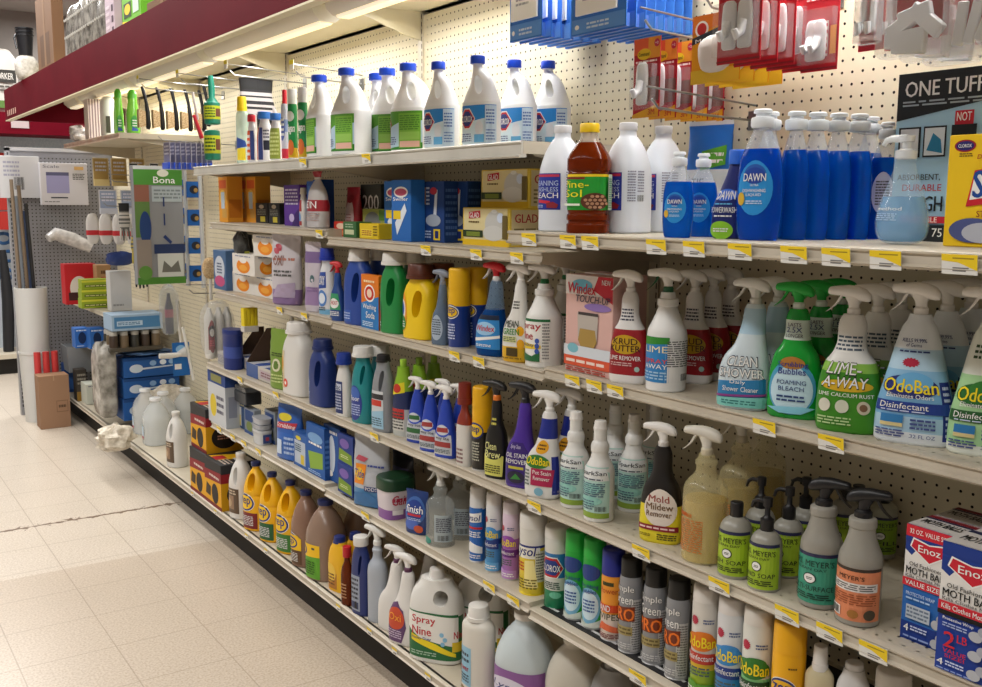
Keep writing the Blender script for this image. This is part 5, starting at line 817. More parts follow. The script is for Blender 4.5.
# --- things that hang, slump or stand about: builders take (width, depth, height), base centre at the origin
def blob(mb, W, D, H, mat, seed=1, amp=.08, n=2.6, z=0, bands=None, sq=.5):
    rr = random.Random(seed); ph = [rr.uniform(0, 6) for _ in range(6)]; R = []; N = 28; M = 14
    for j in range(M + 1):
        t = -PI / 2 + PI * j / M; ring = []
        for i in range(N):
            a = 2 * PI * i / N
            x = spow(math.cos(t), 2 / n) * spow(math.cos(a), 2 / n); y = spow(math.cos(t), 2 / n) * spow(math.sin(a), 2 / n); zz = spow(math.sin(t), 2 / n)
            k = 1 + amp * (math.sin(a * 3 + ph[0] + zz * 3) + math.sin(a * 7 + ph[1] - zz * 5) * .6 + math.sin(zz * 9 + ph[2] + a * 2) * .6) * (.4 if zz < -.7 else 1)
            ring.append((x * W / 2 * k, y * D / 2 * k, z + H / 2 + zz * H / 2 * (k if zz > -.5 else 1)))
        R.append(ring)
    mb.rings(R, mat); return mb
def one(fn):           # wrap: a builder that fills a MB and gives one mesh
    def f(name, W, D, H, **k):
        m = MB(); fn(m, W, D, H, **k); return m.build(name)
    return f
@one
def sack(m, W, D, H, mat=None, color='dddddd', seed=1, amp=.08, n=2.6, front=()):
    blob(m, W, D, H, mat or P(color, .5), seed, amp, n)
    if front: ink(m, flatmap((-W * .4, -D * .56, H * .1), (1, 0, 0), (0, 0, 1), W * .8, H * .8), front)
def card(m, W, H, color, front, z=0, y=0, t=.0016, x=0):
    m.box(x - W / 2, y, z, x + W / 2, y + t, z + H, CARD(color))
    ink(m, flatmap((x - W / 2, y, z), (1, 0, 0), (0, 0, 1), W, H), front, .0003)
def whook(m, x, z, s, y=-.004, mat=None):
    mat = mat or P('dcdde0', .3)
    L = Lf([(z, .012 * s, .005, 2.4), (z + .004, .017 * s, .006, 2.6), (z + .05 * s, .019 * s, .006, 2.4), (z + .085 * s, .016 * s, .006, 2.2), (z + .092 * s, .010 * s, .004, 2)], sub=2)
    o = len(m.v); m.loft(L, mat)
    for i in range(o, len(m.v)): v = m.v[i]; m.v[i] = (v[0] + x, v[1] + y, v[2])
    m.tube([(x, y - .004, z + .05 * s), (x, y - .012, z + .030 * s), (x, y - .024, z + .020 * s), (x, y - .030, z + .032 * s)], [.010 * s, .009 * s, .008 * s, .006 * s], mat, 10)
def hookpack(name, W, D, H, kind):
    r = empty(name); m = MB()
    if kind == 'red':
        card(m, W, H, 'b81e30', [('P', [(0, .80), (0, 1), (1, 1), (1, .78)], 'e0582c'), ('R', .55, .74, 1, 1, 'e8982c'), ('E', .40, .80, .26, .07, 'f0c818'), tx('Command', .20, .775, .60, .825, '202020', .02), ('E', .88, .92, .10, .05, 'c82848'), tx('+2', .82, .905, .94, .935, WH, .02), ('L', .1, .68, .9, .73, 'f0d8d8', 1), ('P', [(0, 0), (0, .04), (1, .16), (1, 0)], 'e8a818'), tx('3M', .62, .03, .86, .10, 'c02020', .04), ('P', [(.5, .2), (.5, .5), (1, .5), (1, .2)], '7a4a44')])
        m.build('card', r); k = MB(); whook(k, -.12 * W, .16 * H, 1.05 * H / .18); k.build('plastic_hook', r)
        b = MB(); b.rings([[(x, y, z) for x, z in ((-.44 * W, .10 * H), (.40 * W, .10 * H), (.40 * W, .66 * H), (-.44 * W, .66 * H))] for y in (-.0005, -D * .8)], FILM('e8ecf0', .12, .08)); b.build('blister', r)
    else:
        small = kind == 'small'
        card(m, W, H, 'c0202e', [('E', .46, .95, .3, .05, 'f0c818'), tx('Command', .24, .93, .70, .97, '202020', .02), ('L', .1, .80, .8, .84, 'f4dcdc', 1), ('R', .0, .02, 1, .04, '8a1420')] + ([('R', .56, .16, .74, .56, 'e8dcd8'), ('L', .57, .17, .73, .55, 'c83040', 5), ('R', .80, .18, .96, .5, 'e09020')] if small else []))
        m.build('card', r); k = MB()
        for x in ((-.18 * W, .02 * W) if small else (-.20 * W, .16 * W)): whook(k, x, (.12 if small else .16) * H, (.85 if small else 1.05) * H / .17)
        k.build('plastic_hooks', r)
        b = MB(); b.rings([[(x, y, z) for x, z in ((-.46 * W, .08 * H), (.46 * W, .08 * H), (.46 * W, .70 * H), (-.46 * W, .70 * H))] for y in (-.0005, -D * .8)], FILM('e8ecf0', .12, .08)); b.build('blister', r)
    return r
def D3(key, fn, name, **k): PD[key] = (fn, name, k)
D3('hookred', hookpack, 'hook_pack', kind='red'); D3('hookbig', hookpack, 'hook_pack', kind='big'); D3('hooksmall', hookpack, 'hook_pack', kind='small')
@one
def strippack(m, W, D, H, wide=0):
    card(m, W, H, '3a78d0', [('R', .02, .02, .98, .20, '5a94e0'), ('E', .12, .10, .04, .03, WH), ('L', .3, .05, .7, .15, 'c8dcf4', 2)])
    m.cbox(W * (.80 if not wide else .74), .006, H * .74, P('f0f0ee', .4), .001, H * .24, -.02 * W, -.003)
    ink(m, flatmap((-.3 * W, -.0062, H * .36), (1, 0, 0), (0, 0, 1), W * .5, H * .4), [('L', .1, .1, .9, .9, 'a8acb4', 6)])
    m.box(-W / 2, .002, 0, W / 2, .010, H * .16, P('3058a8'))
D3('stripblue', strippack, 'strip_pack'); D3('stripblue2', strippack, 'strip_pack', wide=1)
@one
def mothp(m, W, D, H):
    card(m, W, H, 'e8a018', [('P', [(0, .72), (0, 1), (1, 1), (1, .9)], 'e07818'), ('E', .2, .80, .14, .12, WH), ('E', .2, .80, .10, .09, 'c02828'), ('P', [(0, .58), (0, .68), (.9, .86), (.9, .76)], '28303c'), tx('MOIST', .08, .60, .6, .66, WH, .02), ('R', 0, 0, 1, .2, 'e8c028')])
    blob(m, W * .7, D * 1.4, H * .55, P('d8d4d0', .3), 3, .03, 2.6, H * .14)
D3('mothpack', mothp, 'moisture_pack')
def clearhook(name, W, D, H):
    r = empty(name); m = MB(); card(m, W, H, 'b02030', [('L', .1, .1, .9, .3, 'e8c8c8', 2)]); m.build('card', r)
    m = MB(); m.cbox(W * .96, D * .8, H * .9, FILM('e4e8ea', .32, .08), .004, .06 * H, 0, -D * .4); m.build('blister', r)
    m = MB()
    for x in (-.2 * W, .2 * W): m.tube([(x, -.012, .9 * H), (x, -.012, .4 * H), (x, -.016, .22 * H), (x, -.026, .18 * H), (x, -.028, .30 * H)], .006, P('dde2e4', .2), 8)
    m.build('plastic_hooks', r); return r
D3('hookclear', clearhook, 'hook_pack')
def clippack(name, W, D, H, tall=0):
    r = empty(name); m = MB(); card(m, W * .8, H * .8, 'b42234', [('S', .5, .76, .36, .22, 'd01c2c'), ('L', .32, .68, .68, .84, WH, 3)] if not tall else [], z=.2 * H); m.build('card', r)
    m = MB(); m.cbox(W, D * .9, H * .7, FILM('e4e8ea', .26, .08), .006, 0, 0, -D * .45); m.build('blister', r)
    m = MB(); wm = P('e6e7ea', .3); rr = random.Random(4)
    def plank(x, z, w, h, t, a, y):
        o = len(m.v); m.cbox(w, t, h, wm, .002, -h / 2, 0, 0); ca, sa = math.cos(a), math.sin(a)
        for i in range(o, len(m.v)): X_, Y_, Z_ = m.v[i]; m.v[i] = (x + X_ * ca - Z_ * sa, y + Y_, z + X_ * sa + Z_ * ca)
    if tall:
        for k in range(3): plank((-.28 + .28 * k) * W, .36 * H, .018, .48 * H, .008, -.1 - .12 * k, -.02 - .006 * k)
    else:
        for x, z, w, h, a in ((-.1 * W, .20 * H, .075, .026, .05), (-.12 * W, .36 * H, .07, .024, .5), (.2 * W, .36 * H, .07, .026, -.7), (.02 * W, .44 * H, .06, .024, .25), (-.05 * W, .1 * H, .06, .022, -.1)): plank(x, z, w, h, .014, a, -.024)
    m.build('plastic_clips', r); return r
D3('clips', clippack, 'clip_pack'); D3('clips2', clippack, 'hook_pack', tall=1)
def brush(name, W, D, H, col='16161a', bri=1, wood=0):
    r = empty(name); m = MB(); hx = .30 * W
    m.tube([(hx - .02, 0, H), (hx - .012, 0, H * .9), (hx, 0, H * .62), (hx + .004, 0, H * .40), (hx + .006, 0, H * .06), (hx + .004, 0, 0)], [.006, .009, .008, .012, .013, .008], P(col, .4), 10, 1.0); m.build('handle', r)
    if bri:
        m = MB(); x0, x1 = -.34 * W, hx - .008
        m.rings([[(x0 + q * .01, y, z) for y, z in ((-.017, .03 * H), (.017, .03 * H), (.017, .46 * H), (-.017, .46 * H))] if q == 0 else [(x1, y, z) for y, z in ((-.011, .08 * H), (.011, .08 * H), (.011, .42 * H), (-.011, .42 * H))] for q in (0, 1)], NOISY('bristle', 'a8845a', 'dcc49a', 160, .9)); m.build('bristles', r)
    return r
D3('brush', brush, 'hanging_brush'); D3('blackbrush', brush, 'hanging_brush', bri=0)
@one
def stick(m, W, D, H):
    m.tube([(-.3 * W, 0, H), (0, 0, H * .4)], [.012, .012], P('d0c8c8'), 8, .5); m.tube([(-.02, 0, H * .5), (.25 * W, 0, 0)], [.012, .016], P('c02838'), 8, .7)
D3('stick', stick, 'ice_scraper')
def lint(name, W, D, H, low=0):
    r = empty(name); R = min(W / 2, .036); n = 20; hb = H if low else H * .46
    m = MB(); m.rings([[(q * math.cos(2 * PI * k / n), q * math.sin(2 * PI * k / n), z) for k in range(n)] for z, q in ((0, R * .8), (.004, R), (hb - .004, R), (hb, R * .8))], P('1f8a74')); m.build('roll', r)
    m = MB(); L = Lf([(0, R * 1.02, R * 1.02), (hb, R * 1.02, R * 1.02)]); ink(m, L.mapper(R * 4.6, hb * .22, hb * .82), [('R', 0, 0, 1, 1, 'c8d82c'), ('L', .2, .1, .5, .9, '3a6a2c', 4), ('R', .52, .2, .7, .8, '7a4a3a')]); m.build('wrapper', r)
    if not low:
        m = MB(); m.tube([(0, 0, hb), (0, 0, hb + .02), (0, 0, H * .75), (-.003, 0, H)], [R * .8, .014, .016, .012], P('1f8a74'), 12); m.build('handle', r)
    return r
D3('lint', lint, 'lint_roller'); D3('lintlow', lint, 'lint_roller', low=1)
def glove(name, W, D, H, c1, c2, cuff, stripes=1):
    r = empty(name); m = MB(); M1 = P(c1, .8); M2 = P(c2, .8)
    L = Lf([(H * .34, .34 * W, .3 * D, 2.4), (H * .55, .42 * W, .4 * D, 2.4), (H * .70, .36 * W, .4 * D, 2.4), (H, .34 * W, .36 * D, 2.4)], sub=5, seg=20)
    m.loft(L, M1, [(H * (.36 + .1 * k), H * (.40 + .1 * k), M2) for k in range(5)] if stripes else None)
    for k in range(4): m.tube([((-.26 + .17 * k) * W, 0, H * .38), ((-.30 + .20 * k) * W, 0, H * .2), ((-.32 + .21 * k) * W, -.004, H * (.02 + .03 * abs(k - 1.5)))], [.085 * W, .08 * W, .05 * W], M2 if k % 2 and stripes else M1, 10)
    m.tube([(.36 * W, 0, H * .52), (.46 * W, 0, H * .40), (.48 * W, 0, H * .30)], [.08 * W, .08 * W, .05 * W], M1, 10)
    m.build('hand', r)
    m = MB(); m.loft(Lf([(H * .80, .36 * W, .42 * D, 2.4), (H, .38 * W, .40 * D, 2.4)]), P(cuff, .8)); m.build('cuff', r); return r
D3('gloves', glove, 'garden_gloves', c1='b8b4b8', c2='26262c', cuff='1c1c20'); D3('glove', glove, 'work_gloves', c1='b4b0aa', c2='5a5a58', cuff='1a1a1e')
D3('gloveyellow', glove, 'work_gloves', c1='a89a48', c2='5a5a58', cuff='8a8a88'); D3('gloveblack', glove, 'work_gloves', c1='1c1c22', c2='2a2a30', cuff='26262c', stripes=0)
D3('gloveblue', sack, 'folded_cloth', color='1c3470', seed=4)
@one
def smallpack(m, W, D, H, c1='888888', c2='3a5ac8', c3='c8c8d8'):
    card(m, W, H, c3, [('R', .06, .24, .94, .96, c1), ('L', .15, .5, .85, .9, 'd8d8e8', 3), ('R', 0, 0, 1, .24, c2)]); m.cbox(W * .96, D * .8, H * .24, P(c2, .3), .001, 0, 0, -D * .4)
D3('bluetag', smallpack, 'small_pack', c1='7a7aa0', c2='2050d0', c3='c4c4d4'); D3('goldpack', smallpack, 'hanging_pack', c1='b89a5a', c2='d8c48a', c3='e0d0a8'); D3('palepack', smallpack, 'hanging_pack', c1='9aa8c4', c2='c8ccd8', c3='d8d8dc')
D3('blackpack', smallpack, 'hanging_pack', c1='1a1a1e', c2='26262a', c3='c8c8c8')
D3('bona', carton, 'mop_package', color='86888c', front=[('R', 0, .84, 1, .97, '4a8a34'), ('R', 0, .97, 1, 1, 'c4c8c8'), tx('Bona', .40, .855, .85, .91, WH, .02), ('E', .6, .94, .12, .03, 'd8d8c8'), ('R', .36, .70, .98, .83, 'a8b4b8'), ('L', .4, .72, .95, .81, '7a8488', 3), ('R', 0, .70, .3, .84, '8a5a4a'), ('R', 0, .40, .3, .70, '5a7a40'), ('E', .2, .48, .12, .14, '1c3a70'), ('R', .58, .66, .61, .74, '24386a'), ('R', .58, .50, .61, .60, '24386a'), ('P', [(.55, .40), (.7, .34), (.74, .36), (.60, .42)], '24386a'), ('R', .36, .26, 1, .34, '24345c'), ('R', .42, .06, .96, .26, 'c4c8c4'), ('P', [(.5, .1), (.55, .2), (.7, .14), (.85, .2), (.9, .1)], '6a6a64'), ('R', 0, 0, 1, .06, '4a8030'), ('R', 0, .06, .3, .38, '8a8078'), ('E', .16, .1, .14, .06, '5a8a3c')])
def mop(name, W, D, H):
    r = empty(name); m = MB(); m.tube([(0, 0, 0), (0, 0, H)], .012, P('c8ccd0', .35), 10); m.build('pole', r)
    for k in range(4):
        z = H * (.06 + .24 * k); m = MB(); m.box(-.075, -.005, z, .005, -.0035, z + .085, CARD('2262b4')); ink(m, flatmap((-.075, -.005, z), (1, 0, 0), (0, 0, 1), .08, .085), [('E', .5, .5, .3, .26, '101c34'), ('E', .62, .46, .14, .14, 'b08a48')], .0004); m.build('card', r)
    return r
D3('mop', mop, 'pole_mop')
@one
def dishb(m, W, D, H): m.tube([(0, 0, 0), (0, 0, H * .5)], .008, P('d0ccc4')); blob(m, W, D, H * .5, NOISY('bristle', 'a8845a', 'dcc49a', 160, .9), 2, .03, 2.6, H * .5)
D3('dishbrush', dishb, 'dish_brush')
@one
def rwp(m, W, D, H): blob(m, W * 1.1, D, H, P('d4d2d0', .4), 5, .03, 3); m.loft(Lf([(H * .30, W * .56, D * .54, 3), (H * .46, W * .56, D * .54, 3)]), P('c03038'))
D3('redwhitepack', rwp, 'hanging_pack')
@one
def jars(m, W, D, H):
    m.cbox(W, D, H * .2, P('4a4438', .7), .002)
    for i in range(5):
        for j in range(3):
            x, y = (-.4 + .2 * i) * W, (-.33 + .33 * j) * D; o = len(m.v); R = W * .085
            m.rings([[(x + q * math.cos(2 * PI * k / 12), y + q * math.sin(2 * PI * k / 12), z) for k in range(12)] for z, q in ((.01, R), (H * .72, R), (H * .8, R * .8))], P(('3a2c22', '6a5a44', '2c2c28')[(i + j) % 3])); m.rings([[(x + q * math.cos(2 * PI * k / 12), y + q * math.sin(2 * PI * k / 12), z) for k in range(12)] for z, q in ((H * .8, R * .9), (H * .97, R * .9), (H, R * .8))], P('a8a49c'))
D3('jars', jars, 'jar_tray')
D3('foilbag', sack, 'plastic_bag', color='50709c', seed=8, amp=.12)
D3('wrapstack', sack, 'wrapped_bale', mat=NOISY('wrapped_goods', '6a665e', 'b8b4ac', 14, .25), n=5, amp=.03)
D3('mopbag', sack, 'mop_head_bag', mat=NOISY('mop_cotton', 'b4aa98', 'dcd4c6', 40, .6, .4), seed=3, amp=.16)
D3('moppile', sack, 'cotton_mop', mat=NOISY('mop_cotton', 'b4aa98', 'dcd4c6', 40, .6, .4), seed=6, amp=.10, n=2)
def squeegee(name, W, D, H):
    r = empty(name); m = MB(); m.box(-.1 * W, .004, .1 * H, .36 * W, .006, .72 * H, CARD('2468b4')); ink(m, flatmap((-.1 * W, .004, .1 * H), (1, 0, 0), (0, 0, 1), .46 * W, .62 * H), [('R', .1, .2, .5, .36, WH), ('E', .5, .8, .3, .12, '8ab8e0')], .0004); m.build('card', r)
    m = MB(); m.tube([(-.46 * W, 0, .50 * H), (-.2 * W, 0, .49 * H), (.12 * W, 0, .50 * H)], [.014, .016, .012], P('dcdad4'), 10); m.tube([(.02 * W, 0, .50 * H), (.26 * W, 0, .54 * H)], [.012, .03], P('d0d2d2'), 10, .5); m.build('handle', r)
    m = MB(); m.tube([(.20 * W, -.004, H), (.44 * W, -.004, 0)], .009, P('e0e0dc'), 8); m.build('blade', r); return r
D3('squeegee', squeegee, 'squeegee_brush')
def drainbag(name, W, D, H):
    r = empty(name); m = MB(); blob(m, W, D, H * .95, FILM('c8d0d4', .3, .15), 7, .05, 3); m.build('bag', r)
    m = MB(); m.loft(Lf([(.01, W * .2, D * .3, 2.4), (H * .5, W * .22, D * .32, 2.4), (H * .7, W * .1, D * .2, 2), (H * .8, W * .08, D * .16, 2)]), P('3a3450'), [(H * .3, H * .5, P('a04060'))]); m.build('bottle', r); return r
D3('drainbag', drainbag, 'clear_bag')
@one
def wpole(m, W, D, H): m.tube([(-.2 * W, 0, H), (.2 * W, 0, 0)], [.013, .011], P('d8d4cc'), 10)
D3('whitepole', wpole, 'tool_handle')
@one
def bin_(m, W, D, H): m.rings([[(x * a, y * a, z) for x, y in ((-W / 2, -D / 2), (W / 2, -D / 2), (W / 2, D / 2), (-W / 2, D / 2))] for z, a in ((0, .88), (H, 1), (H, .96), (.01, .84))], P('8c9094'))
D3('greybin', bin_, 'plastic_bin')
D3('jarpack', carton, 'jar_carton', color='3a342e', front=[('R', 0, 0, 1, .3, '8a6a2c'), ('L', .1, .5, .9, .9, '8a8478', 3)])
def bottlebag(name, W, D, H):
    r = empty(name); m = MB(); blob(m, W, D * 1.1, H, FILM('d8dce0', .22, .12), 5, .03, 3); m.build('bag', r)
    for i, x in enumerate((-.24, .05, .30)):
        m = MB(); L = Lf([(.004, W * .12, D * .36, 2.4), (.02, W * .135, D * .4, 2.4), (H * .72, W * .13, D * .4, 2.3), (H * .86, W * .06, D * .2, 2), (H * .9, W * .05, D * .16, 2)])
        m.loft(L, P('d8d6d0'))
        if i == 0: ink(m, L.mapper(W * .22, H * .12, H * .70), [('E', .5, .5, .5, .5, '8a1a26'), ('R', 0, .1, 1, .8, '8a1a26'), ('E', .5, .66, .44, .18, '1c1c20'), ('E', .5, .62, .30, .12, 'd8d4d0'), ('L', .2, .2, .8, .4, 'c84858', 3)])
        o = m.build('bottle', r); o.location = (x * W, 0, 0)
    return r
D3('bottleclearbag', bottlebag, 'bag_of_bottles')
@one
def ybrush(m, W, D, H): m.cbox(W, D, H * .25, P('d8d4cc'), .002); [m.cbox(W * .22, D * .9, H * .76, P('e8d018', .7), .002, H * .24, (-.36 + .24 * k) * W, 0) for k in range(4)]
D3('yellowbrush', ybrush, 'brush_head')
@one
def ncan(m, W, D, H): m.loft(Lf([(0, W * .48, D * .48), (H * .86, W * .5, D * .5), (H * .88, W * .52, D * .52), (H, W * .5, D * .5)]), P('1c2f78'), [(H * .4, H * .5, P('3a50a0'))])
D3('navycan', ncan, 'tub')
def tray(name, W, D, H):
    r = empty(name); bm = P('3c2c22', .8); m = MB(); h = H * .40
    for a in ((-W / 2, -D / 2, W / 2, -D / 2 + .002), (-W / 2, D / 2 - .002, W / 2, D / 2), (-W / 2, -D / 2, -W / 2 + .002, D / 2), (W / 2 - .002, -D / 2, W / 2, D / 2)): m.box(a[0], a[1], 0, a[2], a[3], h, CARD('c8c4bc' if a[3] < 0 else '3c2c22'))
    ink(m, flatmap((-W / 2, -D / 2, 0), (1, 0, 0), (0, 0, 1), W, h), [('R', 0, 0, .4, 1, '3a5a98'), ('R', .45, .2, .95, .8, 'b8a8b0'), ('L', .5, .3, .9, .7, '7a4050', 2)], .0003)
    m.box(-W / 2, -D / 2, 0, W / 2, D / 2, .002, CARD('3c2c22')); m.build('tray', r)
    m = MB(); m.rings([[(-W / 2 + .004, y, z) for y, z in ((-D / 2, h), (D / 2, h), (D / 2, H * 1.35), (D * .2, H * 1.35))], [(-W / 2 + .006, y, z) for y, z in ((-D / 2, h), (D / 2, h), (D / 2, H * 1.35), (D * .2, H * 1.35))]], CARD('4c3a2e')); m.build('side_flap', r)
    for k in range(5):
        m = MB(); m.cbox(W * .15, D * .8, h * .95, P(('d0d0d8', '3a5aa8')[k % 2]), .001, .003); o = m.build('small_pack', r); o.location = ((-.36 + .18 * k) * W, -.01, 0)
    return r
D3('tray', tray, 'display_tray')
def tubs(name, W, D, H):
    r = empty(name)
    for k in range(3):
        z = H * (.0, .56, .76)[k]; hh = H * (.54, .18, .22)[k]
        m = MB(); m.loft(Lf([(z, W * .44, D * .44, 3.4), (z + hh * .8, W * .48, D * .48, 3.4), (z + hh * .82, W * .5, D * .5, 3.4), (z + hh, W * .5, D * .5, 3.4)]), P(('c4c8cc', 'a8acb4', 'b4b8c0')[k], .25)); 
        if k == 0: ink(m, flatmap((-W * .3, -D * .485, z + hh * .15), (1, 0, 0), (0, 0, 1), W * .6, hh * .6), [('R', 0, 0, 1, 1, '304a88'), ('R', .3, .3, .7, .7, 'a83848')], .002)
        m.build('tub', r)
    return r
D3('tubs', tubs, 'food_tubs')
def lidtub(name, W, D, H, lid='123c24', base='8a5aa0'):
    r = empty(name); m = MB(); L = Lf([(0, W * .44, D * .44, 3), (H * .72, W * .48, D * .48, 3)]); m.loft(L, P('d4ccd4'), [(0, H * .3, P(base))]); ink(m, L.mapper(W * .8, H * .06, H * .66), [('L', .1, .55, .9, .85, 'b02848', 1), tx('Gain', .1, .5, .7, .9, 'b02848', .03, .2), ('R', .1, .1, .5, .3, 'e8e4e8'), ('E', .8, .3, .14, .2, '5a3a78')]); m.build('body', r)
    m = MB(); m.loft(Lf([(H * .70, W * .5, D * .5, 3), (H * .94, W * .5, D * .5, 3), (H, W * .46, D * .46, 3)]), P(lid)); m.build('lid', r); return r
D3('greentub', lidtub, 'pod_tub')
@one
def cbx(m, W, D, H): m.cbox(W, D, H * .7, P('30343a'), .003); m.cbox(W * .96, D * .96, H * .3, FILM('8a929c', .6), .002, H * .7)
D3('clearbox', cbx, 'food_container')
D3('blacktuba', sack, 'plastic_bag', mat=NOISY('dark_bag', '1c1c1e', '4a4c4a', 30, .3), seed=2, amp=.1, front=[('R', .3, .05, .8, .2, 'a8a838')])
@one
def wrapped(m, W, D, H):
    for k in range(5):
        o = len(m.v); blob(m, W / 5 * 1.08, D, H, NOISY('shrink_wrap', '57534f', '9a968f', 26, .18), k + 3, .02, 9)
        for i in range(o, len(m.v)): v = m.v[i]; m.v[i] = (v[0] + (-.4 + .2 * k) * W, v[1], v[2])
    for z in (.42, .74):
        for i in range(22): m.box(-W / 2 + i * W / 22, -D * .512, H * z, -W / 2 + i * W / 22 + .012, -D * .49, H * z + .010, P('b0aca4', .4))
D3('wrapped', wrapped, 'wrapped_bale')
D3('whitesack', sack, 'small_sack', mat=NOISY('woven_sack', 'a8a298', 'c8c4bc', 60, .7), seed=5, amp=.05, n=3)
@one
def buckets(m, W, D, H):
    for k in range(3):
        z = k * H * .12; m.rings([[(q * W * math.cos(2 * PI * a / 24), q * W * math.sin(2 * PI * a / 24), zz) for a in range(24)] for zz, q in ((z, .36), (z + H * .7, .46), (z + H * .71, .5), (z + H * .76, .5), (z + H * .76, .44), (z + .02, .34))], P('17171c', .35))
    m.tube([(-W * .46, 0, H * .74), (-W * .6, -.02, H * .6), (-W * .52, -.04, H * .2)], .006, P('26262a'))
D3('buckets', buckets, 'bucket_stack')
D3('greensack', sack, 'soil_sack', color='b8b4ac', seed=7, amp=.03, n=4, front=[('R', 0, .48, 1, .72, '2a2824'), tx('WORKER', .1, .54, .9, .66, 'c8c4bc', .02), ('L', .1, .3, .9, .44, '4a4640', 2), ('R', 0, 0, 1, .14, '4a6a2c')])
def gbottle(name, W, D, H):
    r = empty(name); m = MB(); D = min(D, W * .8); L = Lf([(0, W * .46, D * .46, 2.4), (.02 * H, W * .5, D * .5, 2.4), (.45 * H, W * .48, D * .48, 2.4), (.62 * H, W * .40, D * .42, 2.2), (.80 * H, W * .34, D * .36, 2.2)]); m.loft(L, FILM('84d24c', .8, .15)); ink(m, L.mapper(W * .8, .06 * H, .5 * H), [('E', .5, .4, .36, .4, '3a9a3c'), ('L', .3, .2, .7, .6, WH, 3), ('P', [(.2, 0), (.3, .2), (.8, .1), (.8, 0)], '3a5ab0')]); m.build('body', r)
    m = MB(); m.loft(Lf([(.80 * H, W * .36, D * .38, 2.2), (.9 * H, W * .34, D * .36, 2.2), (.98 * H, W * .22, D * .26, 2), (H, W * .14, D * .18, 2)]), P('58b82c')); m.build('cap', r); return r
D3('greenbottle', gbottle, 'green_bottle')
@one
def disp(m, W, D, H): m.loft(Lf([(0, W * .48, D * .5, 3.4), (H * .6, W * .5, D * .5, 3), (H * .9, W * .46, D * .46, 2.4), (H, W * .3, D * .3, 2)]), P('e2e4e6', .3)); m.box(-W * .3, -D * .505, H * .08, 0, -D * .46, H * .5, P('3a342c'))
D3('dispenser', disp, 'dispenser')
D3('pinkstripe', carton, 'striped_pack', color='d0c4c0', front=[('R', .06 + .19 * k, 0, .16 + .19 * k, 1, '7a6a6c') for k in range(5)])
D3('silverpack', sack, 'crumpled_pack', mat=NOISY('silver_film', '8a8684', 'd0cccc', 30, .25), seed=9, amp=.12)
def I(prod, loc, rz, *rest):
    nums = [a for a in rest if isinstance(a, (int, float))]; strs = [a for a in rest if isinstance(a, str)]
    fn, name, kw = PD[prod]
    return put((prod, *nums), lambda: fn(name, *nums, **kw), loc, rz, *strs)
# ------------------------------------------------------------------ everything on the shelves
I('yellowcap',(1.418,3.807,1.673),34,0.054,0.256,'clear bottle with yellow cap at the far end of the top bleach shelf','bottle')
I('redcapstripe',(1.411,3.690,1.673),34,0.038,0.178,'small white bottle with red cap and orange stripe on the top shelf','bottle')
I('bluecapnavy',(1.437,3.623,1.673),34,0.061,0.186,'white bottle with blue cap and navy striped label on the top shelf','bottle')
I('bluecapolive',(1.430,3.497,1.673),34,0.049,0.172,'white bottle with blue cap and olive label on the top shelf','bottle')
I('redcapcan',(1.418,3.383,1.673),34,0.028,0.245,'slim aerosol can with narrow red cap on the top shelf','can')
I('starch',(1.410,3.297,1.673),34,0.033,0.239,'green spray starch can with white cap, the one beside the red capped can','can','green starch cans')
I('starch',(1.416,3.223,1.673),34,0.033,0.239,'green spray starch can with white cap, the one beside the first green bleach jug','can','green starch cans')
I('cloroxg',(1.441,3.126,1.673),-8,0.146,0.274,'bleach jug with green label standing beside the green starch cans','bleach jug','green label bleach jugs')
I('cloroxg',(1.444,2.910,1.673),14,0.146,0.274,'foremost bleach jug with green label, its handle side turned outward','bleach jug','green label bleach jugs')
I('cloroxg',(1.580,2.965,1.673),10,0.146,0.274,'bleach jug with green label, directly behind the foremost green one','bleach jug','green label bleach jugs')
I('cloroxg',(1.553,2.834,1.673),26,0.146,0.274,'bleach jug with green label, second in from the blue label jugs','bleach jug','green label bleach jugs')
I('cloroxg',(1.551,2.697,1.673),26,0.146,0.274,'bleach jug with green label directly left of the blue label jugs','bleach jug','green label bleach jugs')
I('cloroxb',(1.534,2.503,1.673),8,0.117,0.256,'leftmost bleach jug with blue label, beside the green label jugs','bleach jug','blue label bleach jugs')
I('cloroxb',(1.561,2.336,1.673),12,0.117,0.256,'tallest looking bleach jug with blue label at the shelf corner','bleach jug','blue label bleach jugs')
I('cloroxb',(1.690,2.342,1.673),12,0.117,0.256,'bleach jug with blue label, second from the right end of the top shelf','bleach jug','blue label bleach jugs')
I('cloroxb',(1.780,2.301,1.673),12,0.117,0.256,'rightmost bleach jug with blue label, near the pegboard','bleach jug','blue label bleach jugs')
I('bleach',(1.438,1.816,1.462),24,0.101,0.241,'white bleach gallon with blue label, left of the orange pine cleaner','bleach jug','large bleach gallons')
I('bleach',(1.500,1.663,1.462),12,0.101,0.241,'white bleach gallon directly right of the orange pine cleaner','bleach jug','large bleach gallons')
I('bleach',(1.630,1.687,1.462),8,0.101,0.241,'rightmost white bleach gallon, behind the small blue dish soaps','bleach jug','large bleach gallons')
I('pinesol',(1.403,1.679,1.462),38,0.093,0.236,'amber pine cleaner bottle with yellow cap and green label','bottle')
I('dawnsmall',(1.392,1.395,1.462),22,0.062,0.165,'small blue dish soap bottle beside the bleach gallons, front one','dish soap','small dish soaps')
I('dawnsmall',(1.477,1.413,1.462),22,0.062,0.165,'small blue dish soap bottle half hidden behind the front small one','dish soap','small dish soaps')
I('tietowel',(1.796,1.698,1.462),10,0.124,0.052,0.262,'white and blue packet of twist ties standing behind the dish soaps','packet')
I('power',(1.444,1.313,1.462),24,0.063,0.167,'dark blue dish spray refill with pale green mark, left of the big dish soap','dish soap')
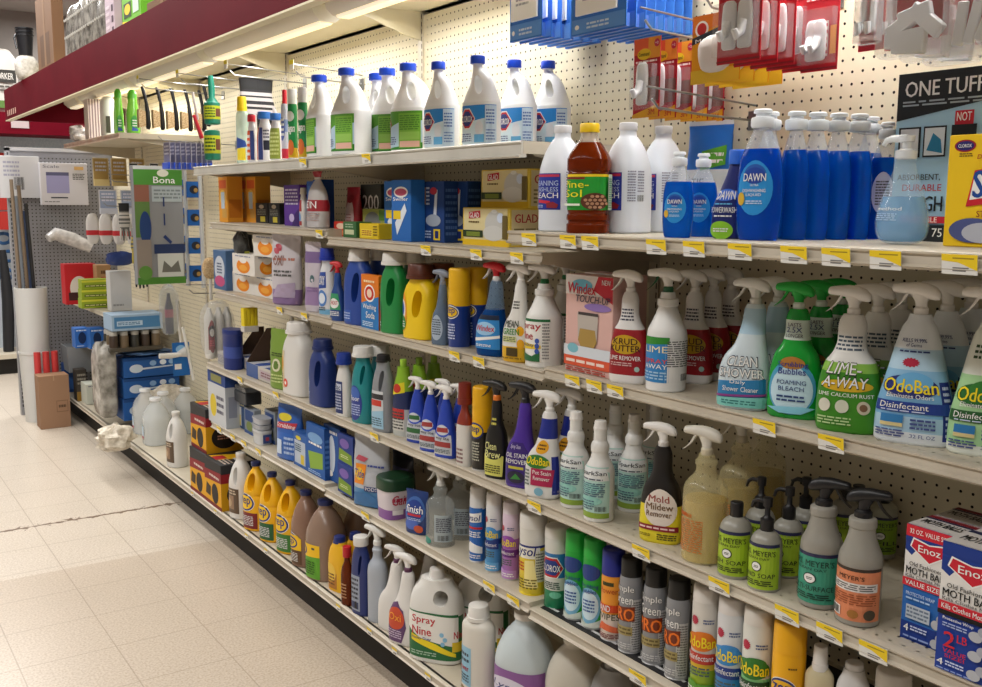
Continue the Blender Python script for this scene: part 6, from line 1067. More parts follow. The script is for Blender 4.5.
I('dawnbig',(1.437,1.233,1.462),14,0.087,0.236,'big blue dish soap in front, leftmost of the row with its label showing','dish soap','big dish soaps in the row')
I('dawnback',(1.491,1.262,1.462),-30,0.087,0.236,'big blue dish soap, second from the left of its row','dish soap','big dish soaps in the row')
I('dawnback',(1.522,1.226,1.462),-30,0.087,0.236,'big blue dish soap, third from the left of its row','dish soap','big dish soaps in the row')
I('dawnback',(1.566,1.213,1.462),-30,0.087,0.236,'big blue dish soap, fourth from the left of its row','dish soap','big dish soaps in the row')
I('dawnback',(1.611,1.200,1.462),-30,0.087,0.236,'big blue dish soap, fifth from the left of its row','dish soap','big dish soaps in the row')
I('dawnback',(1.657,1.188,1.462),-30,0.087,0.236,'big blue dish soap, sixth from the left of its row','dish soap','big dish soaps in the row')
I('dawnback',(1.731,1.215,1.462),-30,0.087,0.236,'big blue dish soap, seventh from the left of its row','dish soap','big dish soaps in the row')
I('dawnlabel',(1.699,1.155,1.462),24,0.067,0.221,'rightmost big blue dish soap, with a pale back label, beside the clear hand soap','dish soap','big dish soaps in the row')
I('method',(1.523,0.998,1.462),0,0.093,0.181,'clear teardrop hand soap bottle with pale blue soap and white pump','hand soap')
I('tuff',(1.736,1.026,1.462),0,0.192,0.120,0.303,'black and pale blue shop towel carton standing behind the yellow box','carton')
I('sos',(1.569,0.851,1.462),0,0.138,0.100,0.177,'yellow steel wool soap pad box with a red banner','carton')
I('orangebox',(1.551,4.337,1.432),0,0.110,0.070,0.201,'orange dryer sheet box at the far left of the second shelf','carton','orange dryer sheet boxes')
I('orangebox',(1.640,4.334,1.432),0,0.110,0.070,0.201,'orange dryer sheet box in the middle of the three orange boxes','carton','orange dryer sheet boxes')
I('orangebox',(1.637,4.224,1.432),0,0.110,0.070,0.201,'orange dryer sheet box next to the black sachet cartons','carton','orange dryer sheet boxes')
I('darkpack',(1.641,4.099,1.432),0,0.139,0.080,0.086,'black sachet carton next to the orange boxes','carton','black sachet cartons')
I('darkpack',(1.619,3.905,1.432),0,0.119,0.080,0.087,'black sachet carton next to the purple box','carton','black sachet cartons')
I('purplebox',(1.562,3.598,1.432),0,0.150,0.070,0.157,'purple fabric softener box on the second shelf','carton')
I('whitesmall',(1.520,3.470,1.432),0,0.043,0.145,'small white and red bottle beside the purple box','bottle')
I('bluebox',(1.540,3.402,1.432),0,0.054,0.050,0.168,'slim blue box just right of the small white and red bottle','carton','slim blue boxes')
I('bluebox',(1.541,3.338,1.432),0,0.074,0.050,0.173,'slim blue box touching the clear red banded bag','carton','slim blue boxes')
I('redbag',(1.488,3.270,1.432),0,0.134,0.056,0.200,'clear plastic bag tied at the top with a red band','bag')
I('redpouch',(1.598,3.208,1.407),0,0.103,0.043,0.171,'red stand-up pouch with a white oval','pouch')
I('box2000',(1.645,3.122,1.407),0,0.155,0.050,0.180,'dark box of cotton swabs with pale lettering, at the back','carton')
I('smallred',(1.545,3.146,1.407),0,0.112,0.060,0.051,'little red scrub pad box on the second shelf','carton')
I('smallgreen',(1.522,3.032,1.407),0,0.098,0.060,0.053,'little green scrub pad box on the second shelf','carton')
I('greenpad',(1.596,3.007,1.407),0,0.184,0.040,0.096,'olive green scrub pad pack behind the little yellow box','carton')
I('smallyellow',(1.519,2.885,1.407),0,0.133,0.060,0.050,'little yellow scrub pad box beside the pale blue duster carton','carton')
I('swiffer',(1.574,2.830,1.407),0,0.121,0.050,0.187,'pale blue duster carton, the left one of the pair','carton','pale blue duster cartons')
I('swiffer',(1.515,2.672,1.407),0,0.121,0.050,0.187,'pale blue duster carton, the right one of the pair','carton','pale blue duster cartons')
I('duster',(1.566,2.576,1.407),0,0.144,0.050,0.182,'dark blue duster carton beside the pale blue ones','carton','dark blue duster cartons')
I('duster',(1.616,2.528,1.407),0,0.144,0.050,0.182,'dark blue duster carton beside the yellow trash bag boxes','carton','dark blue duster cartons')
I('glad',(1.630,2.300,1.407),0,0.230,0.160,0.106,'lower front trash bag box, yellow with a white bag picture','carton','yellow trash bag boxes')
I('glad',(1.680,2.280,1.513),0,0.230,0.160,0.106,'upper trash bag box stacked on the lower one','carton','yellow trash bag boxes')
I('pinkblue',(1.565,4.410,1.125),0,0.165,0.100,0.179,'blue and pink wipes carton at the far left of the third shelf','carton')
I('airf',(1.599,4.197,1.125),0,0.261,0.110,0.089,'lower white and orange air freshener box, far one','carton','orange and white air freshener boxes')
I('airf',(1.599,3.936,1.125),0,0.261,0.110,0.089,'lower white and orange air freshener box, near one','carton','orange and white air freshener boxes')
I('airf',(1.555,4.067,1.214),0,0.261,0.110,0.089,'upper white and orange air freshener box, far one','carton','orange and white air freshener boxes')
I('airf',(1.561,3.829,1.302),0,0.261,0.110,0.089,'upper white and orange air freshener box, near one','carton','orange and white air freshener boxes')
I('blacktall',(1.640,4.371,1.125),0,0.081,0.261,'dark bottle with green label behind the air freshener boxes','bottle')
I('oxibag',(1.517,3.634,1.125),30,0.138,0.058,0.281,'grey stain powder bag with purple base','pouch')
I('lavbag',(1.498,3.343,1.125),20,0.081,0.034,0.257,'lavender stain powder bag beside the white and blue bottle','pouch')
I('oxybottle',(1.514,3.260,1.115),16,0.072,0.247,'white stain remover bottle with blue cap','bottle')
I('redcapblue',(1.493,3.131,1.115),16,0.064,0.209,'small blue stain spray with red trigger','spray bottle')
I('bluejug',(1.510,2.999,1.115),10,0.123,0.255,'big blue detergent jug with white cap','jug')
I('bluejug',(1.589,2.996,1.115),6,0.123,0.255,'blue detergent jug with white cap in the back row','jug')
I('armbox',(1.493,2.868,1.115),0,0.122,0.025,0.177,'orange and blue washing soda box','carton')
I('greenjug',(1.504,2.744,1.115),10,0.103,0.256,'bright green detergent jug with white cap','jug')
I('greenjug',(1.568,2.737,1.115),6,0.103,0.256,'green detergent jug hidden behind the front green one','jug')
I('yellowjug',(1.508,2.586,1.115),10,0.126,0.228,'yellow detergent jug with brown cap','jug')
I('yellowjug',(1.584,2.586,1.115),6,0.126,0.228,'yellow detergent jug with brown cap in the back row','jug')
I('zepspray',(1.491,2.443,1.115),14,0.060,0.222,'grey blue trigger bottle between the yellow jug and the yellow capped cans','spray bottle')
I('zepcan',(1.506,2.364,1.115),14,0.063,0.228,'blue aerosol can with yellow top, the front one on the third shelf','can','blue cans with yellow tops')
I('zepcan',(1.569,2.369,1.115),14,0.063,0.228,'blue aerosol can with yellow top, half behind the front one','can','blue cans with yellow tops')
I('windex',(1.503,2.195,1.115),18,0.093,0.256,'blue window cleaner spray with red and white trigger','spray bottle')
I('mean',(1.499,2.075,1.115),20,0.078,0.258,'white cleaner spray with yellow base and lemons','spray bottle')
I('spraynine',(1.518,1.982,1.115),30,0.094,0.263,'white round spray bottle with green collar, beside the lemon spray','spray bottle')
I('spraynine',(1.649,2.059,1.115),30,0.094,0.263,'white spray bottle with green collar in the back row behind the pink pack','spray bottle')
I('touchup',(1.516,1.776,1.125),0,0.171,0.050,0.234,'pink and white window cleaner refill pack with a clear bottle window','pack')
I('touchup',(1.595,1.801,1.125),0,0.171,0.050,0.234,'second pink refill pack just behind the front one','pack')
I('krud',(1.504,1.646,1.125),24,0.091,0.257,'front red and white lime remover spray beside the pink refill pack','spray bottle','red and white lime sprays')
I('limescale',(1.515,1.539,1.125),40,0.087,0.267,'round white spray bottle with dark green trigger and blue label','spray bottle')
I('krud',(1.631,1.572,1.125),24,0.091,0.257,'red and white lime spray just right of the round white spray','spray bottle','red and white lime sprays')
I('krud',(1.695,1.576,1.125),20,0.091,0.257,'second red and white lime spray behind the round white spray','spray bottle','red and white lime sprays')
I('krud',(1.758,1.580,1.125),20,0.091,0.257,'third red and white lime spray behind the round white spray','spray bottle','red and white lime sprays')
I('shower',(1.507,1.312,1.125),26,0.102,0.262,'pale blue shower cleaner spray in front','spray bottle','pale shower cleaner sprays')
I('shower',(1.571,1.308,1.125),22,0.102,0.262,'pale blue shower cleaner spray behind the front one','spray bottle','pale shower cleaner sprays')
I('bubbles',(1.527,1.204,1.125),24,0.102,0.260,'front green bathroom spray with a pale blue bubble label','spray bottle','green bathroom sprays')
I('bubbles',(1.599,1.208,1.125),20,0.102,0.260,'green bathroom spray second in its file','spray bottle','green bathroom sprays')
I('bubbles',(1.672,1.212,1.125),20,0.102,0.260,'green bathroom spray at the back of its file','spray bottle','green bathroom sprays')
I('limeaway',(1.514,1.075,1.125),24,0.112,0.263,'front white and green lime cleaner spray','spray bottle','white and green lime cleaners')
I('limeaway',(1.588,1.077,1.125),20,0.112,0.263,'white and green lime cleaner second in its file','spray bottle','white and green lime cleaners')
I('limeaway',(1.666,1.081,1.125),20,0.112,0.263,'white and green lime cleaner at the back of its file','spray bottle','white and green lime cleaners')
I('odoblue',(1.535,0.959,1.125),22,0.127,0.276,'front pale blue disinfectant spray with yellow lettering','spray bottle','pale blue disinfectant sprays')
I('odoblue',(1.620,0.963,1.125),18,0.127,0.276,'pale blue disinfectant spray behind the front one','spray bottle','pale blue disinfectant sprays')
I('odoblue',(1.698,0.965,1.125),18,0.127,0.276,'pale blue disinfectant spray third in its file','spray bottle','pale blue disinfectant sprays')
I('odogreen',(1.553,0.845,1.125),22,0.110,0.277,'pale green disinfectant spray cut off by the right edge','spray bottle')
I('odogreen',(1.625,0.849,1.125),18,0.110,0.277,'pale green disinfectant spray behind the cut-off one','spray bottle')
I('greybox',(1.491,4.237,0.806),0,0.105,0.080,0.057,'small dark lidded box behind the open display tray','carton')
I('armpouch',(1.456,3.570,0.806),16,0.114,0.048,0.234,'green stand-up pouch leaning behind the white jug','pouch')
I('whitejug',(1.474,3.433,0.806),4,0.163,0.275,'big white detergent jug with white cap','jug')
I('navyjug',(1.463,3.199,0.806),4,0.128,0.239,'navy blue detergent jug with navy cap','jug')
I('bluecapwhite',(1.446,2.996,0.806),16,0.066,0.217,'white bottle with blue cap beside the navy jug','bottle')
I('tealbottle',(1.455,2.871,0.806),16,0.090,0.255,'teal floor cleaner bottle with white cap','bottle')
I('tealbottle',(1.515,2.870,0.806),12,0.090,0.255,'teal floor cleaner bottle behind the front teal one','bottle')
I('greybottle',(1.453,2.727,0.806),14,0.086,0.246,'grey carpet cleaner bottle with black cap','bottle')
I('limecap',(1.478,2.643,0.806),18,0.071,0.240,'navy and lime bottle with lime cap, front of its file','bottle','lime capped bottles')
I('limecap',(1.536,2.647,0.806),14,0.071,0.240,'second lime capped bottle in the file','bottle','lime capped bottles')
I('limecap',(1.593,2.651,0.806),14,0.071,0.240,'third lime capped bottle in the file','bottle','lime capped bottles')
I('formulag',(1.470,2.541,0.806),20,0.075,0.203,'blue spray bottle with green label, leftmost of the three blue ones','spray bottle','blue spray bottles')
I('formula',(1.448,2.428,0.806),20,0.072,0.210,'blue spray bottle with red label, middle of the three blue ones','spray bottle','blue spray bottles')
I('formula',(1.496,2.430,0.806),16,0.072,0.210,'blue spray bottle in the second row','spray bottle','blue spray bottles')
I('formula',(1.448,2.343,0.806),20,0.072,0.210,'blue spray bottle with red label, nearest of the three blue ones','spray bottle','blue spray bottles')
I('formula',(1.491,2.337,0.806),16,0.072,0.210,'blue spray bottle in the second row behind the nearest one','spray bottle','blue spray bottles')
I('redcapwhite',(1.443,2.237,0.806),10,0.052,0.233,'slim white bottle with dark red top','bottle')
I('zepblack',(1.463,2.179,0.806),18,0.057,0.230,'black aerosol can with yellow top on the middle shelf','can')
I('awesome',(1.449,2.090,0.806),22,0.068,0.263,'black spray bottle with orange collar and pale yellow label','spray bottle')
I('purple',(1.453,1.989,0.806),24,0.080,0.275,'purple spray bottle with black trigger','spray bottle')
I('ododog',(1.460,1.901,0.801),26,0.095,0.271,'white spray with navy shoulder and crimson label','spray bottle','navy shouldered sprays')
I('ododog',(1.524,1.893,0.801),22,0.095,0.271,'white spray with navy shoulder behind the front one','spray bottle','navy shouldered sprays')
I('sparsan',(1.477,1.797,0.801),20,0.070,0.233,'white disinfectant bottle with mint label, left of the front one','bottle','white disinfectant bottles with mint labels')
I('sparsan',(1.459,1.687,0.801),24,0.070,0.233,'foremost white disinfectant bottle with mint label','bottle','white disinfectant bottles with mint labels')
I('sparsan',(1.573,1.697,0.801),44,0.070,0.233,'white disinfectant bottle with mint label, right of and behind the front one','bottle','white disinfectant bottles with mint labels')
I('sparsan',(1.607,1.803,0.801),24,0.070,0.233,'white disinfectant bottle behind the gap between the front ones','bottle','white disinfectant bottles with mint labels')
I('sparsan',(1.697,1.754,0.801),24,0.070,0.233,'white disinfectant bottle at the back beside the black and yellow spray','bottle','white disinfectant bottles with mint labels')
I('goof',(1.475,1.499,0.801),28,0.095,0.264,'black and yellow mold remover spray with white trigger','spray bottle')
I('amber',(1.470,1.369,0.801),20,0.091,0.281,'front clear spray bottle of amber cleaner with orange print','spray bottle','amber concentrate sprays')
I('amber',(1.612,1.402,0.801),20,0.091,0.281,'second amber spray bottle behind the front one','spray bottle','amber concentrate sprays')
I('amber',(1.733,1.436,0.801),20,0.091,0.281,'third amber spray bottle at the back','spray bottle','amber concentrate sprays')
I('meyerlime',(1.456,1.272,0.801),22,0.064,0.149,'dish soap bottle with lime label and plain black cap','bottle')
I('meyerpump',(1.454,1.195,0.801),22,0.061,0.178,'front hand soap with lime label and black pump','hand soap','lime label hand soaps')
I('meyerpump',(1.546,1.218,0.801),22,0.061,0.178,'second hand soap with lime label in the file','hand soap','lime label hand soaps')
I('meyerpump',(1.631,1.245,0.801),22,0.061,0.178,'third hand soap with lime label in the file','hand soap','lime label hand soaps')
I('meyerpump',(1.555,1.296,0.801),22,0.061,0.178,'hand soap with lime label behind the plain black cap bottle','hand soap','lime label hand soaps')
I('meyerlime',(1.729,1.222,0.801),22,0.064,0.149,'lime label bottle with black cap behind the teal spray','bottle')
I('meyerteal',(1.479,1.089,0.801),22,0.075,0.234,'spray bottle with teal label and black trigger','spray bottle')
I('meyerorange',(1.473,1.003,0.801),26,0.075,0.237,'spray bottle with orange label and black trigger','spray bottle')
I('meyerrefill',(1.794,1.177,0.801),30,0.059,0.137,'soap refill bottle with lime label at the back','bottle')
I('enoz',(1.514,0.878,0.801),0,0.086,0.075,0.200,'blue and white moth ball box, the left and farther one','carton')
I('enoz',(1.593,0.878,0.801),0,0.086,0.075,0.200,'blue and white moth ball box behind the left one','carton')
I('enozbig',(1.466,0.775,0.801),0,0.100,0.085,0.209,'navy and white moth ball box nearest the right edge','carton')
I('enozbig',(1.552,0.772,0.801),0,0.100,0.085,0.209,'navy and white moth ball box behind the nearest one','carton')
I('bagbrown',(1.466,4.272,0.532),0,0.233,0.063,0.236,'tall grey and navy container carton at the far left','carton')
I('navysmall',(1.508,4.144,0.532),0,0.106,0.023,0.120,'small navy sponge carton','carton')
I('greypack',(1.502,4.012,0.532),0,0.120,0.031,0.113,'small grey sponge pack beside the navy carton','carton','grey sponge packs')
I('greypack',(1.556,3.830,0.532),0,0.112,0.100,0.134,'small grey sponge pack beside the blue pouch','carton','grey sponge packs')
I('bluepouch',(1.473,3.532,0.532),14,0.151,0.063,0.215,'blue stand-up pouch with yellow badge','pouch')
I('smallpatch',(1.492,3.396,0.532),0,0.123,0.080,0.130,'little pale blue wipe carton in front of the blue pouch','carton')
I('bluegreen',(1.461,3.254,0.532),0,0.159,0.020,0.191,'blue and green sheet carton','carton')
I('sheetblue',(1.485,3.157,0.532),0,0.134,0.027,0.202,'plain blue sheet carton','carton')
I('podpack',(1.448,2.986,0.532),0,0.117,0.019,0.104,'navy tablet carton, lower of its stack','carton','stacked navy tablet cartons')
I('podpack',(1.451,2.986,0.636),0,0.117,0.019,0.104,'navy tablet carton, upper of its stack','carton','stacked navy tablet cartons')
I('pods',(1.479,2.861,0.520),26,0.143,0.060,0.241,'pale laundry pod bag with orange and blue print','pouch')
I('blackpouch',(1.572,2.817,0.520),10,0.109,0.046,0.180,'black laundry pod pouch in the back row','pouch')
I('finish',(1.465,2.538,0.520),22,0.085,0.036,0.136,'navy dishwasher pod pouch beside the green lidded tub','pouch')
I('clearspray',(1.474,2.418,0.520),14,0.095,0.238,'front clear spray bottle with white trigger','spray bottle','clear spray bottles')
I('clearspray',(1.555,2.440,0.520),14,0.095,0.238,'clear spray bottle behind the front clear one','spray bottle','clear spray bottles')
I('lysolblue',(1.491,2.242,0.520),20,0.047,0.218,'blue disinfectant can with white top','can')
I('odocanblue',(1.485,2.153,0.520),20,0.044,0.223,'sky blue air freshener can between the blue and lavender cans','can')
I('odocanlav',(1.492,2.081,0.520),20,0.047,0.215,'lavender air freshener can','can')
I('lysolwipe',(1.487,1.976,0.520),22,0.071,0.215,'yellow wipes canister with white lid','canister')
I('cloroxwipe',(1.501,1.893,0.508),24,0.063,0.212,'green and blue wipes canister with white lid','canister')
I('bubcan',(1.494,1.807,0.508),24,0.056,0.225,'green foaming can, the left one','can','green foaming cans')
I('bubcan',(1.497,1.741,0.508),24,0.056,0.225,'green foaming can beside the orange can','can','green foaming cans')
I('orangecan',(1.491,1.666,0.508),26,0.056,0.221,'orange can with dark blue cap','can')
I('simple',(1.483,1.596,0.508),16,0.053,0.224,'grey can with black cap beside the orange can','can','grey cans with black caps')
I('simple',(1.488,1.522,0.508),30,0.053,0.224,'grey can with black cap, middle of the three','can','grey cans with black caps')
I('simple',(1.482,1.444,0.508),4,0.053,0.224,'grey can with black cap, nearest of the three','can','grey cans with black caps')
I('odocanred',(1.473,1.357,0.508),28,0.057,0.240,'white can with red band and yellow fruit base','can')
I('odocanblue2',(1.467,1.282,0.508),28,0.056,0.243,'white can with blue base','can')
I('odocangreen',(1.463,1.211,0.508),28,0.058,0.248,'white can with pale green base','can')
I('zepyellow',(1.465,1.137,0.508),28,0.062,0.245,'plain yellow can with navy oval mark','can')
I('lotion',(1.480,1.079,0.508),28,0.052,0.214,'cream lotion bottle with white cap','bottle')
I('whitedisp',(1.502,1.022,0.508),28,0.063,0.198,'white dispenser bottle right of the cream lotion bottle','bottle')
I('whiteroll',(1.513,0.950,0.508),28,0.061,0.211,'plain white canister at the bottom right under the orange label spray','canister')
I('whitebrown',(1.476,5.045,0.160),14,0.107,0.288,'small brown label jug at the left of the far box stack','jug')
I('meyerrefill',(1.794,1.236,0.801),30,0.059,0.137,'black capped soap bottle in the shadow behind the moth ball boxes','bottle')
I('clearjug',(1.523,5.586,0.160),0,0.165,0.265,'front clear plastic jug with a blue label on the bottom deck','jug','clear water jugs')
I('clearjug',(1.549,5.895,0.160),0,0.165,0.265,'clear plastic jug just behind the front one','jug','clear water jugs')
I('clearjug',(1.608,5.735,0.160),0,0.165,0.265,'clear plastic jug right of the front one','jug','clear water jugs')
I('clearjug',(1.754,5.784,0.160),0,0.165,0.265,'clear plastic jug farthest right, beside the boxes','jug','clear water jugs')
I('bulbs',(1.492,4.490,0.160),0,0.220,0.176,0.210,'lower red and yellow trash bag box of the far stack','carton','red and yellow trash bag boxes')
I('bulbs',(1.506,4.499,0.370),0,0.220,0.176,0.210,'upper red and yellow trash bag box of the far stack','carton','red and yellow trash bag boxes')
I('bulbs',(1.491,4.270,0.160),0,0.220,0.176,0.210,'red and yellow trash bag box standing in front, beside the white jug','carton','red and yellow trash bag boxes')
I('whitebrown',(1.457,4.052,0.160),14,0.107,0.288,'white jug with brown label beside the yellow jugs','jug')
I('zepyj',(1.458,3.874,0.160),22,0.113,0.288,'yellow cleaner jug with dark red label','jug','yellow floor cleaner jugs')
I('zepyj2',(1.460,3.703,0.160),22,0.109,0.281,'yellow cleaner jug with dark green label','jug','yellow floor cleaner jugs')
I('zepyj3',(1.468,3.536,0.160),22,0.114,0.286,'yellow cleaner jug with light green label','jug','yellow floor cleaner jugs')
I('zepbrown',(1.463,3.375,0.160),22,0.109,0.288,'brown cleaner jug with brown label and navy cap','jug')
I('zepgreen',(1.472,3.221,0.160),18,0.139,0.290,'brown cleaner jug with bright green label and navy cap','jug')
I('zepgreen',(1.623,3.225,0.160),14,0.139,0.290,'brown cleaner jug behind the green labelled one','jug')
I('yellowbluecap',(1.453,3.067,0.160),14,0.094,0.199,'yellow polish bottle with blue cap','bottle')
I('yellowbluecap',(1.517,3.071,0.160),10,0.094,0.199,'yellow polish bottle with blue cap in the back','bottle')
I('oil',(1.418,2.937,0.160),20,0.048,0.207,'slim amber oil bottle with red cap','bottle')
I('bluewhitecap',(1.424,2.843,0.160),14,0.077,0.270,'dark blue bottle with white cap on the bottom deck','bottle')
I('greyspray',(1.446,2.768,0.160),16,0.071,0.324,'plain grey spray bottle','spray bottle')
I('purplecollar',(1.454,2.678,0.160),22,0.110,0.285,'white spray bottle with plum collar and no front label','spray bottle','plum collared sprays')
I('purplelabel',(1.435,2.573,0.160),22,0.106,0.294,'white spray bottle with plum collar and orange label','spray bottle','plum collared sprays')
I('purplecollar',(1.576,2.678,0.160),22,0.110,0.285,'white spray bottle with plum collar in the back row','spray bottle','plum collared sprays')
I('spraynjug',(1.466,2.425,0.160),36,0.169,0.284,'big white refill jug with green and yellow label','jug')
I('spraynjug',(1.599,2.377,0.160),32,0.169,0.284,'big white refill jug in the back row','jug')
I('squeeze',(1.439,2.158,0.160),14,0.106,0.270,'slim cream bottle with pale blue label and white cap','bottle')
I('lysoljug',(1.489,2.008,0.160),22,0.159,0.294,'pale gallon jug with purple label','jug')
I('creamjug',(1.538,1.866,0.160),30,0.139,0.268,'plain cream gallon jug','jug')
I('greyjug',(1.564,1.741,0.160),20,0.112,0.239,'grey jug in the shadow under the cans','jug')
I('stripblue',(1.606,2.195,1.958),0,0.144,0.012,0.214,'foremost blue strip pack of the left hanging file','pack','blue strip packs, left file')
I('stripblue',(1.638,2.195,1.958),0,0.144,0.012,0.214,'second blue strip pack from the front, left file','pack','blue strip packs, left file')
I('stripblue',(1.670,2.195,1.958),0,0.144,0.012,0.214,'third blue strip pack from the front, left file','pack','blue strip packs, left file')
I('stripblue',(1.702,2.195,1.958),0,0.144,0.012,0.214,'fourth blue strip pack from the front, left file','pack','blue strip packs, left file')
I('stripblue',(1.734,2.195,1.958),0,0.144,0.012,0.214,'fifth blue strip pack from the front, left file','pack','blue strip packs, left file')
I('stripblue',(1.766,2.195,1.958),0,0.144,0.012,0.214,'sixth blue strip pack from the front, left file','pack','blue strip packs, left file')
I('stripblue',(1.798,2.195,1.958),0,0.144,0.012,0.214,'seventh blue strip pack from the front, left file','pack','blue strip packs, left file')
I('stripblue2',(1.586,1.876,1.934),0,0.203,0.012,0.185,'foremost blue strip pack of the right hanging file','pack','blue strip packs, right file')
I('stripblue2',(1.616,1.876,1.934),0,0.203,0.012,0.185,'second blue strip pack from the front, right file','pack','blue strip packs, right file')
I('stripblue2',(1.646,1.876,1.934),0,0.203,0.012,0.185,'third blue strip pack from the front, right file','pack','blue strip packs, right file')
I('stripblue2',(1.676,1.876,1.934),0,0.203,0.012,0.185,'fourth blue strip pack from the front, right file','pack','blue strip packs, right file')
I('stripblue2',(1.706,1.876,1.934),0,0.203,0.012,0.185,'fifth blue strip pack from the front, right file','pack','blue strip packs, right file')
I('stripblue2',(1.736,1.876,1.934),0,0.203,0.012,0.185,'sixth blue strip pack from the front, right file','pack','blue strip packs, right file')
I('stripblue2',(1.766,1.876,1.934),0,0.203,0.012,0.185,'seventh blue strip pack from the front, right file','pack','blue strip packs, right file')
I('stripblue2',(1.796,1.876,1.934),0,0.203,0.012,0.185,'eighth blue strip pack from the front, right file','pack','blue strip packs, right file')
I('hookred',(1.591,1.707,1.722),0,0.086,0.022,0.176,'foremost red hook pack with orange header, lower hanging file','pack','red hook packs with orange header')
I('hookred',(1.643,1.707,1.722),0,0.086,0.022,0.176,'second red hook pack from the front, orange header file','pack','red hook packs with orange header')
I('hookred',(1.695,1.707,1.722),0,0.086,0.022,0.176,'third red hook pack from the front, orange header file','pack','red hook packs with orange header')
I('hookred',(1.747,1.707,1.722),0,0.086,0.022,0.176,'fourth red hook pack from the front, orange header file','pack','red hook packs with orange header')
I('hookred',(1.799,1.707,1.722),0,0.086,0.022,0.176,'fifth red hook pack from the front, orange header file','pack','red hook packs with orange header')
I('mothpack',(1.630,1.536,1.787),0,0.139,0.020,0.145,'foremost orange and yellow moisture pack hanging behind the big red hook packs','pack','orange moisture packs')
I('mothpack',(1.675,1.536,1.787),0,0.139,0.020,0.145,'second orange and yellow moisture pack from the front','pack','orange moisture packs')
I('mothpack',(1.720,1.536,1.787),0,0.139,0.020,0.145,'third orange and yellow moisture pack from the front','pack','orange moisture packs')
I('mothpack',(1.765,1.536,1.787),0,0.139,0.020,0.145,'fourth orange and yellow moisture pack from the front','pack','orange moisture packs')
I('hookbig',(1.533,1.385,1.804),0,0.111,0.026,0.164,'foremost red double hook pack with white hooks','pack','red double hook packs')
I('hookbig',(1.583,1.385,1.804),0,0.111,0.026,0.164,'second red double hook pack from the front','pack','red double hook packs')
I('hookbig',(1.633,1.385,1.804),0,0.111,0.026,0.164,'third red double hook pack from the front','pack','red double hook packs')
I('hookbig',(1.683,1.385,1.804),0,0.111,0.026,0.164,'fourth red double hook pack from the front','pack','red double hook packs')
I('hookbig',(1.733,1.385,1.804),0,0.111,0.026,0.164,'fifth red double hook pack from the front','pack','red double hook packs')
I('hooksmall',(1.670,1.299,1.789),0,0.086,0.020,0.169,'red pack with two small white hooks and strips hanging alone','pack')
I('hookclear',(1.635,1.158,1.809),0,0.053,0.030,0.159,'left clear hook pack in the pair beside the white clip packs','pack','clear hook packs')
I('hookclear',(1.665,1.123,1.809),0,0.053,0.030,0.159,'right clear hook pack in the pair beside the white clip packs','pack','clear hook packs')
I('clips',(1.575,1.019,1.776),0,0.121,0.050,0.156,'foremost clear pack of white clips with a red round sticker','pack','clear packs of white clips')
I('clips',(1.645,1.019,1.776),0,0.121,0.050,0.156,'clear pack of white clips behind the foremost one','pack','clear packs of white clips')
I('clips',(1.715,1.019,1.776),0,0.121,0.050,0.156,'clear pack of white clips nearest the pegboard','pack','clear packs of white clips')
I('clips2',(1.585,0.917,1.767),0,0.093,0.050,0.147,'clear pack of tall white hooks at the right edge','pack')
I('brush',(1.421,5.215,1.883),90,0.069,0.030,0.212,'foremost black handled brush with tan bristles, hanging','brush','hanging tan bristle brushes')
I('brush',(1.493,5.215,1.883),90,0.069,0.030,0.212,'second hanging brush with tan bristles from the front','brush','hanging tan bristle brushes')
I('brush',(1.565,5.215,1.883),90,0.069,0.030,0.212,'third hanging brush with tan bristles from the front','brush','hanging tan bristle brushes')
I('brush',(1.637,5.215,1.883),90,0.069,0.030,0.212,'fourth hanging brush with tan bristles from the front','brush','hanging tan bristle brushes')
I('brush',(1.709,5.215,1.883),90,0.069,0.030,0.212,'fifth hanging brush with tan bristles from the front','brush','hanging tan bristle brushes')
I('stick',(1.635,5.010,1.837),90,0.071,0.020,0.225,'hanging red and white ice scraper stick','tool')
I('blackbrush',(1.704,5.115,1.905),90,0.057,0.030,0.210,'all black hanging brush right of the scraper stick','brush')
I('lint',(1.565,4.585,1.876),90,0.075,0.070,0.220,'upper green lint roller with yellow wrap hanging','lint roller','green lint rollers')
I('lintlow',(1.559,4.580,1.713),90,0.075,0.060,0.136,'lower green lint roll refill with yellow wrap','lint roller','green lint rollers')
I('gloves',(1.592,4.165,1.803),90,0.134,0.030,0.243,'zebra striped garden gloves hanging from a hook','gloves')
I('gloves',(1.642,4.165,1.803),90,0.134,0.030,0.243,'second zebra striped glove pair behind the first','gloves')
I('bluetag',(1.466,4.982,1.680),0,0.108,0.012,0.131,'foremost small blue based pack in the hanging row of nine','pack','small blue based packs')
I('bluetag',(1.492,4.982,1.680),0,0.108,0.012,0.131,'second small blue based pack in the row','pack','small blue based packs')
I('bluetag',(1.518,4.982,1.680),0,0.108,0.012,0.131,'third small blue based pack in the row','pack','small blue based packs')
I('bluetag',(1.544,4.982,1.680),0,0.108,0.012,0.131,'fourth small blue based pack in the row','pack','small blue based packs')
I('bluetag',(1.570,4.982,1.680),0,0.108,0.012,0.131,'fifth small blue based pack in the row','pack','small blue based packs')
I('bluetag',(1.596,4.982,1.680),0,0.108,0.012,0.131,'sixth small blue based pack in the row','pack','small blue based packs')
I('bluetag',(1.622,4.982,1.680),0,0.108,0.012,0.131,'seventh small blue based pack in the row','pack','small blue based packs')
I('bluetag',(1.648,4.982,1.680),0,0.108,0.012,0.131,'eighth small blue based pack in the row','pack','small blue based packs')
I('bluetag',(1.674,4.982,1.680),0,0.108,0.012,0.131,'ninth small blue based pack in the row','pack','small blue based packs')
I('bona',(1.480,5.230,1.096),90,0.246,0.060,0.605,'tall green and grey mop package with handle picture','package')
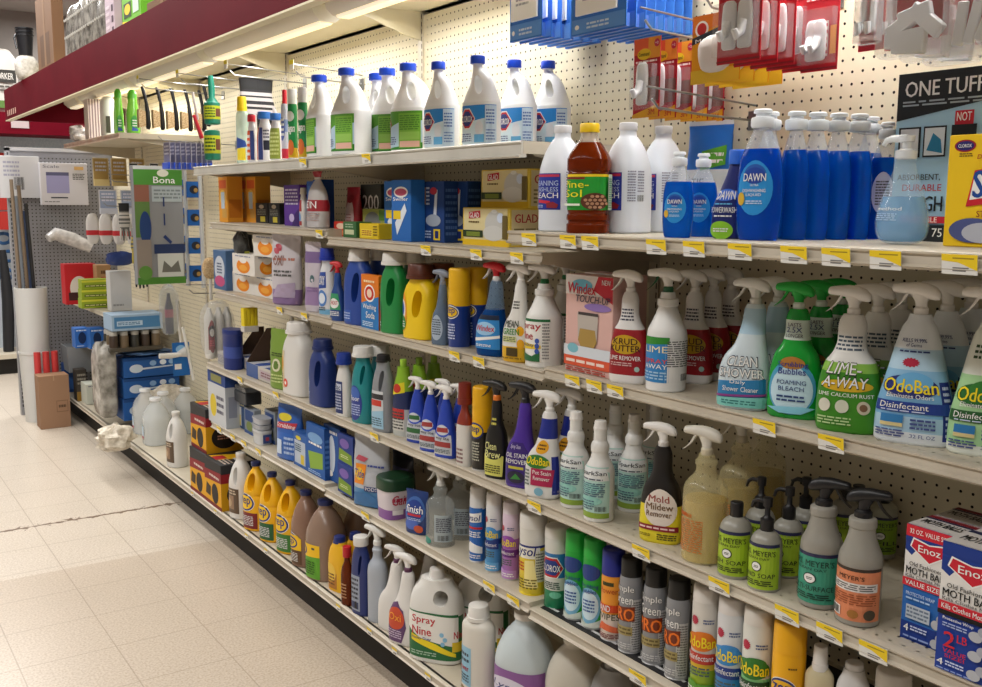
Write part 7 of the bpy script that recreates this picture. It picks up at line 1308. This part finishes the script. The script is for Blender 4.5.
I('mop',(1.652,5.315,1.070),90,0.038,0.030,0.616,'white pole mop with blue cards, left of the pair','mop','white pole mops')
I('mop',(1.727,5.295,1.058),90,0.038,0.030,0.620,'white pole mop with blue cards, right of the pair','mop','white pole mops')
I('dishbrush',(1.541,4.620,1.060),90,0.072,0.040,0.199,'tan headed dish brush sticking up at the shelf end','brush')
I('redwhitepack',(1.440,6.515,1.254),90,0.071,0.030,0.186,'foremost white pack with red band in the hanging row','pack','white packs with red bands')
I('redwhitepack',(1.495,6.415,1.254),90,0.071,0.030,0.186,'second white pack with red band in the row','pack','white packs with red bands')
I('redwhitepack',(1.550,6.315,1.254),90,0.071,0.030,0.186,'third white pack with red band in the row','pack','white packs with red bands')
I('redwhitepack',(1.605,6.215,1.254),90,0.071,0.030,0.186,'fourth white pack with red band in the row','pack','white packs with red bands')
I('redwhitepack',(1.660,6.115,1.254),90,0.071,0.030,0.186,'fifth white pack with red band in the row','pack','white packs with red bands')
I('glove',(1.508,6.015,1.283),90,0.079,0.030,0.226,'white and black work gloves hanging','gloves')
I('gloveyellow',(1.547,5.915,1.147),90,0.085,0.030,0.220,'yellow and grey work gloves hanging','gloves')
I('gloveblack',(1.577,5.965,1.002),90,0.098,0.030,0.258,'black work gloves hanging low','gloves')
I('gloveblue',(1.528,6.240,1.131),90,0.164,0.080,0.084,'folded navy cloth behind the white box','cloth')
I('goldpack',(1.551,6.710,1.615),90,0.098,0.020,0.177,'gold hanging pack, left one under the high shelf','pack','gold hanging packs')
I('goldpack',(1.651,6.660,1.615),90,0.098,0.020,0.177,'gold hanging pack, middle one under the high shelf','pack','gold hanging packs')
I('goldpack',(1.751,6.610,1.615),90,0.098,0.020,0.177,'gold hanging pack, right one under the high shelf','pack','gold hanging packs')
I('palepack',(1.562,6.610,1.438),90,0.110,0.020,0.151,'pale blue hanging pack, left one','pack','pale blue hanging packs')
I('palepack',(1.682,6.560,1.438),90,0.110,0.020,0.151,'pale blue hanging pack, right one','pack','pale blue hanging packs')
I('blackpack',(1.520,5.810,1.639),90,0.049,0.020,0.095,'little black hanging pack, left one','pack','little black hanging packs')
I('blackpack',(1.620,5.760,1.639),90,0.049,0.020,0.095,'little black hanging pack, right one','pack','little black hanging packs')
I('whiteplain',(1.540,6.350,0.848),90,0.125,0.100,0.246,'plain white carton standing on the corner shelf','carton')
I('greencarton',(1.443,6.600,0.848),90,0.169,0.100,0.060,'lime green bag carton, bottom of the stack of three','carton','lime green bag cartons')
I('greencarton',(1.446,6.600,0.909),90,0.169,0.100,0.060,'lime green bag carton, middle of the stack of three','carton','lime green bag cartons')
I('greencarton',(1.449,6.600,0.970),90,0.168,0.100,0.060,'lime green bag carton, top of the stack of three','carton','lime green bag cartons')
I('redbox',(1.422,6.910,0.848),90,0.192,0.120,0.263,'red gift carton behind the lime green stack','carton')
I('kraft',(1.546,6.800,0.848),90,0.088,0.100,0.258,'tan carton with red label beside the red carton','carton')
I('bluepack',(1.361,6.650,0.593),90,0.084,0.100,0.127,'blue filter carton on the low corner shelf, left','carton','blue filter cartons')
I('bluepack',(1.430,6.550,0.593),90,0.084,0.100,0.133,'blue filter carton on the low corner shelf, right','carton','blue filter cartons')
I('whitepack',(1.557,6.120,0.758),90,0.296,0.200,0.096,'white and blue bulk towel pack on top of the jar packs','pack')
I('jars',(1.546,6.120,0.632),90,0.308,0.200,0.121,'shrink wrapped tray of dark jars under the white and blue pack','tray')
I('foilbag',(1.620,6.130,0.594),90,0.272,0.200,0.031,'crumpled blue plastic bag over the blue cartons','bag')
I('towels',(1.636,6.140,0.469),90,0.333,0.200,0.117,'blue mop refill carton, upper of the stack','carton','blue mop refill cartons')
I('towels',(1.631,6.140,0.345),90,0.334,0.200,0.117,'blue mop refill carton, middle of the stack','carton','blue mop refill cartons')
I('towels',(1.625,6.140,0.209),90,0.334,0.200,0.130,'blue mop refill carton, bottom of the stack','carton','blue mop refill cartons')
I('wrapstack',(1.386,6.165,0.226),90,0.108,0.250,0.452,'clear wrapped bale of goods left of the blue cartons','bale')
I('mopbag',(1.282,5.530,0.162),90,0.182,0.160,0.138,'crumpled bag of white mop heads hanging over the deck edge','bag')
I('moppile',(1.693,5.950,0.162),90,0.357,0.100,0.249,'big pale mop head heaped behind the water jugs','mop')
I('squeegee',(1.588,5.370,0.543),90,0.201,0.040,0.297,'white squeegee brush on a blue card leaning in the corner','brush')
I('drainbag',(1.604,5.530,0.779),90,0.105,0.060,0.295,'clear bag with dark bottle hanging in the corner','bag')
I('whitepole',(1.686,5.615,0.680),90,0.040,0.030,0.287,'white tool handle leaning in the corner','tool')
I('greenscale',(1.497,6.980,0.162),90,0.134,0.160,0.138,'white and green appliance carton on the far deck','carton')
I('greybin',(1.489,7.300,0.337),90,0.217,0.200,0.183,'grey plastic bin on the far deck','bin')
I('bluebox',(1.456,7.478,0.162),90,0.114,0.100,0.207,'small blue white carton on the far deck','carton')
I('jarpack',(1.437,7.110,0.162),90,0.068,0.100,0.216,'dark jar carton on the far deck','carton')
I('whitecard',(1.206,7.565,1.536),90,0.254,0.050,0.286,'white card carton hanging left on the grey end panel','carton')
I('whitecarton',(1.481,7.510,1.489),90,0.310,0.060,0.291,'white scale carton with lavender picture hanging on the grey end panel','carton')
I('bottleclearbag',(1.501,4.427,0.807),90,0.155,0.090,0.261,'clear bag holding two white bottles with a red label','bag')
I('yellowbrush',(1.503,4.020,0.976),90,0.066,0.040,0.102,'yellow brush head hanging under the shelf','brush')
I('navycan',(1.464,4.124,0.807),90,0.080,0.120,0.172,'navy tub behind the display trays','tub')
I('tray',(1.561,4.049,0.807),0,0.258,0.130,0.124,'open brown display tray of small packs, the far one','display tray','open brown display trays')
I('tray',(1.515,3.765,0.807),0,0.328,0.130,0.142,'open brown display tray of small packs, the near one','display tray','open brown display trays')
I('tubs',(1.474,3.835,0.533),90,0.061,0.110,0.111,'stack of clear food tubs beside the blue pouch','tubs')
I('clearbox',(1.504,4.070,0.660),90,0.071,0.140,0.075,'dark clear topped container lying behind the sponge packs','container')
I('greentub',(1.492,2.726,0.521),90,0.116,0.110,0.134,'purple and white tub with a dark green lid','tub')
I('blacktuba',(1.526,4.150,1.284),90,0.053,0.100,0.111,'dark bag slumped on top of the air freshener boxes','bag')
I('wrapped',(1.315,5.122,2.226),0,0.846,0.350,0.268,'grey plastic wrapped bale standing on the canopy','bale')
I('overbrown',(1.170,6.069,2.226),0,0.436,0.060,0.418,'tall brown carton standing on the canopy','carton')
I('overpink',(1.157,4.634,2.226),0,0.154,0.033,0.185,'pale pink toy carton standing on the canopy','carton')
I('overgreen',(1.200,4.283,2.226),0,0.283,0.120,0.133,'green and yellow toy carton standing on the canopy','carton')
I('overbrown',(1.240,3.857,2.226),0,0.400,0.200,0.059,'low brown carton on the canopy beside the green one','carton')
I('overbrown',(1.290,3.436,2.226),0,0.340,0.300,0.042,'brown carton on the canopy cut off by the top edge','carton')
I('whitesack',(1.126,6.560,2.225),90,0.131,0.120,0.145,'small white sack on the far end of the canopy','sack')
I('buckets',(1.128,6.590,2.376),90,0.104,0.180,0.160,'stack of black buckets on the far end of the canopy','buckets')
I('greensack',(1.467,9.875,2.262),90,0.272,0.250,0.570,'pale soil sack with dark lettering and green foot','sack')
I('greenbottle',(1.427,5.710,1.886),90,0.053,0.100,0.241,'bright green bottle on the high shelf, far one','bottle','bright green bottles')
I('greenbottle',(1.488,5.650,1.886),90,0.069,0.100,0.234,'bright green bottle on the high shelf, near one','bottle','bright green bottles')
I('dispenser',(1.440,6.000,1.886),90,0.077,0.100,0.223,'white dispenser with dark slot on the high shelf','dispenser')
I('pinkstripe',(1.453,6.400,1.886),90,0.086,0.100,0.239,'pink and grey striped pack on the high shelf','pack')
I('silverpack',(1.416,6.650,1.886),90,0.106,0.100,0.094,'crumpled silver pack on the high shelf','pack')
# ------------------------------------------------------------------ hooks on the pegboard
def peg(y, z, length, label, plate=False, group='wire peg hooks', dz=.012, two=True):
    r = tag(empty('peg_hook'), label, 'hook', group); r.location = (BP, y, z); st = P('9a9a98', .28, .8)
    m = MB(); m.tube([(0, 0, 0), (-length * .5, 0, dz * .4), (-length + .02, 0, dz), (-length, 0, dz + .018)], .0028, st, 8); m.build('wire', r)
    MB().box(-.004, -.018, -.022, 0, .018, .022, st).build('back_plate', r)
    if two:
        m = MB(); m.tube([(0, 0, .035), (-length * .5, 0, .045), (-length - .015, 0, .055)], .0024, st, 8); m.build('scan_wire', r)
    if plate:
        m = MB(); m.box(-length - .018, -.018, .035, -length - .016, .018, .070, P('e4e4e0', .5)); m.box(-length - .0185, -.018, .054, -length - .018, .018, .070, P('e8d818', .5)); m.build('price_plate', r)
    return r
peg(3.60, 1.985, .28, 'long wire hook with a yellow tag above the green label bleach jugs', True, None)
peg(2.19, 2.16, .27, 'wire hook carrying the left file of blue strip packs', False, None, two=False)
peg(1.88, 2.10, .27, 'wire hook carrying the right file of blue strip packs', False, None, two=False)
peg(1.66, 1.895, .30, 'wire hook above the red packs with orange header', False, None)
peg(1.60, 1.72, .33, 'empty double wire hook above the small dish soaps', False, None)
peg(1.39, 1.962, .33, 'wire hook carrying the red double hook packs', False, None, two=False)
peg(1.30, 1.952, .19, 'wire hook carrying the lone red pack', False, None, two=False)
peg(1.54, 1.930, .24, 'wire hook carrying the orange moisture packs', False, None, two=False)
peg(1.02, 1.925, .30, 'wire hook carrying the white clip packs', False, None, two=False)
peg(1.14, 1.962, .23, 'wire hook carrying the clear hook packs', False, None, two=False)
peg(.92, 1.908, .30, 'wire hook carrying the tall white hook pack at the right edge', False, None, two=False)
peg(4.62, 2.045, .40, 'long wire hook with a white plate over the lint rollers', True, None)
peg(4.15, 2.04, .34, 'long wire hook carrying the zebra striped gloves', True, None)
peg(5.2, 2.075, .42, 'long wire hook carrying the tan bristle brushes', True, None)
peg(5.02, 1.81, .40, 'wire hook carrying the small blue based packs', False, None, two=False)
peg(6.2, 1.48, .40, 'wire hook in the glove bay, near the white gloves', False, None); peg(6.0, 1.62, .40, 'wire hook in the glove bay, high by the black packs', False, None)
peg(4.75, 1.07, .36, 'empty wire hook sticking out below the mop package', False, None)
# ------------------------------------------------------------------ the grey end panel and what stands before it
GREYP = NOISY('grey_pegboard', '8a8a8e', '94949a', 6, .6)
r = tag(empty('end_panel'), 'grey pegboard end panel closing the far end of the shelving', 'panel'); r.location = (1.16, 7.60, 0)
h = holed(26, 70, .0254, .0254, .02, .06, .68, 1.86, .0045, GREYP)
h.v = [(y, 0, z) for x, y, z in h.v]; h.f = [tuple(reversed(f)) for f in h.f]; h.build('board', r)
MB().box(0, .012, 0, .68, .04, 1.86, DARKB).build('backing', r)
m = MB().box(-.03, -.012, 0, 0, .04, 1.88, P('98989c', .4))
for k in range(60): m.box(-.020, -.0126, .06 + k * .03, -.012, -.012, .078 + k * .03, P('2a2a2c'))
m.build('post', r); MB().box(-.03, -.012, 1.86, .68, .04, 1.885, P('b8b8bc', .4)).build('cap_rail', r)
# bucket of rods
r = tag(empty('rod_bucket'), 'tall white bucket standing behind the cardboard box, full of rods', 'bucket'); r.location = (1.20, 7.36, 0)
m = MB(); n = 28; m.rings([[(q * math.cos(2 * PI * k / n), q * math.sin(2 * PI * k / n), z) for k in range(n)] for z, q in ((0, .08), (.47, .098), (.475, .103), (.49, .103), (.49, .098), (.93, .104), (.93, .096), (.03, .075))], P('c9c9c6', .4)); m.build('body', r)
for i, (x, y, h_, c, lb) in enumerate([(-.05, 0, 1.66, '7a6a58', 'brown wooden rod in the white bucket, tallest'), (-.02, .03, 1.55, '8a9098', 'grey metal rod in the white bucket'), (.0, -.02, 1.62, '6a5a48', 'brown wooden rod in the white bucket, in front'), (.03, .02, 1.45, '3a4a6a', 'blue grey rod in the white bucket'), (.05, -.01, 1.5, '1c1c1e', 'black rod in the white bucket')]):
    m = MB(); m.tube([(0, 0, .035), (-.02 - .02 * i / 4, .05, h_)], .012, P(c, .5), 10); o = m.build('rod'); o.location = (1.20 + x, 7.36 + y, 0); tag(o, lb, 'rod')
I('cardbox', (1.255, 7.10, 0), 90, .19, .14, .36, 'brown cardboard box standing on the floor at the far end', 'box')
for i, lb in enumerate(['red and white roll sticking up at the left of the cardboard box', 'red and white roll sticking up in the middle behind the cardboard box', 'red and white roll sticking up at the right of the cardboard box']):
    m = MB(); m.loft(Lf([(0, .022, .022), (.50, .022, .022)]), P('d4ccc8', .4), [(.36, .44, P('c03838'))]); o = m.build('paper_roll'); o.location = (1.19 + .055 * i, 7.20, 0); tag(o, lb, 'roll')
m = MB(); m.tube([(0, 0, 0), (.05, .02, .03), (.16, .02, -.01), (.28, .0, -.07)], [.03, .045, .05, .04], NOISY('clear_roll', 'b8b6b4', 'dcdad8', 30, .2), 14); o = m.build('plastic_roll'); o.location = (1.34, 7.40, 1.26); tag(o, 'clear plastic wrapped roll sticking out before the grey panel', 'roll')
# ------------------------------------------------------------------ far run across the end of the aisle
r = tag(empty('far_shelving'), 'far run of shelving with a maroon canopy across the end of the aisle', 'shelving'); r.location = (0, 9.9, 0)
MB().box(-1.0, 0, 0, 3.2, .05, 2.05, P('a8b0b8', .6)).build('back_panel', r)
MB().box(-1.0, -.02, 1.94, 3.2, 0, 2.08, NOISY('painted_lit_peg', 'b4c4d0', 'c8d4dc', 60, .5)).build('painted_lit_strip', r)  # paler colour stands in for light falling on the top of the far pegboard
MB().box(-1.0, -.5, 2.08, 3.2, .05, 2.26, MAR).build('canopy', r)
MB().box(1.46, -.506, 2.13, 1.60, -.5, 2.20, P('a89898')).build('sign_plate', r)
MB().box(-1.0, -.46, .14, 3.2, 0, .18, BEIGE).build('base_deck', r); MB().box(-1.0, -.40, 0, 3.2, -.38, .14, KICK).build('kick_plate', r)
for i in range(6):
    z = 1.50 - .16 * i; m = MB(); m.tube([(.06 * math.cos(a * .5), -.02 * (a % 2), .045 * math.sin(a * .5)) for a in range(14)], .016, P('1c4a78', .4), 8); o = m.build('hose_coil'); o.location = (1.40 + .03 * (i % 2), 9.80, z); tag(o, 'blue hose coil hanging on the far run, %s from the top' % ['first', 'second', 'third', 'fourth', 'fifth', 'sixth'][i], 'hose', 'blue hose coils')
for i in range(2):
    m = MB(); m.tube([(0, 0, 0), (.02, 0, .45), (.0, 0, .9)], [.045, .05, .03], P('17181c', .5), 12); o = m.build('black_tool_bag'); o.location = (1.36 + .11 * i, 9.62, .185); tag(o, ['long black bag standing at the far left', 'long black bag standing just left of the grey panel'][i], 'bag')
for i in range(4):
    m = MB(); m.cbox(.10, .06, .16, CARD('a02820'), .001); o = m.build('red_pack'); o.location = (1.40, 9.70, 1.60 + .17 * (i % 2) - .0 + (0 if i < 2 else -.34)); tag(o, 'red hanging pack on the far run, row %d' % (i + 1) if False else ['red hanging pack on the far run, second from the top', 'red hanging pack on the far run, topmost', 'red hanging pack on the far run, lowest', 'red hanging pack on the far run, third from the top'][i], 'pack', 'red packs on the far run')
